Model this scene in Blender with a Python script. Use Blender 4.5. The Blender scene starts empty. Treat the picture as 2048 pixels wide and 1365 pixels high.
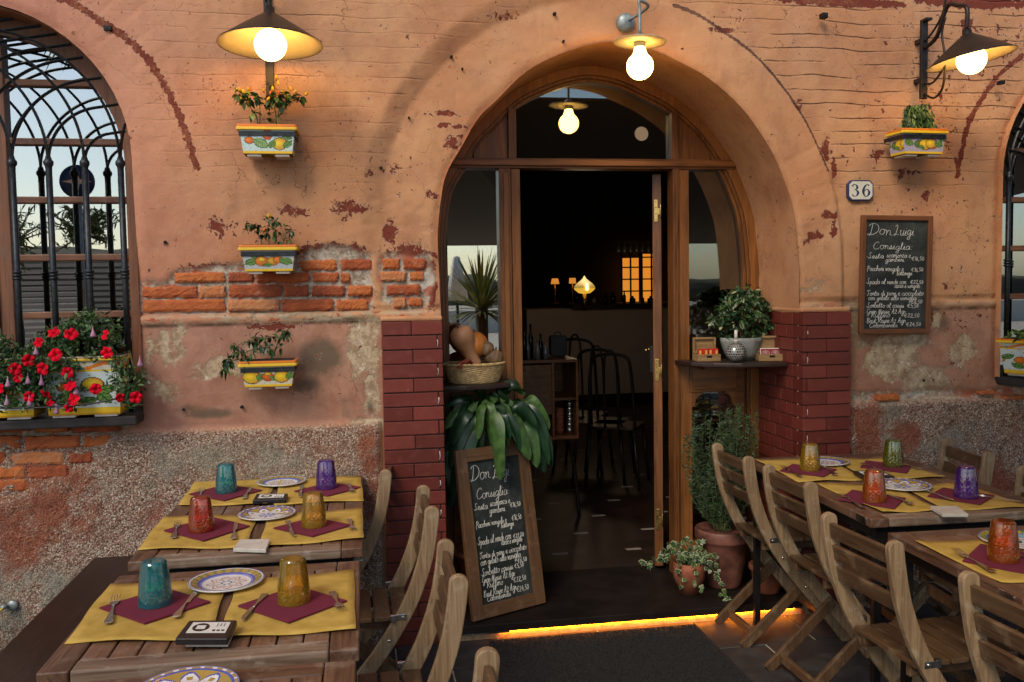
import bpy, bmesh, math, random
import numpy as np
from mathutils import Vector, Matrix
PI = math.pi
S = bpy.context.scene
COL = S.collection

# ------------------------------------------------------------------ camera
FPX, CAM_H, CAM_D = 1800.0, 1.55, 3.89
YAW, PIT, ROL = .163, .060, -.016
_f = np.array([math.sin(YAW)*math.cos(PIT), math.cos(YAW)*math.cos(PIT), -math.sin(PIT)])
_r = np.array([math.cos(YAW), -math.sin(YAW), 0.0]); _u = np.cross(_r, _f)
_r, _u = math.cos(ROL)*_r+math.sin(ROL)*_u, math.cos(ROL)*_u-math.sin(ROL)*_r
_C = np.array([0, -CAM_D, CAM_H])
cd = bpy.data.cameras.new('camera'); cam = bpy.data.objects.new('camera', cd); COL.objects.link(cam)
cd.sensor_width = 36; cd.lens = FPX/2048*36; cd.clip_end = 2000; cd.clip_start = .05
m = Matrix(((_r[0], _u[0], -_f[0], _C[0]), (_r[1], _u[1], -_f[1], _C[1]), (_r[2], _u[2], -_f[2], _C[2]), (0, 0, 0, 1)))
cam.matrix_world = m
S.camera = cam
cd.dof.use_dof = False

def ray(x, y): return (x-1024)/FPX*_r-(y-682.5)/FPX*_u+_f
def atY(x, y, Y=0.0):
    d = ray(x, y); p = _C+d*(Y+CAM_D)/d[1]; return Vector(p)
def atZ(x, y, z=0.0):
    d = ray(x, y); p = _C+d*(z-CAM_H)/d[2]; return Vector(p)

# ------------------------------------------------------------------ light
w = bpy.data.worlds.new('World'); S.world = w; w.use_nodes = True
nt = w.node_tree; sky = nt.nodes.new('ShaderNodeTexSky'); sky.sky_type = 'NISHITA'; sky.sun_disc = False
SUN_EL, SUN_AZ = math.radians(42), math.radians(215)   # azimuth clockwise from +Y: soft light from the front left
sky.sun_elevation = SUN_EL; sky.sun_rotation = SUN_AZ; sky.air_density = 1.0; sky.dust_density = 1.2
nt.links.new(sky.outputs[0], nt.nodes['Background'].inputs[0]); nt.nodes['Background'].inputs[1].default_value = .13
sl = bpy.data.lights.new('sun', 'SUN'); sun = bpy.data.objects.new('sun', sl); COL.objects.link(sun)
sl.energy = 1.5; sl.angle = math.radians(24); sl.color = (1, .86, .66)
sd = Vector((math.sin(SUN_AZ)*math.cos(SUN_EL), math.cos(SUN_AZ)*math.cos(SUN_EL), math.sin(SUN_EL)))
sun.rotation_euler = sd.to_track_quat('Z', 'Y').to_euler()
S.view_settings.view_transform = 'Standard'; S.view_settings.look = 'None'
S.view_settings.exposure = 0.42; S.view_settings.gamma = 1.0
S.cycles.max_bounces = 8; S.cycles.transparent_max_bounces = 24; S.cycles.glossy_bounces = 4; S.cycles.transmission_bounces = 8
S.cycles.use_denoising = True; S.cycles.sample_clamp_indirect = 4.0; S.cycles.caustics_refractive = False; S.cycles.caustics_reflective = False

# ------------------------------------------------------------------ helpers
def setp(o, label=None, cat=None, group=None, kind=None):
    if label: o['label'] = label
    if cat: o['category'] = cat
    if group: o['group'] = group
    if kind: o['kind'] = kind
    return o
def thing(name, label, cat, loc=(0, 0, 0), rz=0, group=None):
    o = bpy.data.objects.new(name, None); COL.objects.link(o); o.location = loc; o.rotation_euler = (0, 0, rz)
    o.empty_display_size = .05
    return setp(o, label, cat, group)

class MB:
    def __init__(s): s.v = []; s.f = []; s.m = []; s.s = []; s.c = None; s.fc = []
    def add(s, vs, fs, mi=0, sm=False, M=None, col=None):
        b = len(s.v)
        if M is not None: vs = [M @ Vector(v) for v in vs]
        s.v += [tuple(v) for v in vs]
        for i, f in enumerate(fs):
            s.f.append([b+k for k in f]); s.m.append(mi if not isinstance(mi, (list, tuple)) else mi[i]); s.s.append(sm)
            s.fc.append(col if not isinstance(col, list) else col[i])
        return s
    def box(s, x0, x1, y0, y1, z0, z1, mi=0, M=None, j=0, rnd=random, col=None):
        vs = [(x, y, z) for z in (z0, z1) for y in (y0, y1) for x in (x0, x1)]
        if j: vs = [(a+rnd.uniform(-j, j), b+rnd.uniform(-j, j), c+rnd.uniform(-j, j)) for a, b, c in vs]
        return s.add(vs, [(0, 2, 3, 1), (4, 5, 7, 6), (0, 1, 5, 4), (1, 3, 7, 5), (3, 2, 6, 7), (2, 0, 4, 6)], mi, False, M, col)
    def tube(s, pts, r, n=8, mi=0, closed=False, caps=True, M=None, flat=1.0, sm=True, col=None):
        pts = [Vector(p) for p in pts]; k = len(pts)
        rs = r if isinstance(r, (list, tuple)) else [r]*k
        t0 = (pts[1]-pts[0]).normalized()
        up = Vector((0, 0, 1)) if abs(t0.z) < .9 else Vector((0, 1, 0))
        nrm = (up-t0*up.dot(t0)).normalized(); vs = []
        for i, p in enumerate(pts):
            if closed: t = (pts[(i+1) % k]-pts[i-1])
            else: t = pts[min(i+1, k-1)]-pts[max(i-1, 0)]
            if t.length < 1e-9: t = t0
            t = t.normalized(); nrm = (nrm-t*nrm.dot(t))
            if nrm.length < 1e-6: nrm = t.orthogonal()
            nrm.normalize(); bn = t.cross(nrm)
            for a in range(n):
                th = 2*PI*a/n
                vs.append(p+nrm*math.cos(th)*rs[i]+bn*math.sin(th)*rs[i]*flat)
        fs = []
        for i in range(k if closed else k-1):
            j = (i+1) % k
            for a in range(n):
                b = (a+1) % n; fs.append((i*n+a, i*n+b, j*n+b, j*n+a))
        if caps and not closed: fs += [tuple(range(n-1, -1, -1)), tuple((k-1)*n+a for a in range(n))]
        return s.add(vs, fs, mi, sm, M, col)
    def lathe(s, prof, n=32, mi=0, c=(0, 0, 0), M=None, sx=1, sy=1, sm=True, rf=None, col=None):
        vs = []; fs = []
        for i, (r, z) in enumerate(prof):
            for a in range(n):
                th = 2*PI*a/n; rr = r*(rf(th, z) if rf else 1)
                vs.append((c[0]+rr*math.cos(th)*sx, c[1]+rr*math.sin(th)*sy, c[2]+z))
        for i in range(len(prof)-1):
            for a in range(n):
                b = (a+1) % n; fs.append((i*n+a, i*n+b, (i+1)*n+b, (i+1)*n+a))
        return s.add(vs, fs, mi, sm, M, col)
    def prism(s, poly, d0, d1, mi=0, axis='y', M=None, col=None, sm=False):
        """polygon (a,b) extruded; axis y: (x,z) along y; axis z: (x,y) along z; axis x: (y,z) along x"""
        def P(a, b, d): return (a, d, b) if axis == 'y' else ((a, b, d) if axis == 'z' else (d, a, b))
        n = len(poly); vs = [P(a, b, d0) for a, b in poly]+[P(a, b, d1) for a, b in poly]
        fs = [tuple(range(n)), tuple(range(2*n-1, n-1, -1))]+[(i, i+n, (i+1) % n+n, (i+1) % n) for i in range(n)]
        return s.add(vs, fs, mi, sm, M, col)
    def strip(s, a, b, mi=0, sm=True, M=None, closed=False, col=None):
        n = len(a); vs = list(a)+list(b); k = n if closed else n-1
        return s.add(vs, [(i, (i+1) % n, (i+1) % n+n, i+n) for i in range(k)], mi, sm, M, col)
    def build(s, name, mats, parent=None, loc=None, bevel=0, bseg=2, fix=True, rz=0, link=True, weld=False):
        me = bpy.data.meshes.new(name); me.from_pydata(s.v, [], s.f)
        if not isinstance(mats, (list, tuple)): mats = [mats]
        for q in mats: me.materials.append(q)
        me.polygons.foreach_set('material_index', s.m); me.polygons.foreach_set('use_smooth', s.s)
        if any(c is not None for c in s.fc):
            at = me.color_attributes.new('col', 'FLOAT_COLOR', 'CORNER'); arr = np.ones((len(me.loops), 4), dtype=np.float32); k = 0
            for f, c in zip(s.f, s.fc):
                if c is not None: arr[k:k+len(f), :3] = c[:3]
                k += len(f)
            at.data.foreach_set('color', arr.ravel())
        if fix:
            bm = bmesh.new(); bm.from_mesh(me)
            if weld: bmesh.ops.remove_doubles(bm, verts=bm.verts, dist=1e-5)
            bmesh.ops.recalc_face_normals(bm, faces=bm.faces); bm.to_mesh(me); bm.free()
        o = bpy.data.objects.new(name, me)
        if link: COL.objects.link(o)
        if parent: o.parent = parent
        if loc: o.location = loc
        if rz: o.rotation_euler.z = rz
        if bevel:
            bv = o.modifiers.new('b', 'BEVEL'); bv.width = bevel; bv.segments = bseg; bv.limit_method = 'ANGLE'; bv.angle_limit = math.radians(40)
        return o

def copy_tree(o, parent=None):
    c = o.copy(); COL.objects.link(c); c.parent = parent
    for ch in list(o.children): copy_tree(ch, c)
    return c
def spline(P, n=6, closed=False):
    P = [np.array(p, float) for p in P]; out = []; k = len(P)
    rng = range(k if closed else k-1)
    for i in rng:
        if closed: a, b, c, d = P[i-1], P[i], P[(i+1) % k], P[(i+2) % k]
        else: a, b, c, d = P[max(i-1, 0)], P[i], P[i+1], P[min(i+2, k-1)]
        for j in range(n):
            t = j/n; out.append(tuple(.5*((2*b)+(c-a)*t+(2*a-5*b+4*c-d)*t*t+(3*b-a-3*c+d)*t**3)))
    if not closed: out.append(tuple(P[-1]))
    return out
def circ(n, r, cx=0, cy=0, ph=0): return [(cx+r*math.cos(2*PI*i/n+ph), cy+r*math.sin(2*PI*i/n+ph)) for i in range(n)]
def rrect(x0, x1, y0, y1, r, n=4):
    o = []
    for cx, cy, a in ((x1-r, y1-r, 0), (x0+r, y1-r, PI/2), (x0+r, y0+r, PI), (x1-r, y0+r, 1.5*PI)):
        for i in range(n+1): o.append((cx+r*math.cos(a+PI/2*i/n), cy+r*math.sin(a+PI/2*i/n)))
    return o

# value noise in numpy
def vnoise(x, y, seed=0, sc=1.0):
    x = np.asarray(x, float)*sc; y = np.asarray(y, float)*sc
    xi = np.floor(x).astype(np.int64); yi = np.floor(y).astype(np.int64); xf = x-xi; yf = y-yi
    def h(a, b):
        n = (a*374761393+b*668265263+seed*982451653) & 0xffffffff
        n = ((n ^ (n >> 13))*1274126177) & 0xffffffff
        return ((n ^ (n >> 16)) & 0xffff)/65535.0
    u_ = xf*xf*(3-2*xf); v_ = yf*yf*(3-2*yf)
    return (h(xi, yi)*(1-u_)+h(xi+1, yi)*u_)*(1-v_)+(h(xi, yi+1)*(1-u_)+h(xi+1, yi+1)*u_)*v_
def fbm(x, y, seed=0, sc=1.0, o=4):
    t = 0; a = .5; n = 0
    for i in range(o): t = t+a*vnoise(x, y, seed+i*17, sc*2**i); n += a; a *= .55
    return t/n
def smooth(a, b, x):
    t = np.clip((x-a)/(b-a), 0, 1); return t*t*(3-2*t)
# ------------------------------------------------------------------ materials
class N:
    def __init__(s, name):
        s.mat = bpy.data.materials.new(name); s.mat.use_nodes = True; s.t = s.mat.node_tree
        s.b = s.t.nodes['Principled BSDF']; s.out = s.t.nodes['Material Output']
    def new(s, ty, **k):
        n = s.t.nodes.new(ty)
        for a, v in k.items(): setattr(n, a, v)
        return n
    def lk(s, a, b): s.t.links.new(a, b)
    def val(s, sock, v):
        if hasattr(v, 'is_output') or isinstance(v, bpy.types.NodeSocket): s.lk(v, sock)
        elif isinstance(v, (tuple, list)) and len(v) == 3 and sock.type == 'RGBA': sock.default_value = (*v, 1)
        else: sock.default_value = v
    def m(s, op, a, b=0.0, c=None, clamp=False):
        n = s.new('ShaderNodeMath', operation=op); n.use_clamp = clamp
        s.val(n.inputs[0], a); s.val(n.inputs[1], b)
        if c is not None: s.val(n.inputs[2], c)
        return n.outputs[0]
    def mix(s, f, a, b, bt='MIX'):
        n = s.new('ShaderNodeMix', data_type='RGBA', blend_type=bt); n.clamp_factor = True
        s.val(n.inputs[0], f); s.val(n.inputs[6], a); s.val(n.inputs[7], b); return n.outputs[2]
    def co(s, kind='Object', scale=(1, 1, 1), loc=(0, 0, 0), rot=(0, 0, 0)):
        c = s.new('ShaderNodeTexCoord'); mp = s.new('ShaderNodeMapping'); s.lk(c.outputs[kind], mp.inputs[0])
        mp.inputs['Scale'].default_value = scale; mp.inputs['Location'].default_value = loc; mp.inputs['Rotation'].default_value = rot
        return mp.outputs[0]
    def noise(s, v, sc=5, det=4, rough=.55, dist=0):
        n = s.new('ShaderNodeTexNoise'); s.lk(v, n.inputs['Vector']); n.inputs['Scale'].default_value = sc
        n.inputs['Detail'].default_value = det; n.inputs['Roughness'].default_value = rough; n.inputs['Distortion'].default_value = dist
        return n.outputs[0]
    def vor(s, v, sc=5, feat='F1', out='Distance'):
        n = s.new('ShaderNodeTexVoronoi', feature=feat); s.lk(v, n.inputs['Vector']); n.inputs['Scale'].default_value = sc
        return n.outputs[out]
    def ramp(s, f, stops, interp='LINEAR'):
        n = s.new('ShaderNodeValToRGB'); n.color_ramp.interpolation = interp; s.lk(f, n.inputs[0]); e = n.color_ramp.elements
        while len(e) < len(stops): e.new(.5)
        for i, (p, c) in enumerate(stops): e[i].position = p; e[i].color = (*c, 1) if len(c) == 3 else c
        return n.outputs[0]
    def step(s, f, a, b):
        n = s.new('ShaderNodeMapRange', interpolation_type='SMOOTHSTEP'); s.val(n.inputs[0], f)
        n.inputs[1].default_value = a; n.inputs[2].default_value = b; return n.outputs[0]
    def attr(s, name):
        n = s.new('ShaderNodeAttribute', attribute_name=name); return n.outputs
    def bump(s, h, st=.3, dist=.01, nrm=None):
        n = s.new('ShaderNodeBump'); s.lk(h, n.inputs['Height']); n.inputs['Strength'].default_value = st; n.inputs['Distance'].default_value = dist
        if nrm: s.lk(nrm, n.inputs['Normal'])
        return n.outputs[0]
    def fin(s, col, rough=.6, bump=None, spec=None, metal=0, **k):
        s.val(s.b.inputs['Base Color'], col); s.val(s.b.inputs['Roughness'], rough); s.b.inputs['Metallic'].default_value = metal
        if bump is not None: s.lk(bump, s.b.inputs['Normal'])
        if spec is not None: s.b.inputs['Specular IOR Level'].default_value = spec
        for a, v in k.items(): s.val(s.b.inputs[a.replace('_', ' ')], v)
        return s.mat
MAT = {}
def simple(name, col, rough=.5, metal=0, var=.12, sc=30, bs=.05, spec=.5, **k):
    n = N(name); v = n.co(); ns = n.noise(v, sc, 5)
    c = n.mix(n.step(ns, .3, .7), tuple(max(0, x*(1-var)) for x in col), tuple(min(1, x*(1+var)) for x in col))
    r = n.m('ADD', n.m('MULTIPLY', ns, .25), max(rough-.12, 0))
    MAT[name] = n.fin(c, r, n.bump(ns, bs, .005) if bs else None, spec, metal, **k); return MAT[name]

def wood(name, dark, light, axis='x', rough=.5, wear=None, sc=1.0, grain=.25, coat=0):
    n = N(name); k = {'x': (1.2, 22, 22), 'y': (22, 1.2, 22), 'z': (22, 22, 1.2)}[axis]
    geo = n.new('ShaderNodeNewGeometry'); isl = geo.outputs['Random Per Island']
    oi = n.new('ShaderNodeObjectInfo').outputs['Random']
    v = n.co(scale=tuple(a*sc for a in k)); off = n.new('ShaderNodeVectorMath', operation='ADD'); n.lk(v, off.inputs[0])
    cb = n.new('ShaderNodeCombineXYZ'); q = n.m('MULTIPLY', n.m('ADD', isl, oi), 37.0)
    for i in range(3): n.lk(q, cb.inputs[i])
    n.lk(cb.outputs[0], off.inputs[1]); v2 = off.outputs[0]
    g = n.noise(v2, 2.2, 6, .6, 1.2); g2 = n.noise(v2, 9, 3, .5); big = n.noise(n.co(), 4, 2)
    f = n.m('ADD', n.m('MULTIPLY', g, .75), n.m('MULTIPLY', g2, .25))
    f = n.m('ADD', f, n.m('MULTIPLY', n.m('SUBTRACT', isl, .5), .28)); f = n.m('ADD', f, n.m('MULTIPLY', n.m('SUBTRACT', big, .5), .3))
    c = n.ramp(f, [(.28, dark), (.5, tuple((a+b)/2 for a, b in zip(dark, light))), (.72, light)])
    if wear:
        wn = n.noise(n.co(), 13, 5, .7); c = n.mix(n.m('MULTIPLY', n.step(wn, .52, .68), .6), c, wear)
    r = n.m('ADD', n.m('MULTIPLY', g, .25), rough-.12)
    MAT[name] = n.fin(c, r, n.bump(f, grain, .004)); 
    if coat: n.b.inputs['Coat Weight'].default_value = coat; n.b.inputs['Coat Roughness'].default_value = .2
    return MAT[name]

def vcol(name, rough=.25, spec=.5, bs=0, coat=0):
    n = N(name); c = n.attr('col')[0]; ns = n.noise(n.co(), 60, 3)
    c2 = n.mix(.12, c, n.mix(ns, (0, 0, 0), (1, 1, 1)), 'OVERLAY')
    MAT[name] = n.fin(c2, rough, n.bump(ns, bs, .003) if bs else None, spec); return MAT[name]

for a in 'xyz':
    wood('chair_wood_'+a, (.055, .027, .013), (.17, .095, .045), a, .42, (.24, .16, .09))  # darker chair wood: shade on slats and seat is put into the colour
    wood('table_wood_'+a, (.06, .026, .015), (.24, .125, .07), a, .42, (.27, .2, .145), grain=.35)
    wood('frame_wood_'+a, (.07, .024, .008), (.30, .115, .03), a, .38, grain=.15)
    wood('window_wood_'+a, (.10, .038, .02), (.30, .125, .06), a, .5, (.2, .12, .08))
    wood('dark_wood_'+a, (.014, .006, .005), (.045, .02, .013), a, .45)
    wood('board_wood_'+a, (.09, .042, .018), (.22, .11, .045), a, .5, (.26, .15, .08))
    wood('box_wood_'+a, (.2, .11, .04), (.42, .26, .11), a, .55)
wood('red_frame_wood_x', (.12, .04, .014), (.25, .09, .03), 'x', .45); wood('red_frame_wood_z', (.12, .04, .014), (.25, .09, .03), 'z', .45)
wood('table_worn_x', (.12, .065, .04), (.38, .28, .19), 'x', .5, (.42, .36, .28), grain=.4)
wood('chair_lit_z', (.17, .10, .05), (.50, .35, .20), 'z', .5, (.46, .37, .25))  # paler chair wood: light on the stiles is put into the colour
simple('iron_black', (.018, .017, .018), .45, .6, .3, 60, .2)
simple('iron_grey', (.035, .04, .045), .42, .7, .3, 60, .25)
simple('lamp_brown', (.03, .022, .018), .4, .5, .35, 40, .15)
simple('shade_inner', (.5, .42, .27), .45, 0, .05, 20, 0)
simple('brass', (.62, .42, .14), .3, 1, .15, 60, .05)
simple('steel', (.68, .66, .63), .22, 1, .04, 30, .0)
simple('zinc', (.3, .34, .33), .45, .5, .25, 40, .1)
simple('black_plastic', (.012, .012, .013), .45, 0, .2, 50, .05)
simple('ink', (.012, .008, .01), .4, 0, .1, 50, 0)
simple('terracotta', (.28, .085, .04), .7, 0, .25, 14, .2)
simple('soil', (.02, .012, .008), .95, 0, .5, 120, .8)
simple('paper_white', (.75, .73, .66), .7, 0, .04, 30, 0)
simple('coaster_white', (.62, .57, .49), .45, 0, .1, 25, .05)
simple('napkin', (.16, .012, .035), .9, 0, .1, 200, .15)
simple('leaf_dark', (.022, .06, .022), .38, 0, .4, 25, .1)
simple('leaf_mid', (.05, .11, .025), .45, 0, .4, 25, .1)
simple('leaf_lime', (.16, .23, .04), .45, 0, .3, 25, .1)
simple('leaf_cream', (.4, .42, .22), .5, 0, .2, 25, .05)
simple('leaf_aspidistra', (.011, .04, .015), .36, 0, .55, 9, .12)
simple('leaf_rosemary', (.055, .085, .045), .6, 0, .4, 25, .1)
simple('petunia_leaf', (.07, .13, .04), .6, 0, .4, 40, .1)
simple('chalk_dust', (.3, .3, .28), .9)
simple('petunia_red', (.6, .004, .02), .8, 0, .3, 40, .1, spec=.1)
simple('petunia_faded', (.4, .2, .3), .7, 0, .25, 40, .1)
simple('chilli_yellow', (.75, .42, .02), .3, 0, .1, 20, 0)
simple('chilli_orange', (.7, .14, .01), .3, 0, .1, 20, 0)
simple('stem_green', (.09, .11, .035), .6, 0, .2, 20, .1)
simple('stem_brown', (.12, .075, .04), .7, 0, .2, 20, .1)
simple('pumpkin_orange', (.5, .17, .03), .5, 0, .35, 12, .2)
simple('butternut', (.5, .25, .12), .5, 0, .2, 9, .15)
simple('gourd', (.17, .1, .05), .6, 0, .5, 14, .3)
simple('wicker', (.52, .36, .16), .55, 0, .3, 60, .3)
simple('dry_leaf', (.28, .05, .02), .7, 0, .35, 18, .3)
simple('grey_pot', (.27, .29, .27), .6, 0, .3, 20, .2)
simple('mirror_tile', (.16, .2, .18), .12, .7, .6, 26, 0)
simple('grout', (.6, .52, .48), .7, 0, .1, 30, .1)
simple('stone_slab', (.075, .066, .06), .6, 0, .4, 9, .3)
simple('mat_rubber', (.018, .016, .015), .95, 0, .5, 260, .9)
simple('slate', (.034, .03, .029), .75, 0, .45, 9, .5)
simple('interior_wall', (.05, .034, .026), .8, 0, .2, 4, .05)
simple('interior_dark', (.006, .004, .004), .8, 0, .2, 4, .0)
simple('counter_paint', (.55, .43, .36), .6, 0, .06, 2, .0)
simple('bottle_dark', (.008, .009, .008), .1, 0, .2, 20, 0)
simple('glass_grey', (.25, .27, .28), .06, .3, .1, 20, 0)
simple('matchbox_red', (.55, .015, .012), .5, 0, .1, 20, 0)
simple('label_yellow', (.65, .45, .08), .5, 0, .1, 20, 0)
simple('card_red', (.25, .015, .025), .6, 0, .1, 20, 0)
simple('canvas_cream', (.88, .82, .70), .9, 0, .08, 10, .1)
simple('awning_canvas', (.10, .075, .06), .9, 0, .1, 3, .1)
simple('palm_leaf', (.38, .38, .17), .5, 0, .4, 8, .1)
simple('hill_scrub', (.09, .07, .04), .9, 0, .4, .3, .1)
simple('far_paint', (.5, .47, .42), .8, 0, .1, 1, 0)
simple('sign_blue', (.01, .03, .12), .4, 0, .1, 10, 0)
simple('sky_blue_cloth', (.25, .45, .6), .7, 0, .1, 10, 0)
simple('chalk', (.62, .61, .56), .95, 0, .12, 400, 0)
simple('led_housing', (.25, .24, .23), .4, .8, .1, 30, 0)
simple('screw', (.5, .48, .43), .3, .9, .1, 30, 0)

n = N('chalkboard'); v = n.co(scale=(1, 1, 1)); a = n.noise(v, 5, 6, .7, 1.5); b = n.noise(n.co(scale=(18, 18, 3)), 3, 3)
MAT['chalkboard'] = n.fin(n.mix(n.m('MULTIPLY', n.step(a, .35, .75), n.m('ADD', b, .2)), (.010, .015, .014), (.075, .085, .078)), .75)
n = N('placemat'); v = n.co(); a = n.noise(v, 18, 5); b = n.noise(v, 500, 2)
MAT['placemat'] = n.fin(n.mix(n.step(a, .3, .7), (.46, .29, .045), (.60, .395, .08)), .85, n.bump(n.m('ADD', n.m('MULTIPLY', a, 3), b), .12, .002))
vcol('glazed', .18); vcol('matte_paint', .6); vcol('enamel', .2); vcol('planter_glaze', .22)

n = N('glazed_brick'); n.b.inputs['Specular IOR Level'].default_value = .35; geo = n.new('ShaderNodeNewGeometry'); isl = geo.outputs['Random Per Island']; ns = n.noise(n.co(), 26, 5, .6)
c = n.mix(isl, (.13, .024, .017), (.205, .042, .029)); c = n.mix(n.m('MULTIPLY', n.step(n.noise(n.co(), 3, 6, .7), .5, .7), .45), c, (.07, .02, .015)); c = n.mix(n.step(n.noise(n.co(), 55, 4, .7), .69, .74), c, (.36, .25, .2)); c = n.mix(n.m('MULTIPLY', n.step(ns, .5, .75), .5), c, (.22, .06, .045))
MAT['glazed_brick'] = n.fin(c, n.m('ADD', n.m('MULTIPLY', ns, .2), .3), n.bump(ns, .12, .004))
n = N('old_brick'); geo = n.new('ShaderNodeNewGeometry'); isl = geo.outputs['Random Per Island']; v = n.co(); ns = n.noise(v, 18, 6, .7, .5); n2 = n.noise(v, 90, 4, .7); vo = n.vor(v, 60)
c = n.ramp(n.m('ADD', n.m('MULTIPLY', isl, .4), n.m('MULTIPLY', ns, .6)), [(.2, (.2, .045, .02)), (.4, (.40, .09, .025)), (.56, (.52, .15, .035)), (.7, (.50, .21, .09))]); c = n.mix(n.m('MULTIPLY', n.step(n.noise(v, 7, 6, .75), .57, .63), .7), c, (.46, .24, .16))
c = n.mix(n.step(n2, .66, .74), c, (.12, .03, .015)); c = n.mix(n.step(n.noise(v, 45, 5, .7), .66, .72), c, (.5, .4, .3))
MAT['old_brick'] = n.fin(c, .85, n.bump(n.m('ADD', ns, n.m('MULTIPLY', n2, .7)), .8, .006))
n = N('mortar'); v = n.co(); ns = n.noise(v, 30, 6, .7); c = n.mix(ns, (.14, .11, .08), (.42, .36, .28)); MAT['mortar'] = n.fin(c, .95, n.bump(ns, .8, .008))

def emis(name, col, st):
    n = N(name); n.fin((.9, .8, .6), .4); n.b.inputs['Emission Color'].default_value = (*col, 1); n.b.inputs['Emission Strength'].default_value = st; MAT[name] = n.mat; return n.mat
emis('bulb_glow', (1.0, .57, .16), 12.5)
emis('bulb_glow_small', (1.0, .56, .15), 18.0)
emis('led_strip', (1.0, .27, .012), 60.0)
emis('amber_glow', (1.0, .33, .03), .55)
emis('pendant_glow', (1.0, .55, .05), .55)
emis('pendant_core', (1.0, .72, .25), 5)
emis('shade_glow', (1.0, .35, .04), .45)

n = N('window_glass')   # clear pane that mirrors the street
gl = n.new('ShaderNodeBsdfGlossy'); gl.inputs['Roughness'].default_value = .004; gl.inputs['Color'].default_value = (.9, .95, .93, 1)
tr = n.new('ShaderNodeBsdfTransparent'); tr.inputs['Color'].default_value = (.82, .84, .8, 1); mx = n.new('ShaderNodeMixShader'); fr = n.new('ShaderNodeFresnel'); fr.inputs['IOR'].default_value = 2.3
n.lk(fr.outputs[0], mx.inputs[0]); n.lk(tr.outputs[0], mx.inputs[1]); n.lk(gl.outputs[0], mx.inputs[2]); n.lk(mx.outputs[0], n.out.inputs[0]); MAT['window_glass'] = n.mat
def window_glass(name, ior, tcol, gcol=(.9, .95, .93)):
    m_ = MAT['window_glass'].copy(); m_.name = name
    for q in m_.node_tree.nodes:
        if q.type == 'FRESNEL': q.inputs['IOR'].default_value = ior
        if q.type == 'BSDF_TRANSPARENT': q.inputs['Color'].default_value = (*tcol, 1)
        if q.type == 'BSDF_GLOSSY': q.inputs['Color'].default_value = (*gcol, 1)
    MAT[name] = m_; return m_
window_glass('window_glass_strong', 5.5, (.92, .92, .9))
def tumbler_mat(name, col):
    n = N(name); n.t.nodes.remove(n.b); clear = name.endswith('clear')
    tr = n.new('ShaderNodeBsdfTransparent'); tr.inputs['Color'].default_value = (*col, 1)
    if clear: n.lk(tr.outputs[0], n.out.inputs[0]); MAT[name] = n.mat; return
    gl = n.new('ShaderNodeBsdfGlossy'); gl.inputs['Roughness'].default_value = .07; gl.inputs['Color'].default_value = (1, 1, 1, 1)
    tl = n.new('ShaderNodeBsdfTranslucent'); tl.inputs['Color'].default_value = (*col, 1); df = n.new('ShaderNodeBsdfDiffuse'); df.inputs['Color'].default_value = (*col, 1)
    ma = n.new('ShaderNodeMixShader'); ma.inputs[0].default_value = .5; n.lk(tl.outputs[0], ma.inputs[1]); n.lk(df.outputs[0], ma.inputs[2])
    v = n.co(scale=(1, 1, 1)); st = n.noise(n.co(scale=(110, 110, 14)), 1, 4, .7); mx0 = n.new('ShaderNodeMixShader'); mx0.inputs[0].default_value = .27; n.lk(tr.outputs[0], mx0.inputs[1]); n.lk(ma.outputs[0], mx0.inputs[2])
    fr = n.new('ShaderNodeFresnel'); fr.inputs['IOR'].default_value = 1.55; mx = n.new('ShaderNodeMixShader'); n.lk(n.m('ADD', fr.outputs[0], .06), mx.inputs[0]); n.lk(mx0.outputs[0], mx.inputs[1]); n.lk(gl.outputs[0], mx.inputs[2]); n.lk(mx.outputs[0], n.out.inputs[0])
    MAT[name] = n.mat
for k, c in {'clear': (1, 1, 1), 'teal': (.02, .62, .70), 'amber': (1, .68, .02), 'orange': (1, .26, .02), 'purple': (.32, .08, .8), 'olive': (.42, .5, .02), 'red': (.95, .12, .015)}.items(): tumbler_mat('tumbler_'+k, c)
# ------------------------------------------------------------------ wall
random.seed(7)
def pxz(L, Y=0.0): return [(atY(x, y, Y).x, atY(x, y, Y).z) for x, y in L]
DOOR = pxz([(876, 560), (875.6, 466), (889, 359), (923, 294), (957, 236), (992, 202), (1053, 143), (1130, 105), (1214, 84), (1290, 95), (1348, 120), (1416, 157), (1485, 219), (1539, 297), (1567, 359), (1587, 427), (1594, 560)])
DXL, DXR = .33, 1.985
DOOR[0] = (DXL-.004, 1.6); DOOR[-1] = (DXR, 1.6)
DARC = spline(DOOR, 4)
DPOLY = [(DXL, -.3), (DXL, 1.41)]+DARC+[(DXR, 1.41), (DXR, -.3)]
RING = pxz([(764, 660), (766, 359), (775, 308), (795, 260), (818, 210), (860, 155), (915, 98), (980, 52), (1080, 12), (1200, -12), (1348, 10), (1396, 29), (1450, 65), (1498, 99), (1546, 147), (1580, 191), (1615, 246), (1639, 297), (1659, 342), (1673, 393), (1683, 466), (1687, 600)])
RING = RING+[(2.215, -.2), (.07, -.2)]
WCX, WR, WZ = -1.512, .607, 2.09
WSILL = 1.05
def archpoly(cx, r, zs, zb, n=28): return [(cx-r, zb)]+[(cx-r*math.cos(PI*i/n), zs+r*math.sin(PI*i/n)) for i in range(n+1)]+[(cx+r, zb)]
WPOLY = archpoly(WCX, WR, WZ, WSILL)
RCX, RR = 3.63, .607
RPOLY = archpoly(RCX, RR, 2.05, 1.07)
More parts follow.
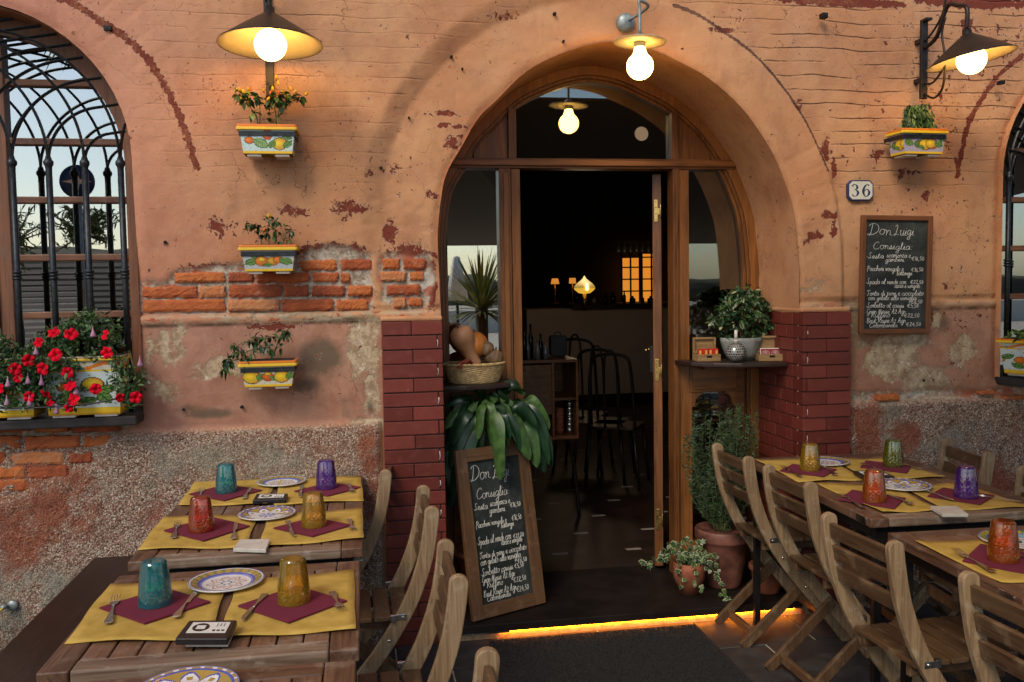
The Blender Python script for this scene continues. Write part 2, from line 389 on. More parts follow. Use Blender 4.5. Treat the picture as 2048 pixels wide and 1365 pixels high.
def inside(px_, pz_, poly):
    c = np.zeros(px_.shape, bool); n_ = len(poly)
    for i in range(n_):
        x1, z1 = poly[i]; x2, z2 = poly[(i+1) % n_]
        if z1 == z2: continue
        k = ((z1 > pz_) != (z2 > pz_)) & (px_ < (x2-x1)*(pz_-z1)/(z2-z1)+x1); c ^= k
    return c
def pdist(px_, pz_, poly, closed=True, near=False):
    best = np.full(px_.shape, 1e9); bx = np.zeros(px_.shape); bz = np.zeros(px_.shape); n_ = len(poly)
    for i in range(n_ if closed else n_-1):
        x1, z1 = poly[i]; x2, z2 = poly[(i+1) % n_]; dx, dz = x2-x1, z2-z1; L = dx*dx+dz*dz
        if L < 1e-12: continue
        t = np.clip(((px_-x1)*dx+(pz_-z1)*dz)/L, 0, 1); qx = x1+t*dx; qz = z1+t*dz
        d = np.hypot(px_-qx, pz_-qz); k = d < best; best = np.where(k, d, best); bx = np.where(k, qx, bx); bz = np.where(k, qz, bz)
    return (best, bx, bz) if near else best
ST = .0125
xs = np.arange(-2.6, 4.6, ST); zs = np.arange(-.6, 3.5, ST)
GX, GZ = np.meshgrid(xs, zs)
wob = (fbm(GX, GZ, 3, 6)-.5)*.02
BR_L = pxz([(278, 566), (336, 562), (345, 542), (430, 533), (500, 520), (600, 512), (640, 490), (700, 495), (742, 512), (748, 560), (744, 622), (500, 626), (278, 626)])
BR_L3 = pxz([(758, 512), (800, 505), (830, 512), (862, 508), (868, 560), (850, 616), (800, 619), (764, 600)])
BR_L2 = pxz([(-500, 838), (284, 838), (272, 850), (236, 862), (228, 880), (200, 905), (188, 925), (150, 940), (70, 970), (56, 990), (-20, 1010), (-500, 1010)])
MORT_R = pxz([(1700, 785), (2048, 778), (2048, 800), (1900, 795), (1820, 800), (1710, 808)])
jx = (fbm(GX, GZ, 11, 22)-.5)*.035; jz = (fbm(GX, GZ, 23, 22)-.5)*.035
def pm(poly, soft=.012):
    i_ = inside(GX+jx, GZ+jz, poly); d = pdist(GX+jx, GZ+jz, poly); return smooth(-soft, soft, np.where(i_, d, -d))
mortar = np.maximum(np.maximum(np.maximum(pm(BR_L), pm(BR_L3)), pm(BR_L2)), pm(MORT_R))
inr = inside(GX, GZ, RING); dr = pdist(GX, GZ, RING); sdr = np.where(inr, -dr, dr)   # >0 outside the archivolt
left = GX < 1.15
topw = smooth(1.5, 2.15, GZ)
off = np.zeros_like(GX)
bev = np.clip((sdr+.004)/.085, 0, 1)**.85
off += np.where(left, .038*bev*topw, 0)
off += np.where(~left, -.022*smooth(-.004, .01, sdr)*smooth(3.2, 2.2, GZ), 0)
low = smooth(1.462, 1.452, GZ)*(1-smooth(1.425, 1.415, GZ))
pil = ((GX > .06) & (GX < DXL+.01)) | ((GX > DXR-.01) & (GX < 2.23))
off += np.where(~pil, .007*low, .004*low)*(.4+1.2*fbm(GX, GZ, 55, 9))
pl = smooth(.985, .965, GZ+wob*.6); off += np.where(pil, 0, .03*pl)
gap = smooth(.008, 0, np.abs(GZ-1.462))*.010; off -= gap
rough = pl*np.where(pil, 0, 1)
off += (fbm(GX, GZ, 5, 3)-.5)*.012+(fbm(GX, GZ, 9, 18)-.5)*.006*(1-rough)
off += rough*((fbm(GX, GZ, 31, 40, 3)-.5)*.016+(fbm(GX, GZ, 8, 7)-.5)*.02)
# painted masonry courses showing through the plaster
cz = (GZ+(fbm(GX, GZ, 40, 3.5)-.5)*.045)/.062; fz = np.abs(cz-np.round(cz)); course = smooth(.11, .0, fz)
cz_w = smooth(1.9, 2.15, GZ)*(smooth(-1.05, -.55, GX))*smooth(.0, .04, sdr)*(.25+.75*smooth(.35, .6, fbm(GX, GZ, 77, 2)))
# arch joints radiating faintly
for (ccx, ccz, r0, r1, nj) in ((1.155, 1.72, .85, 1.15, 34), (WCX, WZ, .63, .93, 30), (RCX, 2.05, .63, .93, 30)):
    rr_ = np.hypot(GX-ccx, GZ-ccz); th = np.arctan2(GZ-ccz, GX-ccx); q_ = th/PI*nj; fq = np.abs(q_-np.round(q_))*PI/nj*rr_
    off -= smooth(.006, 0, fq)*((rr_ > r0) & (rr_ < r1) & (GZ > ccz)).astype(float)*.0045*smooth(.4, .6, fbm(GX, GZ, 91, 3))
off -= mortar*.011
off -= mortar*(fbm(GX, GZ, 13, 30)-.5)*.012
# masks -------------------------------------------------
def blobs(L, k=1.0):
    o_ = np.zeros_like(GX)
    for x, y, rx, ry, s_ in L:
        p = atY(x, y, 0); sc = 463.0; o_ = np.maximum(o_, s_*np.exp(-(((GX-p.x)/(rx/sc))**2+((GZ-p.z)/(ry/sc))**2)))
    return o_
peel = blobs([(400, 560, 150, 60, .35), (520, 470, 120, 60, .45), (430, 450, 30, 30, .6), (690, 415, 50, 25, .62), (590, 420, 40, 14, .6), (600, 500, 130, 25, .6), (690, 500, 60, 25, .7), (820, 500, 60, 22, .8), (855, 560, 12, 60, .95),
  (780, 465, 22, 35, .75), (785, 340, 30, 22, .6), (890, 228, 55, 9, .85), (905, 252, 45, 10, .85), (905, 285, 30, 22, .8), (865, 390, 20, 14, .85), (740, 350, 30, 18, .55), (1000, 35, 60, 12, .7), (830, 90, 60, 35, .45), (560, 120, 60, 60, .42), (450, 180, 90, 90, .38),
  (1660, 430, 26, 16, .9), (1668, 460, 10, 45, .9), (1630, 470, 30, 16, .95), (1612, 485, 14, 12, .8), (1565, 500, 25, 50, .62), (1655, 300, 14, 40, .95), (1672, 340, 10, 30, .95), (1450, 60, 45, 10, .8), (1600, 205, 22, 30, .7), (1820, 345, 40, 16, .85), (1860, 390, 22, 22, .8), (1700, 300, 50, 30, .5), (1840, 90, 150, 60, .4), (1960, 90, 60, 50, .55), (1935, 50, 18, 18, 1.0), (1760, 310, 26, 30, .7), (1770, 220, 30, 40, .5), (1750, 270, 12, 60, .55), (450, 540, 120, 16, 1.0), (380, 545, 60, 14, .8), (660, 500, 110, 18, 1.0), (820, 515, 60, 20, 1.1), (862, 565, 14, 60, 1.25), (780, 465, 20, 32, 1.0), (735, 605, 22, 22, .7), (700, 418, 44, 26, .85), (590, 424, 40, 16, .85), (440, 450, 26, 34, .85), (545, 655, 60, 8, 1.0), (1480, 30, 40, 30, .5), (2000, 60, 20, 20, .7), (1690, 4, 160, 10, 1.5), (1950, 4, 140, 14, 1.6)])
peel = np.maximum(peel, .20+.10*smooth(1.9, 2.4, GX)+.10*smooth(.5, .7, fbm(GX, GZ, 66, 2.2)))
# the red lines round the relieving arches
def line(L, wd, s_):
    P = pxz(L); d = pdist(GX, GZ, spline(P, 4), closed=False); return s_*smooth(wd, wd*.3, d)
peel = np.maximum(peel, line([(80, -12), (150, 12), (214, 52), (260, 84), (300, 125), (336, 180), (362, 235), (385, 300), (398, 340)], .024, 1.0))
peel = np.maximum(peel, line([(2048, 112), (2000, 152), (1968, 200), (1944, 245), (1932, 290), (1920, 352)], .02, .98))
peel = np.maximum(peel, line([(1348, 8), (1396, 27), (1450, 63), (1498, 97), (1546, 145), (1580, 189), (1615, 244)], .012, .66))
mid = (1-smooth(1.42, 1.43, GZ))*smooth(.97, .99, GZ)
cream = blobs([(745, 690, 22, 110, 1.0), (742, 780, 18, 60, .95), (450, 735, 110, 26, .85), (330, 690, 16, 60, .75), (300, 720, 18, 80, .6), (520, 866, 300, 9, 1.1), (360, 680, 30, 60, .6), (330, 780, 40, 40, .6), (430, 745, 80, 22, .72), (520, 700, 60, 30, .55), (720, 700, 35, 90, .85), (740, 800, 30, 50, .8), (500, 870, 400, 12, .85), (740, 850, 60, 20, .9), (690, 500, 60, 14, .72), (650, 640, 60, 8, .9), (350, 800, 60, 20, .5),
  (1790, 720, 90, 55, .98), (1850, 760, 90, 40, .95), (1760, 790, 110, 14, .7), (1720, 640, 50, 50, .9), (1800, 690, 120, 26, .95), (1880, 640, 20, 30, .9), (1930, 700, 60, 60, .75), (1630, 560, 60, 50, .55), (1540, 560, 30, 60, .4), (1650, 615, 60, 10, .8), (1860, 800, 180, 12, .85), (570, 630, 200, 10, .6)])
dark = blobs([(640, 715, 46, 46, 1.2), (420, 828, 60, 12, 1.0), (690, 800, 40, 20, .6), (400, 740, 100, 60, .35), (560, 690, 40, 30, .5), (650, 720, 50, 60, .85), (620, 770, 50, 25, .8), (420, 825, 80, 18, .75), (370, 820, 60, 14, .7), (700, 820, 30, 40, .6), (1700, 605, 60, 10, .9), (1880, 605, 40, 9, .6), (740, 815, 10, 20, .9), (690, 640, 60, 7, .8), (2000, 600, 40, 12, .4), (1890, 650, 26, 34, .9), (30, 1310, 160, 90, .8), (40, 1260, 90, 60, .5)])
red = blobs([(80, 1000, 140, 130, .7), (40, 1080, 80, 80, .75), (280, 1020, 90, 60, .45), (330, 1000, 70, 40, .5), (740, 900, 30, 60, .95), (1730, 860, 60, 90, .95), (1810, 880, 50, 60, .9), (1960, 960, 130, 60, .95), (1780, 1000, 120, 80, .8), (1900, 850, 30, 30, .5), (640, 900, 60, 30, .5), (740, 1000, 40, 100, .6), (1720, 920, 50, 50, .7), (2030, 860, 30, 60, .5)])
grey_r = blobs([(450, 920, 250, 50, .55), (700, 900, 90, 50, .3), (170, 1180, 100, 60, .8), (20, 1200, 120, 90, .5), (1900, 880, 100, 60, .45), (1780, 840, 40, 60, .5), (800, 1150, 60, 200, .5)])
pink = smooth(-.1, -1.4, GX)*.9

crack = np.maximum(line([(1348, 10), (1396, 29), (1450, 65), (1498, 99), (1546, 147), (1580, 191), (1615, 246), (1639, 297), (1659, 342)], .02, 1.0), line([(780, 359), (797, 307), (828, 239), (862, 191), (923, 120), (978, 75), (1053, 34)], .016, .62))
hole = [DPOLY, WPOLY, RPOLY]
VX, VZ = GX.copy(), GZ.copy()
nz_, nx_ = GX.shape
cxm = (GX[:-1, :-1]+ST/2); czm = (GZ[:-1, :-1]+ST/2)
keep = np.ones(cxm.shape, bool)
for P in hole: keep &= ~inside(cxm, czm, P)
# snap rim vertices to the outline
vk = np.zeros(GX.shape, int); vr = np.zeros(GX.shape, int)
for a in (0, 1):
    for b in (0, 1):
        vk[a:nz_-1+a, b:nx_-1+b] += keep; vr[a:nz_-1+a, b:nx_-1+b] += ~keep
rim = (vk > 0) & (vr > 0)
allp = []
for P in hole:
    d, bx, bz = pdist(GX, GZ, P, near=True); k = rim & (d < ST*1.5); VX = np.where(k, bx, VX); VZ = np.where(k, bz, VZ)
dh = np.minimum(np.minimum(pdist(GX, GZ, DPOLY), pdist(GX, GZ, WPOLY)), pdist(GX, GZ, RPOLY))
off -= .012*smooth(.03, 0, dh)*(1-mortar)
off = np.clip(off, -.06, .09)
me = bpy.data.meshes.new('plaster')
idx = np.arange(nz_*nx_).reshape(nz_, nx_)
q = np.stack([idx[:-1, :-1], idx[:-1, 1:], idx[1:, 1:], idx[1:, :-1]], -1)[keep]
used = np.zeros(nz_*nx_, bool); used[q.ravel()] = True; rem = np.cumsum(used)-1; q = rem[q]
co = np.stack([VX, -off, VZ], -1).reshape(-1, 3)[used]
me.vertices.add(len(co)); me.vertices.foreach_set('co', co.ravel().astype(np.float32))
me.loops.add(q.size); me.loops.foreach_set('vertex_index', q.ravel().astype(np.int32))
me.polygons.add(len(q)); me.polygons.foreach_set('loop_start', np.arange(0, q.size, 4, dtype=np.int32)); me.polygons.foreach_set('loop_total', np.full(len(q), 4, dtype=np.int32))
me.polygons.foreach_set('use_smooth', np.ones(len(q), bool)); me.update(calc_edges=True)
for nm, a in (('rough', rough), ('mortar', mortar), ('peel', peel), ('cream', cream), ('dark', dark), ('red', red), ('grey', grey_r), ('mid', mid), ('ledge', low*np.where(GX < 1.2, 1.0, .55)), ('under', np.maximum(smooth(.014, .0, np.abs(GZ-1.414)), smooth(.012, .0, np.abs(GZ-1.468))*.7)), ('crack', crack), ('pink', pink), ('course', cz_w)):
    at = me.attributes.new(nm, 'FLOAT', 'POINT'); at.data.foreach_set('value', a.ravel()[used].astype(np.float32))

n = N('plaster'); v = n.co()
A = {k: n.attr(k)[2] for k in ('rough', 'mortar', 'peel', 'cream', 'dark', 'red', 'grey', 'pink', 'course', 'mid', 'crack', 'ledge', 'under')}
big = n.noise(v, 1.6, 4); med = n.noise(v, 7, 5, .6); fine = n.noise(v, 35, 6, .65); vfine = n.noise(v, 160, 3, .6)
gr0 = n.noise(v, 4.5, 7, .72, .6); base = n.mix(n.step(big, .35, .65), (.53, .245, .115), (.60, .325, .165)); base = n.mix(A['pink'], base, (.53, .225, .16)); base = n.mix(n.m('MULTIPLY', A['mid'], .75), base, n.mix(n.step(gr0, .35, .65), (.29, .14, .105), (.46, .255, .19)))
base = n.mix(n.m('MULTIPLY', n.step(med, .45, .7), .4), base, (.36, .15, .085)); base = n.mix(n.m('MULTIPLY', n.step(fine, .5, .75), .25), base, (.56, .33, .2))
sxz = n.new('ShaderNodeSeparateXYZ'); n.lk(v, sxz.inputs[0])
zz_ = n.m('ADD', n.m('DIVIDE', sxz.outputs[2], .0615), n.m('MULTIPLY', n.m('SUBTRACT', n.noise(n.co(scale=(.8, 1, 1)), 4.5, 4), .5), .75)); fz_ = n.m('ABSOLUTE', n.m('SUBTRACT', n.m('FRACT', zz_), .5))
cline = n.m('MULTIPLY', n.m('MULTIPLY', n.step(fz_, .085, .0), A['course']), n.step(n.noise(n.co(scale=(1, 1, 2)), 5, 4, .6), .36, .56))
base = n.mix(n.m('MULTIPLY', cline, .5), base, (.12, .05, .03))  # course lines darkened: crevice shade and dirt both put into the colour
gr1 = n.noise(n.co(scale=(1, 1, .45)), 3.5, 7, .72); base = n.mix(n.m('MULTIPLY', n.step(gr1, .5, .72), .42), base, (.27, .115, .065)); gr2 = n.noise(v, 2.1, 6, .7); base = n.mix(n.m('MULTIPLY', n.step(gr2, .52, .68), .3), base, (.56, .32, .21))
# lower weathered pink panel
cm = n.step(n.m('ADD', A['cream'], n.m('MULTIPLY', n.m('SUBTRACT', n.noise(v, 11, 7, .75, .4), .5), 2.0)), .45, .66)
cc = n.mix(n.step(n.noise(v, 22, 6, .7), .4, .62), (.56, .45, .30), (.34, .23, .14)); cc = n.mix(n.step(n.noise(v, 30, 6, .75), .58, .64), cc, (.68, .60, .48))
base = n.mix(cm, base, cc)
dm = n.step(n.m('ADD', A['dark'], n.m('MULTIPLY', n.m('SUBTRACT', n.noise(v, 9, 5, .6), .5), 1.2)), .35, .9)
base = n.mix(n.m('MULTIPLY', dm, .8), base, (.10, .085, .055)); lg = n.step(n.noise(n.co(scale=(1, 1, 3)), 12, 6, .75), .46, .56); base = n.mix(n.m('MULTIPLY', A['ledge'], n.m('MULTIPLY', lg, .9)), base, (.46, .37, .25)); base = n.mix(n.m('MULTIPLY', A['ledge'], n.step(n.noise(n.co(scale=(1, 1, 2.5)), 9, 6, .7), .55, .6)), base, (.40, .10, .04)); base = n.mix(n.m('MULTIPLY', A['under'], n.step(n.noise(v, 10, 5, .7), .35, .6)), base, (.09, .055, .035))  # last mix: dark lines along the ledge, shade of its step in colour
pn = n.noise(v, 24, 7, .68, .6); pn2 = n.noise(v, 70, 5, .6)
pf = n.m('ADD', n.m('MULTIPLY', pn, .72), n.m('MULTIPLY', pn2, .28))
pmk = n.step(n.m('ADD', pf, n.m('MULTIPLY', A['peel'], .36)), .715, .735)
pc = n.mix(n.step(n.noise(v, 16, 4, .6), .62, .68), (.19, .040, .022), (.34, .11, .04)); pc = n.mix(n.step(vfine, .5, .7), pc, (.11, .028, .018))
base = n.mix(pmk, base, pc)
ch2 = n.m('MULTIPLY', n.step(n.m('ADD', n.noise(v, 58, 4, .62, .4), n.m('MULTIPLY', A['peel'], .22)), .695, .71), n.step(n.noise(v, 4, 4, .6), .42, .6)); base = n.mix(ch2, base, n.mix(n.step(vfine, .4, .6), (.30, .10, .05), (.17, .05, .03)))
vcr = n.new('ShaderNodeTexVoronoi', feature='DISTANCE_TO_EDGE'); dv = n.new('ShaderNodeVectorMath', operation='ADD'); nn_ = n.new('ShaderNodeTexNoise'); n.lk(v, nn_.inputs[0]); nn_.inputs['Scale'].default_value = 9; nn_.inputs['Detail'].default_value = 5; sc9 = n.new('ShaderNodeVectorMath', operation='SCALE'); n.lk(nn_.outputs[1], sc9.inputs[0]); sc9.inputs[3].default_value = .22; n.lk(v, dv.inputs[0]); n.lk(sc9.outputs[0], dv.inputs[1]); n.lk(dv.outputs[0], vcr.inputs['Vector']); vcr.inputs['Scale'].default_value = 2.6
hair = n.m('MULTIPLY', n.step(vcr.outputs[0], .006, .001), n.step(n.noise(v, 3, 3), .45, .6)); base = n.mix(n.m('MULTIPLY', hair, .65), base, (.12, .05, .03))
halo = n.step(n.m('ADD', pf, n.m('MULTIPLY', A['peel'], .36)), .685, .72); base = n.mix(n.m('MULTIPLY', n.m('SUBTRACT', halo, pmk), .5), base, (.66, .45, .32))
sp = n.step(n.noise(v, 52, 3, .5), .735, .755); base = n.mix(sp, base, (.09, .035, .02))
wp = n.step(n.noise(v, 33, 3, .5, .3), .77, .785); base = n.mix(wp, base, (.5, .46, .4))
mc = n.mix(n.step(n.noise(v, 40, 7, .75), .35, .65), (.22, .17, .12), (.56, .48, .38)); mc = n.mix(n.step(n.noise(v, 11, 5, .7), .5, .58), mc, (.42, .14, .08)); mc = n.mix(n.step(n.noise(v, 16, 5, .7), .56, .6), mc, (.55, .5, .42)); base = n.mix(A['mortar'], base, mc)
# pebble dash plinth
pv = n.vor(v, 190, 'F1', 'Color'); pvd = n.vor(v, 190); sx = n.new('ShaderNodeSeparateColor'); n.lk(pv, sx.inputs[0])
peb = n.ramp(sx.outputs[0], [(0, (.16, .07, .045)), (.3, (.33, .18, .125)), (.6, (.46, .29, .21)), (.85, (.60, .48, .36)), (1, (.8, .73, .6))])
rn = n.step(n.m('ADD', A['red'], n.m('MULTIPLY', n.m('SUBTRACT', n.noise(v, 6, 7, .75), .5), 2.0)), .32, .75)
peb = n.mix(n.m('MULTIPLY', rn, .85), peb, n.mix(sx.outputs[1], (.22, .045, .022), (.46, .15, .075)))
gn = n.step(n.m('ADD', n.m('ADD', A['grey'], .12), n.m('MULTIPLY', n.m('SUBTRACT', n.noise(v, 10, 5, .65), .5), 1.6)), .3, .8)
peb = n.mix(n.m('MULTIPLY', n.step(med, .55, .75), .35), peb, (.2, .09, .06)); peb = n.mix(n.m('MULTIPLY', gn, .75), peb, n.mix(sx.outputs[2], (.18, .17, .13), (.50, .47, .37)))
peb = n.mix(n.m('MULTIPLY', dm, .6), peb, (.05, .04, .02))
base = n.mix(n.m('MULTIPLY', n.step(n.m('MULTIPLY', A['crack'], n.m('ADD', med, .35)), .5, .75), .8), base, (.07, .03, .02)); col = n.mix(A['rough'], base, peb)
h1 = n.m('ADD', n.m('ADD', n.m('ADD', n.m('MULTIPLY', fine, .5), n.m('MULTIPLY', cline, -1.1)), n.m('MULTIPLY', vfine, .2)), n.m('MULTIPLY', n.m('ADD', pmk, cm), -.35))
h2 = n.m('ADD', n.m('MULTIPLY', pvd, -1.2), n.m('MULTIPLY', n.noise(v, 45, 6, .75), 3.2))
hm = n.new('ShaderNodeMix', data_type='FLOAT'); n.lk(A['rough'], hm.inputs[0]); n.lk(h1, hm.inputs[2]); n.lk(h2, hm.inputs[3])
MAT['plaster'] = n.fin(col, .82, n.bump(hm.outputs[0], .9, .006), .25)

facade = thing('restaurant_facade', 'old pink plastered restaurant wall with peeling paint, arched openings and red brick pillars', 'building')
wo = bpy.data.objects.new('wall', me); me.materials.append(MAT['plaster']); COL.objects.link(wo); wo.parent = facade
# reveals
def reveal_attr(mesh, vals):
    for nm, a in vals.items():
        at = mesh.attributes.new(nm, 'FLOAT', 'POINT'); at.data.foreach_set('value', [a]*len(mesh.vertices))
def reveal(P, y1, name, ny=14):
    P = [(x+0., z) for x, z in P]; rows = []
    pts = []
    for i in range(len(P)-1):
        a, b = np.array(P[i]), np.array(P[i+1]); k = max(1, int(np.hypot(*(b-a))/.03))
        for j in range(k): pts.append(tuple(a+(b-a)*j/k))
    pts.append(P[-1]); mb = MB(); vs = []
    for j in range(ny+1):
        y = -.004+(y1+.004)*j/ny
        for (x, z) in pts: vs.append((x+(random.random()-.5)*.004*(j > 0), y, z+(random.random()-.5)*.004*(j > 0)))
    k = len(pts); fs = [(j*k+i, j*k+i+1, (j+1)*k+i+1, (j+1)*k+i) for j in range(ny) for i in range(k-1)]
    mb.add(vs, fs, 0, True); o = mb.build(name, MAT['plaster'], facade, fix=False)
    return o
rv = reveal([(DXL, 1.41)]+DARC+[(DXR, 1.41)], .5, 'door_reveal'); reveal_attr(rv.data, {'peel': .3, 'pink': 0.0, 'cream': .15, 'course': 0.0})
o = reveal(WPOLY, .24, 'window_reveal'); reveal_attr(o.data, {'peel': .2, 'pink': .3, 'cream': .1})
o = reveal(RPOLY, .24, 'window_reveal'); reveal_attr(o.data, {'peel': .2, 'pink': 0.0, 'cream': .3})
# the rest of the building round the visible stretch of wall
mb = MB(); mb.box(-9, -2.6, 0, .3, -.6, 7); mb.box(4.6, 14, 0, .3, -.6, 7); mb.box(-2.6, 4.6, 0, .3, 3.487, 7); mb.build('outer_wall', simple('far_plaster', (.46, .22, .13), .85), facade)
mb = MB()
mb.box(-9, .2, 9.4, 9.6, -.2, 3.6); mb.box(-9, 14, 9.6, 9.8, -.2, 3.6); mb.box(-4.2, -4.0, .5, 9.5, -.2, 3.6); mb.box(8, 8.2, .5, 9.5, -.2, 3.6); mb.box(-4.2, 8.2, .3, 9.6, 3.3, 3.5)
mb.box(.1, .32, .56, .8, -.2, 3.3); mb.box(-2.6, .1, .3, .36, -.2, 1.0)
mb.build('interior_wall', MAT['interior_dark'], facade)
mb = MB(); mb.box(-9, 14, -.2, 9.8, 6.9, 7.1); mb.build('roof', MAT['far_plaster'], facade)

# exposed bricks
def brick(mb, x0, y0, x1, y1, Y, dp=.05, j=.005):
    a = atY(x0+1, y0+1, Y); b = atY(x1-1, y1-1, Y); X0, X1, Z1, Z0 = a.x, b.x, a.z, b.z; k = 14; l = 5; vs = []; fs = []
    r_ = random.random()*.006; rd = 0
    for iz in range(l+1):
        for ix in range(k+1):
            u_, w_ = ix/k, iz/l; ex = min(u_, 1-u_)*k; ez = min(w_, 1-w_)*l; ed = (ex < .5)+(ez < .5)
            vs.append((X0+(X1-X0)*u_+random.uniform(-1, 1)*j*.8, Y-r_+(.005*ed if ed else 0)+random.uniform(-1, 1)*.0011, Z0+(Z1-Z0)*w_+random.uniform(-1, 1)*j*.6-(0 if not(ex < .5 and ez < .5) else 0)))
    for iz in range(l):
        for ix in range(k): q_ = iz*(k+1)+ix; fs.append((q_, q_+1, q_+k+2, q_+k+1))
    rimv = [ix for ix in range(k+1)]+[iz*(k+1)+k for iz in range(1, l+1)]+[l*(k+1)+ix for ix in range(k-1, -1, -1)]+[iz*(k+1) for iz in range(l-1, 0, -1)]
    n0 = len(vs)
    for i in rimv: x, y, z = vs[i]; vs.append((x, Y+dp, z))
    for i in range(len(rimv)): jn = (i+1) % len(rimv); fs.append((rimv[i], rimv[jn], n0+jn, n0+i))
    mb.add(vs, fs, 0, False)
mb = MB()
for b in [(347, 545, 450, 565), (455, 545, 508, 565), (512, 545, 620, 565), (625, 545, 676, 565), (681, 546, 700, 565),
          (283, 573, 394, 595), (398, 572, 452, 595), (457, 570, 564, 594), (568, 571, 618, 594), (623, 572, 690, 593), (695, 571, 745, 592),
          (283, 600, 450, 623), (455, 600, 559, 622), (562, 599, 668, 622), (673, 599, 735, 621), 
          (510, 519, 560, 541), (600, 520, 675, 541), (682, 519, 745, 540), (765, 517, 800, 539), (806, 517, 852, 539), (760, 543, 813, 563), (818, 543, 848, 562), (772, 570, 842, 590), (786, 596, 812, 616), (817, 596, 845, 613)]:
    brick(mb, *b, .0)
mb.build('exposed_brick', MAT['old_brick'], facade)
mb = MB()
for b in [(68, 852, 136, 864), (143, 851, 240, 864), (-60, 850, 60, 864), (47, 874, 161, 896), (165, 873, 222, 895), (-90, 876, 40, 898), (20, 907, 131, 929), (136, 906, 186, 927), (-120, 908, 12, 929), (55, 934, 138, 957), (-40, 936, 48, 958), (-100, 963, 58, 984), ]:
    brick(mb, *b, -.022)
mb.build('exposed_brick', MAT['old_brick'], facade)
for b in [(1755, 790, 1800, 802), (1960, 783, 1990, 790), (2006, 792, 2060, 800)]:
    mb = MB(); brick(mb, *b, .0); mb.build('exposed_brick', MAT['old_brick'], facade)
# door pillars of glazed bricks
ptop = 1.41; course_h = .0612
def pillar(X0, X1, inner, yr):
    mb = MB(); mt = MB(); z = ptop; i = 0; Y0, Y1 = -.045, .06
    rev = inner == 'l'    # reveal side at the left edge (right-hand pillar)
    while z > -.12:
        a, b = z-course_h+.004, z
        def bx(x0, x1, y0=Y0, y1=Y1):
            e = random.uniform(0, .0025); mb.box(x0, x1, y0-e, y1, a+random.uniform(0, .001), b-random.uniform(0, .001), 0, j=.0007)
        g = .0035
        if i % 2 == 0: mdl = (X0+X1)/2+random.uniform(-.006, .006); bx(X0, mdl-g/2); bx(mdl+g/2, X1)
        else:
            if rev: bx(X0+.022, X1); bx(X0, X0+.018)
            else: bx(X0, X1-.024); bx(X1-.019, X1)
        ys = [.064, .18, .30, .42, .54] if i % 2 == 0 else [.064, .12, .24, .36, .48, .54]
        for k in range(len(ys)-1):
            if rev: mb.box(X0, X0+.06, ys[k], ys[k+1]-g, a, b, 0, j=.0007)
            else: mb.box(X1-.06, X1, ys[k], ys[k+1]-g, a, b, 0, j=.0007)
        z -= course_h; i += 1
    e = .007
    mt.box(X0+e, X1-e, Y0+.006, .54, -.3, ptop-.004)
    for k in range(1, 23, 2):
        if random.random() < .75:
            x = (X1-.0215) if not rev else (X0+.02); zz = ptop-course_h*(k+.5)
            mt.tube([(x, Y0-.0015, zz+random.uniform(.008, .022)), (x+.002, Y0-.0018, zz), (x-.001, Y0-.0015, zz-random.uniform(.008, .022))], random.uniform(.0016, .003), 5, mi=1)

    o_ = mb.build('brick_pillar', MAT['glazed_brick'], facade, bevel=.0022); mt.build('joint_mortar', [simple('joint_dark', (.05, .035, .03), .9), MAT['grout']], o_)
    cap = MB()   # lime collar on top
    cap.box(X0-.003, X1+.003, Y0+.012, .5, ptop+.0005, ptop+.022, j=.002); cap.build('pillar_cap', MAT['plaster'], o_, bevel=.008)
    # scraps of grout in the header joints
pillar(.073, DXL, 'r', 0); pillar(DXR, 2.222, 'l', 0)
# anchor bolts and small fixings in the plaster
for i, (x, y, s_) in enumerate([(216, 58, .011), (1648, 32, .011), (2003, 166, .009)]):
    p = atY(x, y, -.035); mb = MB(); mb.box(-s_*1.3, s_*1.3, -.012, .02, -s_, s_, j=.002); mb.tube([(0, -.014, 0), (0, .01, 0)], s_*.5, 6)
    mb.build('anchor_block', MAT['iron_black'], facade, loc=p, bevel=.002)
mb = MB()
for x, y in [(187, 100), (253, 95), (400, 343), (387, 357), (262, 195), (330, 485), (366, 820), (483, 815), (710, 349), (762, 336), (1110, 27), (1128, 82), (1858, 763), (1914, 535), (1665, 535), (1835, 418), (1828, 470), (903, 113), (925, 137), (818, 235)]:
    p = atY(x, y, -.02); yq = .02 if p.x > 1.6 else -.016; mb.tube([(p.x, yq-.003, p.z), (p.x, yq+.04, p.z)], .0045+random.random()*.003, 7)
mb.build('wall_plugs', MAT['soil'], facade)

pp_ = atY(12, 1212, -.04); mb = MB(); mb.tube([(0, 0, 0), (0, -.035, .004)], .011, 10); mb.tube(spline([(0, -.03, 0), (-.02, -.045, -.01), (-.08, -.05, -.03)], 5), .006, 8, mi=1); mb.lathe([(.001, 0), (.022, 0), (.02, .006), (.001, .006)], 14, M=Matrix.Translation((.025, .0, .0)) @ Matrix.Rotation(PI/2, 4, 'X')); o = mb.build('pipe_stub', [MAT['zinc'], MAT['label_yellow']], loc=pp_); setp(o, 'short grey pipe stub with a yellow cable low on the left wall', 'pipe')
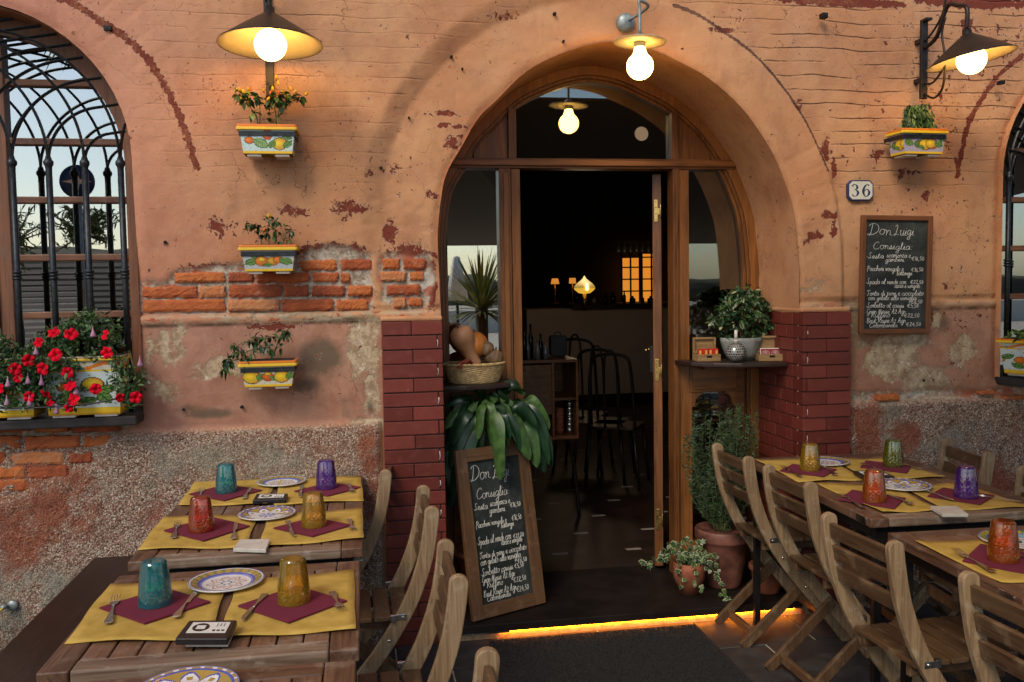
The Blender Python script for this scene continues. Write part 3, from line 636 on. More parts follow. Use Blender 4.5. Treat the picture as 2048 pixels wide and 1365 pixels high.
# ------------------------------------------------------------------ ground
gm = MB(); gm.box(-60, 60, -90, -.02, -.1, -.004)
gobj = gm.build('ground', simple('street_ground', (.5, .43, .34), .85, 0, .25, 6, .2)); setp(gobj, 'stone paved street outside the restaurant', 'ground', kind='structure')
pv = MB(); random.seed(4)
y = -.03; row = 0
while y > -7:
    d = .3; x = -3.5+(row % 2)*.22
    while x < 5.5:
        wd = .45; pv.box(x+.004, x+wd-.004, y-d+.004, y-.004+.0, -.003, random.uniform(.000, .004)-.0, 0, j=.0015); x += wd
    y -= d; row += 1
po = pv.build('pavement', MAT['slate'], bevel=.004, bseg=1); setp(po, 'dark slate paving slabs under the tables', 'pavement', kind='structure')
# raised entrance floor
STZ = .07
st = MB(); st.box(DXL+.002, DXR-.002, -.032, .62, -.05, STZ-.036, 0)
so = st.build('entrance_step', simple('riser_plaster', (.55, .38, .2), .8, 0, .3, 30, .4)); setp(so, 'raised dark entrance step with an orange light strip under its edge', 'step', kind='structure')
s2 = MB(); s2.box(DXL+.001, DXR-.001, -.05, .62, STZ-.035, STZ, 0); s2.build('step_top', simple('step_dark', (.012, .008, .007), .55, 0, .4, 8, .05, spec=.25), so, bevel=.003)
s3 = MB(); s3.box(.345, .60, -.053, -.046, STZ-.040, STZ-.034); s3.build('edge_trim', MAT['steel'], so)
led = MB(); led.box(.56, 1.95, -.0405, -.034, STZ-.0378, STZ-.0353)
lo = led.build('light_strip', MAT['led_strip']); setp(lo, 'thin glowing orange light strip under the edge of the entrance step', 'light strip')
fl = MB(); fl.box(-4, 8, .621, 9.4, -.05, STZ-.001)
for r_ in range(22):
    for c_ in range(26):
        x = -3.2+c_*.42+(.21 if r_ % 2 else 0); yy = .9+r_*.38
        fl.box(x, x+.085, yy, yy+.03, STZ-.0015, STZ+.0006, 1)
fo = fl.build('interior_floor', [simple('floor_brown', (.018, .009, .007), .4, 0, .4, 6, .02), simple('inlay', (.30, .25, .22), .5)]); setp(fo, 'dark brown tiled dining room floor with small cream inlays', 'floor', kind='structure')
# coir mat
dm_ = MB(); P = [(.50, -.10), (1.44, -.10), (1.44, -1.2), (.50, -1.2)]
dm_.prism(P, .005, .021, axis='z'); random.seed(3)
for i in range(9000):
    x = random.uniform(.51, 1.43); yy = random.uniform(-1.19, -.11)
    dm_.add([(x-.003, yy, .02), (x+.003, yy, .02), (x+random.uniform(-.003, .003), yy+random.uniform(-.003, .003), .027)], [(0, 1, 2)])
mo = dm_.build('door_mat', MAT['mat_rubber'], fix=False); setp(mo, 'black bristle door mat lying in front of the entrance step', 'door mat')

# ------------------------------------------------------------------ arched windows with iron grille
def arch_clip(x, z, cx, r, zs, m_=0): return (abs(x-cx) < r-m_ and z <= zs) or math.hypot(x-cx, z-zs) < r-m_
def window(cx, zs, zb, label, glabel, pxs=None):
    win = thing('arched_window', label, 'window', (cx, .17, zb))
    def L(x, z): return (x-cx, z-zb)
    r_ = WR-.0; out = MB()
    n_ = 40; oa = [(-r_*math.cos(PI*i/n_), zs-zb+r_*math.sin(PI*i/n_)) for i in range(n_+1)]; ri = r_-.075
    ia = [(-ri*math.cos(PI*i/n_), zs-zb+ri*math.sin(PI*i/n_)) for i in range(n_+1)]
    oa = [(-r_, -.02)]+oa+[(r_, -.02)]; ia = [(-ri, -.02)]+ia+[(ri, -.02)]
    for (A_, B_, y0, y1) in ((oa, ia, 0, .06),):
        vs = [(x, y0, z) for x, z in A_]+[(x, y0, z) for x, z in B_]+[(x, y1, z) for x, z in A_]+[(x, y1, z) for x, z in B_]
        k = len(A_); fs = []
        for i in range(k-1): fs += [(i, i+1, k+i+1, k+i), (k+i, k+i+1, 3*k+i+1, 3*k+i), (2*k+i, 2*k+i+1, i+1, i)]
        out.add(vs, fs, 0)
    out.build('frame', MAT['window_wood_z'], win)
    wd = MB()
    for s_ in (-1, 1):
        wd.box(s_*.045-.028, s_*.045+.028, -.008, .05, 0, zs-zb+.52)
    wd.box(-.017, .017, -.022, .03, 0, zs-zb+.53)
    wd.build('mullion', MAT['window_wood_z'], win, bevel=.004)
    mt = MB(); zz = atY(150, 630, .17).z-zb
    for k in range(5):
        z = zz+.2415*k; zl = zs-zb; hw = ri if z < zl else math.sqrt(max(ri*ri-(z-zl)**2, 0))
        for s_ in (-1, 1): mt.box(min(s_*.072, s_*hw), max(s_*.072, s_*hw), .0, .045, z-.014, z+.014)
    mt.build('muntin', MAT['window_wood_x'], win, bevel=.004)
    g = MB(); k = 24; P = [(-ri, 0)]+[(-ri*math.cos(PI*i/k), zs-zb+ri*math.sin(PI*i/k)) for i in range(k+1)]+[(ri, 0)]
    g.prism(P, .026, .03); g.build('pane', MAT['window_glass_strong'], win)
    gr = thing('window_grille', glabel, 'window grille', (cx, .03, zb)); sp_ = .1372
    R_ = {-4: .52, -3: .5, -2: .48, -1: .45, 0: .41, 1: .33, 2: .22, 3: .115}
    zc = zs-zb-.005; arcs = MB()
    for i in range(-4, 5):
        for s_ in (-1, 1):
            key = i*s_; Rr = R_.get(key, .5); x0 = i*sp_
            pts = []
            for t in range(0, 33):
                th = t/32*1.45; x = x0+s_*(Rr-Rr*math.cos(th)); z = zc+Rr*math.sin(th)*(1.0)
                if not arch_clip(x, z, 0, WR, zs-zb, .004): break
                pts.append((x, .004*s_, z))
            else:
                x1, _, z1 = pts[-1]
                for t in range(1, 14):
                    x = x1+s_*.02*t; z = z1+.0035*t
                    if not arch_clip(x, z, 0, WR, zs-zb, .004): break
                    pts.append((x, .004*s_, z))
            if len(pts) > 2 and abs(x0) < WR-.02: arcs.tube(pts, .0105, 6, flat=.55, sm=False)
    arcs.build('tracery', MAT['iron_grey'], gr)
    for i in range(-4, 5):
        if abs(i*sp_) > WR-.03: continue
        b = MB(); b.tube([(i*sp_, 0, .0), (i*sp_, 0, zc)], .0125, 10); 
        b.lathe([(.0105, zc-.09), (.013, zc-.03), (.014, zc-.02), (.0195, zc-.012), (.0195, zc), (.014, zc+.006), (.01, zc+.02)], 12, c=(i*sp_, 0, 0))
        zk = atY(150, 550, .03).z-zb
        for dz in (-.013, 0, .013): b.lathe([(.0105, zk+dz-.0065), (.0185, zk+dz-.003), (.0185, zk+dz+.003), (.0105, zk+dz+.0065)], 12, c=(i*sp_, 0, 0))
        b.build('bar', MAT['iron_grey'], gr)
    sl_ = MB(); sl_.box(-WR-.0, WR-.001, -.30, .12, -.036, -.001, j=.006)
    sl_.build('sill', simple('sill_slate', (.03, .026, .026), .7, 0, .4, 10, .5), win, bevel=.006)
    return win, gr
window(WCX, WZ, WSILL+.01, 'brown wooden arched window with small panes beside the red petunias', 'dark wrought iron grille of crossing arches in front of the window with red petunias')
window(RCX, 2.05, 1.08, 'brown wooden arched window cut by the right edge of the photo', 'dark wrought iron grille of the window at the right edge of the photo')
# ------------------------------------------------------------------ entrance joinery
FY = .42
ent = thing('entrance_frame', 'brown wooden arched door surround with glass side lights in the doorway', 'door frame', (1.1575, FY, STZ))
EX = 1.1575
def lx(px_, py_, Y=FY): p = atY(px_, py_, Y); return p.x-EX, p.z-STZ
ARC = [(x-EX, z-STZ) for x, z in ([(DXL, .0+STZ), (DXL, .8)]+DARC+[(DXR, .8), (DXR, STZ)])]
def inset(P, d, cx=0, cz=1.62):
    o_ = []
    for x, z in P:
        if z > cz: v_ = Vector((x-cx, z-cz)); L = v_.length; v_ = v_*(L-d)/L; o_.append((cx+v_.x, cz+v_.y))
        else: o_.append((x-d if x > 0 else x+d, z))
    return o_
def ring(mb, A_, B_, y0, y1, mi=0):
    k = len(A_); vs = [(x, y0, z) for x, z in A_]+[(x, y0, z) for x, z in B_]+[(x, y1, z) for x, z in A_]+[(x, y1, z) for x, z in B_]; fs = []
    for i in range(k-1): fs += [(i, i+1, k+i+1, k+i), (k+i, k+i+1, 3*k+i+1, 3*k+i), (2*k+i, 2*k+i+1, i+1, i), (2*k+i, 3*k+i, 3*k+i+1, 2*k+i+1)]
    mb.add(vs, fs, mi)
A1 = inset(ARC, .0); A2 = inset(ARC, .045); A3 = inset(ARC, .062); A4 = inset(ARC, .078)
mb = MB(); ring(mb, A1, A2, 0, .09); ring(mb, A2, A3, .008, .09); ring(mb, A3, A4, .018, .085)
mb.build('arched_frame', MAT['frame_wood_z'], ent, bevel=.003)
TZ0, TZ1 = lx(1190, 338)[1], lx(1190, 318)[1]
mb = MB(); mb.box(-.745, .745, -.004, .085, TZ0, TZ1); mb.box(-.745, .745, -.016, .05, TZ0+.012, TZ1-.010); mb.build('transom', MAT['frame_wood_x'], ent, bevel=.003)
xl0, xl1, xl2 = lx(997, 340)[0], lx(1022, 340)[0], lx(1040, 340)[0]
xr0, xr1, xr2 = lx(1345, 340)[0], lx(1358, 340)[0], lx(1378, 340)[0]
for (a, b, c_) in ((xl0, xl1, xl2), (xr0, xr1, xr2)):
    mb = MB(); mb.box(a, b-.003, -.006, .08, 0, TZ0-.0005); mb.box(b+.001, c_, .004, .085, 0, TZ0-.0005); mb.box(a+.02, b-.016, -.014, .0, .02, TZ0-.02)
    mb.build('post', MAT['frame_wood_z'], ent, bevel=.003)
# fan light: wooden spandrel pieces left and right, glass between
fx0, fx1 = lx(1017, 300)[0], lx(1033, 300)[0]; gx0, gx1 = lx(1343, 300)[0], lx(1358, 300)[0]
def arcz(x, d):
    B_ = inset(ARC, d); best = None
    for i in range(len(B_)-1):
        a, b = B_[i], B_[i+1]
        if min(a[0], b[0]) <= x <= max(a[0], b[0]) and min(a[1], b[1]) > 1.3:
            t = (x-a[0])/(b[0]-a[0]+1e-9); z = a[1]+t*(b[1]-a[1]); best = z if best is None else max(best, z)
    return best or 1.6
for s_, e0, e1 in ((-1, -.745, fx0), (1, gx1, .745)):
    P = [(e0, TZ1)]; k = 14
    pts = []
    for i in range(k+1):
        x = e0+(e1-e0)*i/k; z = arcz(x, .07)
        if z > TZ1+.01: pts.append((x, z))
    P = [(pts[0][0], TZ1-.001)]+pts+[(pts[-1][0], TZ1-.001)]
    mb = MB(); mb.prism(P, .012, .05); mb.build('spandrel_panel', MAT['frame_wood_z'], ent, bevel=.003)
for a, b in ((fx0, fx1), (gx0, gx1)):
    mb = MB(); mb.box(a, b, -.002, .07, TZ1-.002, arcz((a+b)/2, .06)); mb.build('fan_post', MAT['frame_wood_z'], ent, bevel=.003)
g = MB(); P = [(fx1, TZ1)]+[(fx1+(gx0-fx1)*i/20, arcz(fx1+(gx0-fx1)*i/20, .066)) for i in range(21)]+[(gx0, TZ1)]
g.prism(P, .04, .045); g.build('fan_glass', MAT['window_glass'], ent)
# side lights
SHZ = lx(1000, 755)[1]
for s_, e0, e1 in ((-1, -.75, xl0), (1, xr2, .75)):
    zb = SHZ+.045; mb = MB(); k = 12; pts = []
    for i in range(k+1): x = e0+(e1-e0)*i/k; pts.append((x, min(arcz(x, .07), TZ0+.001)))
    P = [(e0, zb)]+pts+[(e1, zb)]; mb.prism(P, .045, .05); mb.build('side_glass', MAT['window_glass_strong' if s_ < 0 else 'window_glass'], ent)
    # lower panel: rails, stiles and a shaped lower glass
    mb = MB(); mb.box(e0, e1, .0, .06, SHZ-.11, SHZ+.045); mb.box(e0, e1, .0, .06, 0, .17)
    iw0, iw1 = (e0+.045, e1-.014) if s_ < 0 else (e0+.014, e1-.045)
    mb.box(e0, iw0, .002, .06, .17, SHZ-.11); mb.box(iw1, e1, .002, .06, .17, SHZ-.11)
    mb.box(iw0, iw1, -.006, .02, SHZ-.095, SHZ+.02)
    mb.build('lower_panel', MAT['frame_wood_x'], ent, bevel=.003)
    # scalloped corners of the lower light
    mb = MB(); zt = SHZ-.109
    for q_ in (-1, 1):
        xx = iw0 if q_ < 0 else iw1; sg = 1 if q_ < 0 else -1
        P = [(xx, zt), (xx+sg*.055, zt)]+[(xx+sg*(.052-.035*math.sin(t)), zt-.015-.045*(1-math.cos(t))) for t in np.linspace(0, PI/2, 8)]+[(xx+sg*.012, zt-.075), (xx, zt-.075)]
        if q_ > 0: P = P[::-1]
        mb.prism(P, .006, .05)
    mb.build('scalloped_corner', MAT['frame_wood_z'], ent, bevel=.002)
    g = MB(); g.box(iw0, iw1, .035, .04, .17, SHZ-.11); g.build('lower_glass', MAT['window_glass'], ent)
# door leaf folded back into the room
leaf = thing('door_leaf', 'narrow brown wooden door leaf folded back into the room on brass hinges', 'door', (EX+lx(1340, 340)[0]-.012, FY+.10, STZ), -.335)
mb = MB(); x0, x1 = -.045, 0.0
mb.box(x0, x1, 0, .075, .02, TZ0-.01); mb.box(x0, x1, .6, .68, .02, TZ0-.01); mb.box(x0+.004, x1-.004, .075, .6, .02, .16); mb.box(x0+.004, x1-.004, .075, .6, TZ0-.1, TZ0-.01); mb.box(x0+.004, x1-.004, .075, .6, .92, 1.0)
mb.build('door_frame', MAT['frame_wood_z'], leaf, bevel=.003)
g = MB(); g.box(-.026, -.02, .075, .6, 1.0, TZ0-.1); g.build('door_glass', MAT['window_glass'], leaf)
g = MB(); g.box(-.032, -.014, .075, .6, .16, .92); g.build('door_panel', MAT['frame_wood_z'], leaf)
for py_ in (418, 744, 1050):
    zz = atY(1330, py_, FY).z-STZ; h = MB(); h.box(-.036, -.018, -.0045, -.0005, zz-.055, zz+.055); h.box(-.018, -.006, -.004, -.001, zz-.02, zz+.012); h.tube([(-.004, -.006, zz-.032), (-.004, -.006, zz+.028)], .0045, 10)
    for dz in (-.045, -.015, .015, .045): h.tube([(-.027, -.0055, zz+dz), (-.027, -.004, zz+dz)], .003, 8, mi=1)
    h.build('hinge', [MAT['brass'], MAT['ink']], leaf, bevel=.0007)
mb = MB(); zz = atY(1305, 705, .9).z-STZ; mb.box(-.075, -.046, .56, .62, zz-.13, zz+.02); mb.tube([(-.05, .6, zz), (-.09, .6, zz), (-.095, .53, zz)], .008, 8, mi=1); mb.build('door_handle', [MAT['black_plastic'], MAT['brass']], leaf, bevel=.002)
# corner shelves
def shelf(P, z, label, y0=0):
    t = thing('corner_shelf', label, 'shelf', (0, 0, z)); mb = MB(); mb.prism(P, -.022, 0, axis='z'); mb.build('board', MAT['dark_wood_x'], t, bevel=.005)
    return t
zL = atY(950, 765, .3).z; 
shL = shelf([(DXL+.003, .428), (DXL+.003, .17), (.45, .15), (.56, .165), (.66, .22), (.70, .30), (.705, .36), (.695, .408), (.69, .41)], zL, 'dark rounded wooden shelf under the wicker basket of pumpkins')
b = MB(); b.box(DXL+.006, .62, .33, .41, -.05, -.023); b.build('bracket', MAT['frame_wood_x'], shL, bevel=.003)
zR = atY(1480, 722, .25).z
shR = shelf([(1.53, .41), (1.53, .33), (1.56, .25), (1.64, .17), (1.76, .12), (1.88, .10), (1.982, .095), (1.982, .428)], zR, 'dark rounded wooden shelf carrying the potted ficus and two wooden boxes')
b = MB(); b.box(1.66, 1.95, .34, .41, -.05, -.023); b.build('bracket', MAT['frame_wood_x'], shR, bevel=.003)
# ------------------------------------------------------------------ tables and tableware
TZ = .76
def recentre(o):
    me_ = o.data; n_ = len(me_.vertices); a = np.empty(n_*3, dtype=np.float32); me_.vertices.foreach_get('co', a); a = a.reshape(-1, 3)
    c = np.array([(a[:, 0].min()+a[:, 0].max())/2, (a[:, 1].min()+a[:, 1].max())/2, a[:, 2].min()]); a -= c.astype(np.float32); me_.vertices.foreach_set('co', a.ravel()); me_.update()
    o.location = Vector(c)+Vector(o.location); return o
random.seed(11)
def table(x0, x1, y0, y1, label, rz=0, plate=None):
    w_, d_ = x1-x0, y1-y0; t = thing('bistro_table', label, 'table', ((x0+x1)/2, (y0+y1)/2, 0), rz, 'wooden bistro tables laid for lunch')
    a, b = w_/2, d_/2; th = .032
    def top(name, mat, boxes):
        mb = MB()
        for q_ in boxes: mb.box(*q_, TZ-th, TZ-random.uniform(0, .0015))
        return mb.build(name, mat, t, bevel=.004)
    top('side_rail', MAT['table_wood_y'], [(-a, -a+.065, -b, b)]); top('side_rail', MAT['table_wood_y'], [(a-.065, a, -b, b)])
    mb = MB(); mb.box(-a+.066, a-.066, -b-.001, -b+.06, TZ-th, TZ-.0005); mb.build('end_rail', MAT['table_worn_x'], t, bevel=.006, bseg=3)
    top('end_rail', MAT['table_wood_x'], [(-a+.066, a-.066, b-.06, b)])
    k = int(round((w_-.132)/.062)); sw = (w_-.132)/k; mb = MB()
    for i in range(k): mb.box(-a+.066+sw*i+.0018, -a+.066+sw*(i+1)-.0018, -b+.061, b-.061, TZ-th+.004, TZ-.002-random.uniform(0, .001))
    mb.build('slats', MAT['table_wood_y'], t, bevel=.002, bseg=1)
    mb = MB(); e = .03
    for (u0, u1, v0, v1) in ((-a+e, a-e, -b+e, -b+e+.02), (-a+e, a-e, b-e-.02, b-e), (-a+e, -a+e+.02, -b+e+.021, b-e-.021), (a-e-.02, a-e, -b+e+.021, b-e-.021)): mb.box(u0, u1, v0, v1, TZ-th-.042, TZ-th-.0005)
    mb.build('steel_frame', MAT['iron_black'], t, bevel=.002)
    for sx_ in (-1, 1):
        for sy_ in (-1, 1):
            x, y = sx_*(a-e-.013), sy_*(b-e-.013); mb = MB(); mb.box(x-.013, x+.013, y-.013, y+.013, .004, TZ-th-.043); mb.box(x-.015, x+.015, y-.015, y+.015, 0, .0039); mb.build('leg', MAT['iron_black'], t, bevel=.002)
    if plate:
        mb = MB(); P = rrect(-b+.03, -b+.095, TZ-.027, TZ-.003, .008); mb.prism(P, -a-.003, -a-.0002, axis='x'); o_ = mb.build('number_plate', MAT['steel'], t)
    return t
T1 = table(-.705, -.02, -1.13, -.04, 'long slatted wooden table against the plinth laid with four place settings, left of the door')
T2 = table(-.695, -.028, -1.915, -1.26, 'square slatted wooden table with a teal and an amber tumbler, left of the door')
T3 = table(-.66, -.035, -2.66, -1.975, 'slatted wooden table showing only its far rail at the bottom edge of the photo')
T4 = table(1.665, 2.36, -1.18, -.09, 'long slatted wooden table laid with four place settings, right of the door', -.03, True)
T5 = table(1.60, 2.27, -1.95, -1.335, 'slatted wooden table with one orange tumbler at the right edge of the photo', -.03, True)
# bench
t = thing('dark_bench', 'dark brown plank bench along the outer side of the left tables', 'bench', (-.925, -1.5, 0))
mb = MB(); mb.box(-.185, .185, -1.46, 1.455, .43, .475); mb.build('seat', MAT['dark_wood_y'], t, bevel=.004)
for y in (-1.3, 0, 1.3):
    mb = MB(); mb.box(-.15, .15, y-.03, y+.03, 0, .4295); mb.build('leg', MAT['dark_wood_x'], t, bevel=.003)

def quad_sheet(name, pts, z, th, mat, label, cat, group, curl=0, nx=14, ny=12, seed=0, mi=0):
    """thin sheet through four image corners NL, NR, FR, FL at height z"""
    P = [atZ(x, y, z) for x, y in pts]; vs = []; rg = random.Random(seed); ph = rg.random()*6
    for j in range(ny+1):
        for i in range(nx+1):
            u_, w_ = i/nx, j/ny; p = (P[0]*(1-u_)+P[1]*u_)*(1-w_)+(P[3]*(1-u_)+P[2]*u_)*w_
            e = max(abs(u_-.5)*2, abs(w_-.5)*2); dz = 0
            if curl: dz = curl*(max(0, e-.82)/.18)**2*(.5+.5*math.sin(ph+u_*7+w_*5))+.0004*math.sin(u_*9+ph)*math.sin(w_*7)
            wv = .0012*math.sin(9*u_+ph) if curl else 0
            vs.append((p.x+(.0012*math.sin(11*w_+ph) if curl else 0), p.y+wv, z+th+dz+.0004))
    mb = MB(); fs = [(j*(nx+1)+i, j*(nx+1)+i+1, (j+1)*(nx+1)+i+1, (j+1)*(nx+1)+i) for j in range(ny) for i in range(nx)]
    mb.add(vs, fs, 0, True); o = mb.build(name, mat, fix=False); md = o.modifiers.new('t', 'SOLIDIFY'); md.thickness = th; md.offset = -1
    recentre(o); setp(o, label, cat, group); return o
MATS = [('mat', [(130, 1289), (420, 1280), (455, 1166), (222, 1169)], 'mustard paper placemat under the teal tumbler on the square left table'),
 ('mat', [(438, 1279), (711, 1263), (709, 1141), (474, 1168)], 'mustard paper placemat under the amber tumbler on the square left table'),
 ('mat', [(276, 1102), (492, 1097), (516, 1033), (328, 1034)], 'mustard paper placemat under the red tumbler on the long left table'),
 ('mat', [(518, 1096), (727, 1079), (725, 1018), (536, 1033)], 'mustard paper placemat under the amber tumbler on the long left table'),
 ('mat', [(356, 1014), (534, 1010), (553, 958), (392, 961)], 'mustard paper placemat under the teal tumbler nearest the left wall'),
 ('mat', [(548, 1011), (728, 1003), (721, 955), (562, 958)], 'mustard paper placemat under the purple tumbler on the long left table'),
 ('mat', [(1596, 965), (1727, 962), (1658, 921), (1507, 920)], 'mustard paper placemat under the yellow tumbler beside the brick pillar'),
 ('mat', [(1738, 961), (1892, 956), (1775, 917), (1668, 920)], 'mustard paper placemat under the olive green tumbler on the right table'),
 ('mat', [(1765, 1027), (1882, 1024), (1788, 972), (1632, 969)], 'mustard paper placemat under the orange tumbler on the long right table'),
 ('mat', [(1895, 1023), (2075, 1016), (1914, 969), (1798, 972)], 'mustard paper placemat under the purple tumbler on the long right table'),
 ('mat', [(2003, 1167), (2190, 1162), (2050, 1079), (1827, 1085)], 'mustard paper placemat on the table at the right edge of the photo')]
for i, (k, P, l) in enumerate(MATS): quad_sheet('placemat', P, TZ, .0012, MAT['placemat'], l, 'placemat', 'mustard placemats', curl=.006, seed=i)
NAP = [([(198, 1218), (289, 1250), (422, 1206)], 'burgundy napkin under the teal tumbler on the square left table'), ([(475, 1214), (577, 1248), (695, 1204)], 'burgundy napkin under the amber tumbler on the square left table'),
 ([(327, 1063), (407, 1084), (501, 1054)], 'burgundy napkin under the red tumbler'), ([(546, 1058), (625, 1075), (705, 1052)], 'burgundy napkin under the amber tumbler on the long left table'),
 ([(377, 990), (449, 1003), (525, 982)], 'burgundy napkin under the teal tumbler nearest the left wall'), ([(588, 984), (655, 994), (725, 976)], 'burgundy napkin under the purple tumbler on the left table'),
 ([(1557, 944), (1648, 955), (1674, 940)], 'burgundy napkin under the yellow tumbler beside the brick pillar'), ([(1720, 936), (1814, 948), (1823, 934)], 'burgundy napkin under the olive green tumbler'),
 ([(1677, 1001), (1789, 1019), (1812, 998)], 'burgundy napkin under the orange tumbler on the long right table'), ([(1854, 994), (1961, 1011), (1990, 993)], 'burgundy napkin under the purple tumbler on the right table'),
 ([(1924, 1124), (2055, 1150), (2085, 1113)], 'burgundy napkin under the orange tumbler at the right edge of the photo')]
for i, (P, l) in enumerate(NAP):
    A_, B_, C_ = [atZ(x, y, TZ+.003) for x, y in P]; D_ = A_+C_-B_
    mb = MB(); mb.prism([(p.x, p.y) for p in (A_, B_, C_, D_)], TZ+.0035, TZ+.0055, axis='z')
    c = (A_+C_)/2; mb.prism([(c.x+(p.x-c.x)*.992, c.y+(p.y-c.y)*.992) for p in (A_, B_, C_, D_)], TZ+.0056, TZ+.0075, axis='z')
    o = mb.build('napkin', MAT['napkin'], bevel=.0008); recentre(o); setp(o, l, 'napkin', 'burgundy paper napkins')

def tumbler(px_, py_, colr, label, rz=0):
    p = atZ(px_, py_, TZ+.008); mb = MB(); H_ = .112; R0, R1 = .0415, .0305
    n_ = 48; prof = []
    def R(z): t = z/H_; return R0-(R0-R1)*(t**1.6)
    out = [(R(z), z) for z in np.linspace(0.0005, H_-.006, 30)]+[(R1-.002, H_-.002), (R1-.006, H_)]+[(0.0005, H_)]
    inn = [(.0005, H_-.013), (R1-.006, H_-.0135)]+[(R(z)-.003, z) for z in np.linspace(H_-.018, 0.0005, 16)]
    def facet(th, z):
        zz = z/H_
        if zz < .04 or zz > .9: return 1
        k = abs(((th*14/(2*PI)+(zz*6))) % 1-.5)+abs(((th*14/(2*PI)-(zz*6))) % 1-.5); a = .016 if zz < .42 else .003
        return 1-a*(k-.5)
    rings = out+inn; vs = []
    for i, (r_, z) in enumerate(rings):
        for a in range(n_):
            th = 2*PI*a/n_; rr = r_*(facet(th, z) if i < len(out) else 1); vs.append((rr*math.cos(th), rr*math.sin(th), z))
    fs = [(i*n_+a, i*n_+(a+1) % n_, (i+1)*n_+(a+1) % n_, (i+1)*n_+a) for i in range(len(rings)-1) for a in range(n_)]
    k = len(rings)-1; fs += [(k*n_+a, k*n_+(a+1) % n_, (a+1) % n_, a) for a in range(n_)]
    mi_ = [0 if i < len(out)-1 else 1 for i in range(len(rings)-1) for a in range(n_)]+[1]*n_; mb.add(vs, fs, mi_, False); o = mb.build('tumbler', [MAT['tumbler_'+colr], MAT['tumbler_clear']], loc=p, rz=rz); setp(o, label, 'tumbler', 'upturned coloured glass tumblers'); return o
for a in [(311, 1208, 'teal', 'teal glass tumbler upside down on the square left table'), (588, 1203, 'amber', 'amber glass tumbler upside down on the square left table'),
          (403, 1061, 'red', 'red orange glass tumbler upside down on the long left table'), (628, 1052, 'amber', 'amber glass tumbler upside down on the long left table'),
          (453, 984, 'teal', 'teal glass tumbler upside down nearest the left wall'), (653, 976, 'purple', 'purple glass tumbler upside down on the long left table'),
          (1620, 940, 'amber', 'yellow glass tumbler upside down beside the brick pillar'), (1786, 932, 'olive', 'olive green glass tumbler upside down on the right table'),
          (1748, 1002, 'orange', 'orange glass tumbler upside down on the long right table'), (1932, 994, 'purple', 'purple glass tumbler upside down on the right table'),
          (2006, 1120, 'orange', 'orange glass tumbler upside down at the right edge of the photo')]: tumbler(*a, rz=random.random())

WHT = (.78, .76, .72); BLU = (.08, .10, .42); OCH = (.42, .28, .06); RED = (.35, .03, .02); GRN = (.02, .16, .08); LBL = (.22, .25, .55); CYN = (.1, .35, .6)
def plate_col(kind):
    def f(r_, th):
        q_ = (th/(2*PI)*8) % 1; tri = abs(q_-.5)*2; q16 = (th/(2*PI)*22) % 1
        if r_ > .965: return LBL
        if kind == 'red':
            if r_ > .93: return WHT
            if r_ > .72: return (OCH if abs(q16-.5) < .30+.1*math.sin(r_*60) else (.2, .2, .1)) if r_ > .75 else BLU
            if r_ > .60: return LBL if r_ > .64 else WHT
            star = .33+.2*(1-tri); 
            if abs(r_-star) < .022: return RED
            if abs(r_-star*.72) < .016: return (.4, .08, .05)
            if r_ < star*.62 and abs(((q_+.5) % 1)-.5) < .12 and r_ > .1: return GRN
            if abs(r_-.12) < .015: return BLU
            return WHT
        if kind == 'blue':
            if r_ > .9: return OCH if abs(q16-.5) < .32 else WHT
            if r_ > .86: return BLU
            pet = .42+.40*math.sqrt(max(0, 1-tri**1.4)); 
            if r_ < pet:
                if pet-r_ < .05 or tri > .93: return BLU
                if abs(r_-.62) < .05 and tri < .22: return OCH
                if r_ < .3: return LBL if tri > .4 else WHT
                return WHT
            return OCH if r_ > .45 else LBL
        if r_ > .74: return (.05, .25, .12) if abs(q16-.5) < .16 else ((.5, .33, .03) if r_ > .78 else BLU)
        if r_ > .56: return (.2, .42, .6)
        if abs(r_-.5) < .03: return WHT
        if abs(r_-(.25+.18*(1-tri))) < .025: return RED
        if r_ < .18: return GRN
        return WHT
    return f
def plate(px_, py_, kind, label, rot=0, z=TZ+.002, R=.098):
    p = atZ(px_, py_, z+.012); mb = MB(); f = plate_col(kind); nr, na = 34, 160; vs = []; fs = []; cs = []
    def hz(t): return .004+.010*smooth(.55, 1.0, t)+.0
    for i in range(nr+1):
        t = max(i/nr, .004)
        for a in range(na): th = 2*PI*a/na; vs.append((R*t*math.cos(th), R*t*math.sin(th), hz(t)))
    for i in range(nr):
        for a in range(na): fs.append((i*na+a, i*na+(a+1) % na, (i+1)*na+(a+1) % na, (i+1)*na+a)); cs.append(f((i+.5)/nr, 2*PI*(a+.5)/na+rot))
    mb.add(vs, fs, 0, True, col=cs)
    mb.lathe([(R, hz(1.0)), (R+.0012, hz(1.0)-.0015), (R, hz(1.0)-.004), (R*.62, .001), (R*.6, .0), (.002, .0)], na, col=WHT)
    o = mb.build('plate', MAT['glazed'], loc=(p.x, p.y, z), fix=False, weld=False); setp(o, label, 'plate', 'painted ceramic plates'); return o
plate(453, 1160, 'red', 'painted plate with a red star on the square left table', .2)
plate(534, 1026, 'blue', 'painted plate with blue petals on the long left table', .1)
plate(563, 962, 'red', 'painted plate with a red star nearest the left wall', .5)
plate(374, 1376, 'blue', 'painted plate cut by the bottom edge of the photo', .3)
plate(1650, 922, 'red', 'painted plate half hidden behind the yellow tumbler', .1, R=.1)
plate(1805, 969, 'blue', 'painted plate with blue petals behind the orange tumbler', .3, R=.105)
plate(2032, 1078, 'green', 'painted plate with yellow and light blue bands at the right edge of the photo', .3, R=.1)

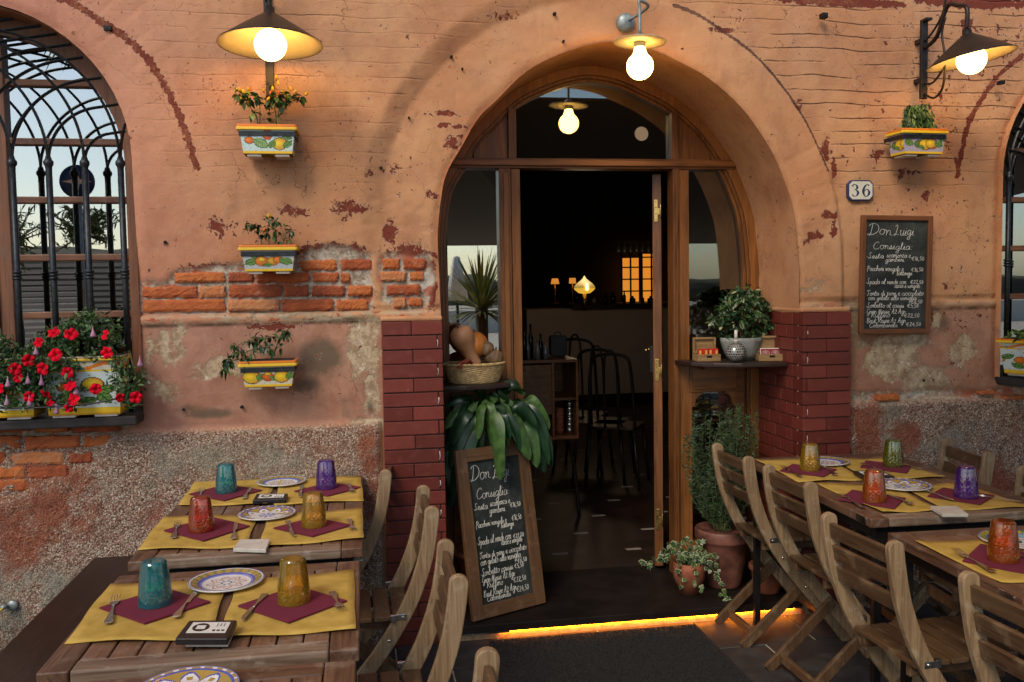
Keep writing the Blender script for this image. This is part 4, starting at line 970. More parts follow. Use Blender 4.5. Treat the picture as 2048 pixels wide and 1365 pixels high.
def dirs(a, b, z):
    A_, B_ = atZ(*a, z), atZ(*b, z); d = (B_-A_); return A_, d.length, math.atan2(d.y, d.x)
def place_cut(kind, a, b, label):
    """a: tines or blade end, b: handle end (image points)"""
    z = TZ+.009; A_, L_, ang = dirs(b, a, z); L_ = min(max(L_, .15), .20); mb = MB()
    def flat(P, z0, z1, mi=0): mb.prism(P, z0, z1, axis='z')
    h = [(0, -.0075), (.012, -.0105), (.03, -.008), (.09, -.0032), (.12, -.003), (.12, .003), (.09, .0032), (.03, .008), (.012, .0105), (0, .0075)]
    s_ = L_/.195
    if kind == 'fork':
        flat([(x*s_, y) for x, y in h], 0, .0022)
        flat([(x*s_, y) for x, y in [(.12, -.003), (.135, -.010), (.152, -.0115), (.152, .0115), (.135, .010), (.12, .003)]], .0012, .003)
        for k in range(4):
            y = -.0098+k*.0065; mb.tube([(.151*s_, y, .002), (.17*s_, y, .0035), (.195*s_, y*.95, .006)], [.0017, .0016, .0008], 5, flat=1)
    elif kind == 'knife':
        flat([(x*s_*.85, y) for x, y in h], 0, .003)
        flat([(x*s_, y) for x, y in [(.10, -.003), (.108, -.008), (.17, -.0095), (.195, -.003), (.19, .004), (.10, .004)]], .0005, .002)
    o = mb.build(kind, MAT['steel'], loc=(A_.x, A_.y, z), bevel=.0007, bseg=1); o.rotation_euler.z = ang
    setp(o, label, kind, 'forks beside the napkins' if kind == 'fork' else 'knives beside the napkins')
for c_ in [('fork', (237, 1182), (216, 1247), 'steel fork left of the teal tumbler on the square left table'), ('knife', (392, 1182), (351, 1235), 'steel knife right of the teal tumbler on the square left table'),
 ('knife', (485, 1241), (531, 1189), 'steel knife left of the amber tumbler on the square left table'), ('fork', (681, 1219), (664, 1184), 'steel fork right of the amber tumbler on the square left table'),
 ('fork', (359, 1038), (347, 1076), 'steel fork left of the red tumbler'), ('knife', (471, 1042), (467, 1078), 'steel knife right of the red tumbler'),
 ('knife', (589, 1073), (575, 1043), 'steel knife left of the amber tumbler on the long left table'), ('fork', (705, 1058), (699, 1039), 'steel fork right of the amber tumbler on the long left table'),
 ('fork', (407, 970), (398, 1000), 'steel fork left of the teal tumbler nearest the left wall'), ('knife', (501, 975), (488, 997), 'steel knife right of the teal tumbler nearest the left wall'),
 ('knife', (601, 996), (604, 972), 'steel knife left of the purple tumbler on the left table'), ('fork', (706, 985), (698, 969), 'steel fork right of the purple tumbler on the left table'),
 ('fork', (1552, 928), (1602, 953), 'steel fork left of the yellow tumbler beside the brick pillar'), ('knife', (1643, 932), (1672, 950), 'steel knife right of the yellow tumbler beside the brick pillar'),
 ('knife', (1774, 945), (1723, 927), 'steel knife left of the olive green tumbler'), ('fork', (1822, 933), (1841, 938), 'steel fork right of the olive green tumbler'),
 ('fork', (1672, 983), (1727, 1016), 'steel fork left of the orange tumbler on the long right table'), ('knife', (1774, 990), (1824, 1009), 'steel knife right of the orange tumbler on the long right table'),
 ('knife', (1908, 1001), (1848, 980), 'steel knife left of the purple tumbler on the right table'), ('fork', (1995, 997), (2044, 1003), 'steel fork right of the purple tumbler on the right table'),
 ('fork', (1900, 1096), (1988, 1144), 'steel fork left of the orange tumbler at the right edge of the photo'), ('knife', (2036, 1111), (2080, 1130), 'steel knife behind the orange tumbler at the right edge of the photo')]: place_cut(*c_)

def slab(name, pts, z, th, mat, label, cat, group=None, parent=None, bev=.002):
    P = [atZ(x, y, z+th) for x, y in pts]; mb = MB(); mb.prism([(p.x, p.y) for p in P], z, z+th, axis='z'); o = mb.build(name, mat, bevel=bev)
    recentre(o); setp(o, label, cat, group); return o
slab('coaster', [(466, 1097), (532, 1099), (540, 1078), (480, 1079)], TZ+.004, .012, MAT['coaster_white'], 'off white stone coaster on the long left table', 'coaster', 'stone coasters')
slab('coaster', [(1885, 1028), (1937, 1028), (1914, 1012), (1860, 1012)], TZ+.004, .012, MAT['coaster_white'], 'off white stone coaster on the long right table', 'coaster', 'stone coasters')
slab('coaster', [(370, 1286), (456, 1286), (470, 1256), (390, 1256)], TZ+.003, .010, MAT['coaster_white'], 'off white stone coaster under the black menu tile', 'coaster', 'stone coasters')
def menu_tile(pts, z, label):
    P = [atZ(x, y, z+.016) for x, y in pts]; c = sum(P, Vector())/4; t = thing('menu_tile', label, 'menu tile', (c.x, c.y, z), 0, 'black menu tiles')
    L_ = [Vector((p.x-c.x, p.y-c.y, 0)) for p in P]; mb = MB(); mb.prism([(p.x, p.y) for p in L_], 0, .016, axis='z'); mb.build('tile', MAT['ink'], t, bevel=.003)
    def at(u_, v_): return (L_[0]*(1-u_)+L_[1]*u_)*(1-v_)+(L_[3]*(1-u_)+L_[2]*u_)*v_
    mb = MB(); q_ = [at(u_, v_) for u_, v_ in ((.13, .28), (.90, .28), (.90, .86), (.13, .86))]; mb.prism([(p.x, p.y) for p in q_], .0161, .0168, axis='z', mi=0)
    e = [at(.36+.17*math.cos(a), .57+.22*math.sin(a)) for a in np.linspace(0, 2*PI, 28)[:-1]]; mb.prism([(p.x, p.y) for p in e], .0168, .0172, axis='z', mi=1)
    q_ = [at(u_, v_) for u_, v_ in ((.27, .47), (.45, .47), (.45, .67), (.27, .67))]; mb.prism([(p.x, p.y) for p in q_], .0172, .0175, axis='z', mi=0)
    for k in range(3): q_ = [at(u_, v_) for u_, v_ in ((.66+.07*k, .62), (.675+.07*k, .62), (.675+.07*k, .78), (.66+.07*k, .78))]; mb.prism([(p.x, p.y) for p in q_], .0168, .0172, axis='z', mi=1)
    for k in range(3): q_ = [at(u_, v_) for u_, v_ in ((.62+.09*k, .36), (.68+.09*k, .36), (.68+.09*k, .44), (.62+.09*k, .44))]; mb.prism([(p.x, p.y) for p in q_], .0168, .0172, axis='z', mi=1)
    mb.build('label', [MAT['paper_white'], MAT['ink']], t)
menu_tile([(350, 1277), (455, 1277), (474, 1240), (378, 1241)], TZ+.0135, 'black square tile with a white label on the square left table')
menu_tile([(505, 1001), (572, 998), (576, 987), (513, 988)], TZ+.003, 'black square tile with a white label on the long left table')
menu_tile([(1733, 957), (1790, 953), (1762, 941), (1706, 942)], TZ+.003, 'black square tile with a white label on the long right table')
# ------------------------------------------------------------------ folding chairs
def offset_curve(P, hw):
    a, b = [], []
    for i, p in enumerate(P):
        q0 = P[max(i-1, 0)]; q1 = P[min(i+1, len(P)-1)]; d = Vector((q1[0]-q0[0], q1[1]-q0[1])).normalized(); n_ = Vector((-d.y, d.x))
        a.append((p[0]+n_.x*hw, p[1]+n_.y*hw)); b.append((p[0]-n_.x*hw, p[1]-n_.y*hw))
    return a, b
def stile_poly():
    P = spline([(.004, .805), (.012, .74), (.035, .63), (.088, .495), (.175, .356), (.26, .25), (.37, .12), (.462, 0)], 5); hw = .0245
    a, b = offset_curve(P, hw); d = Vector((P[0][0]-P[1][0], P[0][1]-P[1][1])).normalized(); n_ = Vector((-d.y, d.x)); cap = []
    for k in range(1, 8): th = PI*k/8; cap.append((P[0][0]-n_.x*hw*math.cos(th)*-1*-1+d.x*hw*math.sin(th)*.9, P[0][1]-n_.y*hw*math.cos(th)+d.y*hw*math.sin(th)*.9))
    # a starts on the +n side
    poly = a[::-1]
    s0 = a[0]; e0 = b[0]; cap = []
    c0 = Vector(((s0[0]+e0[0])/2, (s0[1]+e0[1])/2)); v0 = Vector(s0)-c0
    for k in range(1, 8):
        th = PI*k/8; q_ = c0+v0*math.cos(th)+d*hw*math.sin(th)*.85; cap.append((q_.x, q_.y))
    return poly+cap+b
def make_chair():
    t = thing('folding_chair', '', 'chair', (0, 0, 0), 0, 'wooden folding chairs round the tables')
    SP = stile_poly(); W = .163
    for s_ in (-1, 1):
        mb = MB(); mb.prism(SP, s_*W-.011, s_*W+.011); mb.build('back_stile', MAT['chair_lit_z'], t, bevel=.0035)
        mb = MB(); a, b = offset_curve([(-.012, 0), (.275, .262)], .021); mb.prism(a+b[::-1], s_*(W-.0235)-.0095, s_*(W-.0235)+.0095); mb.build('leg', MAT['chair_wood_z'], t, bevel=.003)
        sb = MB()
        for (x, z) in ((.262, .25), (.155, .385)): sb.lathe([(0.0005, .0025), (.004, .002), (.0055, 0)], 10, M=Matrix.Translation((x, s_*(W+.0112), z)) @ Matrix.Rotation(-s_*PI/2, 4, 'X'))
        sb.build('bolt', MAT['steel'], t)
        br = MB(); br.box(.095, .150, s_*(W+.0115)-.0015, s_*(W+.0115)+.0015, .452, .472); br.box(.135, .15, s_*(W+.0115)-.0018, s_*(W+.0115)+.012*1, .450, .474); br.tube([(.108, s_*(W+.010), .462), (.108, s_*(W+.017), .462)], .0045, 8)
        br.build('bracket', MAT['steel'], t, bevel=.001)
    def xs_at(z):
        P = [(.004, .805), (.012, .74), (.035, .63), (.088, .495)]
        for i in range(len(P)-1):
            if P[i+1][1] <= z <= P[i][1]: u_ = (P[i][1]-z)/(P[i][1]-P[i+1][1]); return P[i][0]+(P[i+1][0]-P[i][0])*u_, math.atan2(P[i+1][0]-P[i][0], P[i][1]-P[i+1][1])
        return .004, 0
    for z in (.772, .702, .632):
        x, an = xs_at(z); mb = MB(); mb.box(-.008, .008, -W+.0115, W-.0115, -.024, .024, M=Matrix.Translation((x, 0, z)) @ Matrix.Rotation(-an, 4, 'Y')); mb.build('back_slat', MAT['chair_wood_y'], t, bevel=.003)
    mb = MB()
    for k in range(6): x = .085+k*.062; mb.box(x, x+.054, -W+.014+.0, W-.014, .442, .458)
    mb.build('seat', MAT['chair_wood_y'], t, bevel=.003)
    for s_ in (-1, 1):
        mb = MB(); mb.box(.09, .45, s_*.11-.01, s_*.11+.01, .405, .4415); mb.build('seat_rail', MAT['chair_wood_x'], t, bevel=.003)
    mb = MB(); mb.box(.035, .052, -W+.034, W-.034, .03, .068); mb.build('stretcher', MAT['chair_wood_y'], t, bevel=.003)
    mb = MB(); mb.box(.37, .385, -W+.0115, W-.0115, .085, .125); mb.build('stretcher', MAT['chair_wood_y'], t, bevel=.003)
    mb = MB(); mb.box(.40, .43, -.1, .1, .36, .404); mb.build('seat_support', MAT['chair_wood_y'], t, bevel=.003)
    return t
ch0 = make_chair()
CH = [((.095, -.122), math.pi-.12, 'folding wooden chair nearest the left brick pillar, at the far end of the left tables'),
      ((.208, -.77), math.pi+.02, 'folding wooden chair second from the brick pillar in the left row'),
      ((.222, -1.50), math.pi+.01, 'folding wooden chair whose back overlaps the leaning chalkboard'),
      ((.232, -2.30), math.pi+.0, 'folding wooden chair of which only the back tops show at the bottom edge'),
      ((1.568, -.205), .015, 'folding wooden chair in front of the rosemary pot, backmost of the right row'),
      ((1.577, -.715), .02, 'folding wooden chair between the rosemary chair and the orange tumbler, right table'),
      ((1.432, -1.46), .06, 'folding wooden chair pulled back from the right tables beside the table corner plate'),
      ((1.47, -2.07), .05, 'folding wooden chair cut by the bottom right corner of the photo'),
      ((2.595, -.36), math.pi-.11, 'pale folding chair standing against the pebbled wall behind the purple tumbler'),
      ((2.50, -.97), math.pi-.08, 'pale folding chair cut by the right edge of the photo beside the right table')]
for i, (xy, rz, l) in enumerate(CH):
    c = ch0 if i == 0 else copy_tree(ch0)
    c.location = (xy[0], xy[1], 0.002); c.rotation_euler.z = rz; c['label'] = l
# ------------------------------------------------------------------ wall lamps
def wall_lamp(bx, bz0, bz1, c, R, tilt, label, scroll=True, rot=0):
    t = thing('wall_lamp', label, 'lamp', (bx, -.03, (bz0+bz1)/2), 0, 'cone shaded wall lamps'); o3 = Vector(t.location)
    def l(x, y, z): return Vector((x, y, z))-o3
    mb = MB(); a = l(bx, -.05, bz0); b = l(bx, -.05, bz1); mb.box(a.x-.016, a.x+.016, -.018, .0, a.z, b.z); mb.box(a.x-.016, a.x+.016, -.05, -.018, b.z-.012, b.z); mb.box(-.012, .012, .0, .05, b.z-.1, b.z-.08); mb.box(-.012, .012, .0, .05, a.z+.08, a.z+.1)
    mb.build('wall_bar', MAT['lamp_brown'], t, bevel=.002)
    cc = Vector(c)-o3; M_ = Matrix.Translation(cc) @ Matrix.Rotation(tilt, 4, 'Y') @ Matrix.Rotation(-.05, 4, 'X')
    sh = MB(); h = R*.62; prof = [(R, 0), (R*.995, .004)]+[(R*(1-u_)+.02*u_, h*u_**.93) for u_ in np.linspace(.08, 1, 9)]+[(.018, h+.02), (.001, h+.024)]
    sh.lathe(prof, 56, 0, M=M_); inn = [(R-.001, .0015)]+[((R-.004)*(1-u_)+.018*u_, h*u_**.93-.004) for u_ in np.linspace(.05, .98, 9)]+[(.001, h-.008)]
    sh.lathe(inn, 56, 1, M=M_); sh.lathe([(R, 0), (R-.001, .0015)], 56, 0, M=M_); sh.build('lamp_shade', [MAT['lamp_brown'], MAT['shade_inner']], t, fix=False)
    g = MB(); gr = .0605; th = [PI*i/18 for i in range(19)]; g.lathe([(max(gr*math.sin(a), .0004), -gr*math.cos(a)) for a in th], 36, M=M_ @ Matrix.Translation((0, 0, .0))); g.build('globe_bulb', MAT['bulb_glow'], t)
    tp = M_ @ Vector((0, 0, h+.02)); arm = MB()
    a0 = l(bx, -.05, bz1-.13)
    mid = Vector(((a0.x+tp.x)/2, (a0.y+tp.y)/2, tp.z+.10))
    arm.tube(spline([a0, Vector((a0.x+(tp.x-a0.x)*.15, a0.y+(tp.y-a0.y)*.3, a0.z+.03)), Vector((a0.x+(tp.x-a0.x)*.35, a0.y+(tp.y-a0.y)*.55, a0.z+.14)), Vector((a0.x*.3+tp.x*.7, a0.y*.22+tp.y*.78, tp.z+.12)), Vector((tp.x, tp.y, tp.z+.09)), tp], 7), .0095, 8)
    arm.tube([tp, tp+Vector((0, 0, -.03))], .018, 10)
    arm.build('arm', MAT['lamp_brown'], t)
    if scroll:
        sc_ = MB()
        def pl(P): return [Vector((a0.x+(tp.x-a0.x)*u_, a0.y+(tp.y-a0.y)*u_, a0.z+w_)) for u_, w_ in P]
        sc_.tube(spline(pl([(0, .03), (.25, .07), (.45, .13), (.5, .2), (.44, .25), (.38, .24), (.37, .2), (.41, .19)]), 7), .005, 6)
        sc_.tube(spline(pl([(0, -.16), (.2, -.17), (.42, -.13), (.4, -.08), (.33, -.06)]), 7), .005, 6); sc_.tube(spline(pl([(0, -.21), (.25, -.24), (.46, -.2), (.5, -.08), (.42, .03), (.5, .1)]), 7), .005, 6)
        sc_.build('scroll', MAT['lamp_brown'], t)
        w_ = MB(); w_.tube([l(bx+.18, -.16, bz1+.5), Vector((a0.x*.5+tp.x*.5, a0.y*.4+tp.y*.6, tp.z+.13))], .002, 5); w_.build('wire', MAT['black_plastic'], t)
    return t
pL = atY(541, 93, -.30); wall_lamp(atY(543, 200).x, atY(543, 216).z, 2.86, (pL.x, -.30, pL.z+.005), .196, 0.0, 'dark cone lamp with a glowing round bulb on the wall above the yellow pepper planter', False)
pR = atY(1943, 120, -.33); wall_lamp(atY(1837, 120).x, atY(1837, 202).z, atY(1837, 45).z, (pR.x, -.33, pR.z), .178, -.16, 'dark cone lamp on a scrolled iron bracket at the upper right of the wall', True)
t = thing('disc_lamp', 'small lamp with a flat white disc shade hanging above the doorway', 'lamp', (atY(1250, 47).x, 0, atY(1250, 47).z)); o3 = Vector(t.location)
mb = MB(); mb.lathe([(.042, 0), (.042, .02), (.036, .03), (.024, .038), (.001, .04)], 28, M=Matrix.Translation((0, .008, 0)) @ Matrix.Rotation(PI/2, 4, 'X')); mb.build('wall_box', MAT['zinc'], t, bevel=.002)
p = atY(1280, 133, -.2)-o3; dz = .0
mb = MB(); top = p+Vector((0, 0, .135)); mb.tube(spline([Vector((.01, -.03, .005)), Vector((.06, -.14, .03)), Vector((p.x, -.2, .035)), Vector((p.x, -.2, 0)), top], 5), .007, 8)
mb.lathe([(.010, .03), (.026, .018), (.030, .0), (.030, -.004)], 20, M=Matrix.Translation(p+Vector((0, 0, .105)))); mb.build('arm', MAT['zinc'], t)
mb = MB(); q_ = p+Vector((0, 0, .1)); mb.lathe([(.02, .004), (.109, .001), (.11, -.001), (.109, -.003), (.02, -.001)], 48, M=Matrix.Translation(q_) @ Matrix.Rotation(.04, 4, 'Y')); mb.build('lamp_shade', MAT['shade_inner'], t)
mb = MB(); mb.tube([q_, q_+Vector((0, 0, -.022))], .024, 20); mb.build('socket', MAT['zinc'], t)
mb = MB(); r_ = .056; pr = [(max(r_*math.sin(a), .0004), -r_*math.cos(a)) for a in np.linspace(0, 2.55, 16)]+[(.025, .062), (.022, .078)]; mb.lathe(pr, 32, M=Matrix.Translation(p)); mb.build('globe_bulb', MAT['bulb_glow_small'], t)
mb = MB(); mb.tube(spline([Vector((p.x, -.2, .03)), Vector((p.x+.02, -.16, .1)), Vector((p.x+.02, -.06, .3))], 6), .003, 6); mb.build('wire', MAT['black_plastic'], t)

# ------------------------------------------------------------------ single stroke handwriting
G = {
'a': (1, [[(.8, .85), (.4, 1), (.08, .55), (.2, .05), (.55, .1), (.8, .9), (.78, .2), (1, .05)]]), 'b': (.9, [[(0, .2), (.3, 1.6), (.2, 2), (.1, 1.2), (.12, .1), (.5, 0), (.8, .4), (.6, .9), (.35, .7)]]),
'c': (.8, [[(.75, .8), (.45, 1), (.08, .5), (.3, .0), (.8, .15)]]), 'd': (1, [[(.8, .8), (.4, 1), (.08, .5), (.3, 0), (.7, .3), (.85, 2), (.8, .3), (1, .05)]]),
'e': (.8, [[(.05, .4), (.5, .55), (.55, .9), (.3, 1), (.05, .5), (.3, 0), (.8, .2)]]), 'f': (.7, [[(0, .1), (.4, 1.2), (.5, 1.9), (.25, 1.7), (.2, -.7), (.35, -.9), (.4, -.2), (.7, .2)]]),
'g': (1, [[(.8, .85), (.4, 1), (.08, .5), (.3, .05), (.75, .5), (.8, 1), (.75, -.6), (.4, -.95), (.2, -.6), (.95, .1)]]), 'h': (.95, [[(0, .2), (.35, 1.6), (.2, 2), (.12, 0)], [(.12, .4), (.5, 1), (.7, .7), (.7, .1), (.95, .05)]]),
'i': (.5, [[(0, .1), (.25, .95), (.22, .1), (.5, .05)], [(.3, 1.4), (.33, 1.48)]]), 'l': (.55, [[(0, .1), (.4, 1.5), (.3, 2), (.15, 1.2), (.2, .1), (.55, .1)]]),
'm': (1.4, [[(0, .8), (.15, 1), (.15, 0)], [(.15, .5), (.4, 1), (.55, .8), (.55, 0)], [(.55, .5), (.85, 1), (1.05, .8), (1.05, .1), (1.4, .05)]]), 'n': (1, [[(0, .8), (.15, 1), (.15, 0)], [(.15, .5), (.5, 1), (.68, .7), (.68, .1), (1, .05)]]),
'o': (.9, [[(.6, .95), (.25, .95), (.05, .45), (.3, 0), (.65, .2), (.7, .7), (.5, 1), (.9, .8)]]), 'p': (.95, [[(0, .7), (.2, 1), (.15, -.9)], [(.15, .5), (.5, 1), (.8, .5), (.45, 0), (.2, .2)]]),
'r': (.75, [[(0, .1), (.2, 1.1), (.3, .8), (.55, .9), (.45, .2), (.75, .05)]]), 's': (.7, [[(0, .1), (.35, 1), (.3, .7), (.55, .3), (.3, 0), (.1, .15), (.7, .1)]]),
't': (.7, [[(0, .1), (.3, 1.7), (.22, .2), (.45, 0), (.7, .15)], [(0, 1.15), (.65, 1.2)]]), 'u': (1, [[(0, .8), (.15, 1), (.12, .2), (.4, 0), (.7, .5), (.75, 1), (.72, .1), (1, .05)]]),
'v': (.85, [[(0, .9), (.15, 1), (.3, 0), (.65, .9), (.85, .9)]]), 'z': (.85, [[(.05, .9), (.6, 1), (.1, .05), (.5, .1), (.85, .05)]]),
'A': (1.2, [[(0, 0), (.55, 2), (.6, 1.9), (.8, 0), (1.1, .1)], [(.15, .8), (.9, .85)]]), 'B': (1.2, [[(.2, 0), (.3, 1.9)], [(0, 1.6), (.5, 2), (.95, 1.6), (.35, 1.05), (1, .6), (.6, 0), (.15, .1)]]),
'C': (1.3, [[(1.05, 1.6), (.9, 2), (.35, 1.7), (.05, .8), (.35, 0), (.9, .1), (1.25, .4)]]), 'D': (1.6, [[(.5, 1.9), (.35, .1), (.05, -.1), (.0, .15), (.6, 0), (1.3, .6), (1.35, 1.5), (.8, 2.05), (.2, 1.9), (.1, 1.6)]]),
'G': (1.3, [[(1, 1.6), (.8, 2), (.3, 1.6), (.1, .7), (.5, .1), (1, .5), (1.05, 1), (1, -.5), (.6, -.8), (.5, -.4), (1.2, .2)]]), 'L': (1.2, [[(.1, 1.7), (.4, 2), (.6, 1.7), (.4, .4), (.1, -.15), (-.05, .1), (.5, .1), (1.1, 0)]]),
'M': (1.6, [[(0, 0), (.25, 1.9), (.6, .3), (1.0, 1.95), (1.15, .1), (1.5, .1)]]), 'P': (1.1, [[(.15, -.4), (.3, 1.8)], [(.0, 1.5), (.5, 2), (.95, 1.6), (.7, 1), (.3, .95)]]),
'R': (1.2, [[(.15, 0), (.3, 1.8)], [(.0, 1.5), (.5, 2), (.95, 1.6), (.65, 1.05), (.3, 1), (.7, .5), (1.15, 0)]]), 'S': (1.1, [[(.9, 1.8), (.6, 2.05), (.35, 1.6), (.6, .9), (.65, .3), (.3, 0), (0, .3), (.5, .3), (1.05, .1)]]),
'T': (1.1, [[(.0, 1.7), (.5, 1.85), (1.15, 1.95)], [(.6, 1.85), (.5, .2), (.3, 0), (.15, .2)]]),
'0': (.9, [[(.4, 1.5), (.1, .8), (.35, 0), (.7, .7), (.4, 1.5)]]), '1': (.5, [[(.05, 1.1), (.35, 1.5), (.3, 0)]]), '2': (.9, [[(.1, 1.2), (.4, 1.5), (.65, 1.1), (.1, .05), (.8, .05)]]), '4': (.9, [[(.45, 1.5), (.1, .5), (.8, .55)], [(.6, 1), (.55, 0)]]),
'5': (.9, [[(.7, 1.5), (.25, 1.45), (.2, .85), (.6, .8), (.6, .15), (.1, .05)]]), '6': (.9, [[(.6, 1.5), (.2, .9), (.15, .2), (.5, 0), (.7, .4), (.4, .75), (.18, .45)]]),
'E': (1.2, [[(1, 1.35), (.6, 1.5), (.25, .8), (.55, 0), (1, .15)], [(0, .95), (.8, 1.0)], [(0, .6), (.75, .65)]]), ',': (.4, [[(.15, .1), (.05, -.35)]]), '.': (.4, [[(.12, .05), (.18, .1)]]), ':': (.5, [[(.15, .1), (.2, .18)], [(.2, .8), (.25, .88)]]), "'": (.3, [[(.1, 1.6), (.2, 2)]]), '*': (.5, [[(.15, .5), (.25, .6)]]), ' ': (.6, []),
}
def write(mb, txt, x0, x1, base, xh, to3, rad, rg):
    wd = sum(G[c][0] for c in txt); sx = (x1-x0)/wd; x = x0
    for c in txt:
        gw, st = G[c]; jy = rg.uniform(-.08, .08)*xh; jj = rg.uniform(.92, 1.08)
        for s_ in st:
            P = [(x+(a*sx*jj)+.12*b*xh, base+(b*xh*jj)+jy) for a, b in s_]
            if len(P) > 2: P = spline(P, 4)
            Q = [to3(a, b) for a, b in P]
            if (Q[0]-Q[-1]).length < 1e-6 and len(Q) == 2: continue
            mb.tube(Q, rad*rg.uniform(.85, 1.15), 4, sm=False)
        x += gw*sx
# (text, x0, x1, baseline, x height) in units of the slate panel, 0..1 left to right and top to bottom
MENU = [('Don', .04, .43, .134, .052), ('Luigi', .46, .78, .134, .052), ('Consiglia:', .13, .77, .267, .038), ('*Sesta', .02, .31, .349, .028), ('scamorza e', .35, .74, .340, .026), ('E16,50', .75, .96, .366, .024), ('gamberi.', .33, .65, .379, .024),
 ('*Paccheri vongole e', .02, .63, .465, .026), ('E16,50', .75, .95, .468, .024), ('bottarga', .52, .77, .504, .024), ('*Spada al verde con', .02, .68, .586, .027), ('E22,50', .74, .96, .582, .024), ('cozze e vongole', .49, .90, .620, .023),
 ('*Torta di pere e cioccolato', .02, .965, .69, .026), ('con gelato alla vaniglia', .07, .85, .733, .025), ('E6,50', .76, .95, .763, .024), ('*Sorbetto al cassis', .03, .65, .802, .026), ('E5,50', .70, .89, .802, .024),
 ("*Gran Messe' A2 Agr", .03, .68, .858, .025), ('Ruffino', .12, .43, .893, .026), ('E22,50', .65, .91, .893, .025), ('*Brut Rosee A2 Agr.', .03, .70, .944, .025), ('Colombarola.', .10, .57, .985, .023), ('E24,50', .69, .94, .974, .025)]
def board(name, label, w_, h_, fw, matx, matz, mw, menu, rad, fs_thick=.02, seed=5):
    """upright board in local xz, front towards -y, lower left corner at the origin"""
    t = thing(name, label, 'chalkboard'); 
    for a in (0, w_-fw): mb = MB(); mb.box(a, a+fw, -fs_thick, 0, 0, h_); mb.build('frame_stile', matz, t, bevel=.003)
    for a in (0, h_-fw): mb = MB(); mb.box(fw+.0005, w_-fw-.0005, -fs_thick+.001, 0, a, a+fw); mb.build('frame_rail', matx, t, bevel=.003)
    mb = MB(); mb.box(fw-.002, w_-fw+.002, -fs_thick*.45, -.001, fw-.002, h_-fw+.002); mb.build('slate', MAT['chalkboard'], t)
    tx = MB(); rg = random.Random(seed); pw, ph = w_-2*fw, h_-2*fw; yy = -fs_thick*.45-.0006
    for s_, x0, x1, b, xh in menu:
        write(tx, s_, fw+x0*pw, fw+x1*pw, h_-fw-b*ph, xh*ph*.92, lambda a, c: Vector((a, yy, c)), rad, rg)
    tx.build('chalk_writing', MAT['chalk'], t, fix=False)
    return t
p0 = atY(1723, 669, -.04); p1 = atY(1868, 429, -.04)
b1 = board('wall_chalkboard', 'framed chalkboard menu hanging on the wall below the house number', p1.x-p0.x, p1.z-p0.z, .023, MAT['red_frame_wood_x'], MAT['red_frame_wood_z'], 0, MENU, .00105)
b1.location = (p0.x, -.004, p0.z); b1.rotation_euler.y = .018
M2 = [(a, b+.012*math.sin(i*2.1), c+.012*math.sin(i*2.1), d+.006*math.sin(i*1.3), e*(1+.1*math.sin(i*3.3))) for i, (a, b, c, d, e) in enumerate(MENU) if a != '*Sorbetto al cassis']+[('*Sorbetto cassis', .03, .66, .802, .026)]
# leaning board on the step
bw, bh = .40, .755
b2 = board('standing_chalkboard', 'tall chalkboard menu in a thick brown frame leaning in the doorway under the plant', bw, bh, .058, MAT['board_wood_x'], MAT['board_wood_z'], 0, M2, .0012, .025, 17)
A_ = atZ(943, 1248, STZ); B_ = atZ(1085, 1206, STZ)
b2.location = (A_.x, A_.y+.02, STZ+.003); ang = math.atan2(B_.y-A_.y, B_.x-A_.x)
b2.rotation_euler = (-.17, 0, ang*.9)
print('standing board', A_, B_, (B_-A_).length, ang)

# ------------------------------------------------------------------ house number
t = thing('house_number', 'white enamel house number plate reading 36 with a blue rim above the wall chalkboard', 'house number', (atY(1723, 381).x, .018, atY(1723, 381).z))
def oct_(w_, h_, c): return [(-w_+c, -h_), (w_-c, -h_), (w_, -h_+c), (w_, h_-c), (w_-c, h_), (-w_+c, h_), (-w_, h_-c), (-w_, -h_+c)]
mb = MB(); mb.prism(oct_(.0645, .048, .018), -.012, .03); mb.build('rim', simple('enamel_blue', (.02, .04, .12), .2), t, bevel=.003)
mb = MB(); mb.prism(oct_(.058, .0415, .015), -.0142, -.0122); mb.build('face', simple('enamel_white', (.72, .68, .56), .2, 0, .04, 20, 0), t, bevel=.001)
def ribbon(mb, P, W_, y, mi=0, n_=8):
    Q = spline([(a, b, c) for (a, b), c in zip(P, W_)], n_); L_, R_ = [], []
    for i, q_ in enumerate(Q):
        a = Q[max(i-1, 0)]; b = Q[min(i+1, len(Q)-1)]; d = Vector((b[0]-a[0], b[1]-a[1])); d = d.normalized() if d.length > 1e-9 else Vector((1, 0)); n__ = Vector((-d.y, d.x))*max(q_[2], .0004)
        L_.append((q_[0]+n__.x, y, q_[1]+n__.y)); R_.append((q_[0]-n__.x, y, q_[1]-n__.y))
    mb.strip(L_, R_, mi, False)
mb = MB(); y = -.0146
ribbon(mb, [(-.044, .018), (-.038, .026), (-.026, .025), (-.019, .014), (-.026, .004), (-.033, .003)], [.004, .002, .002, .0052, .002, .0012], y)
ribbon(mb, [(-.033, .003), (-.024, .001), (-.015, -.011), (-.024, -.026), (-.036, -.027), (-.044, -.019)], [.0012, .002, .0058, .002, .0018, .004], y)
ribbon(mb, [(.040, .021), (.032, .027), (.019, .018), (.011, -.004), (.018, -.024), (.029, -.028), (.041, -.012), (.034, .004), (.024, .003), (.016, -.006)], [.0036, .002, .004, .0062, .003, .002, .0058, .0022, .0018, .001], y)
mb.build('numerals', simple('numeral_blue', (.02, .035, .1), .25, 0, .05, 20, 0), t, fix=False)
for x in (-.045, .05):
    pass
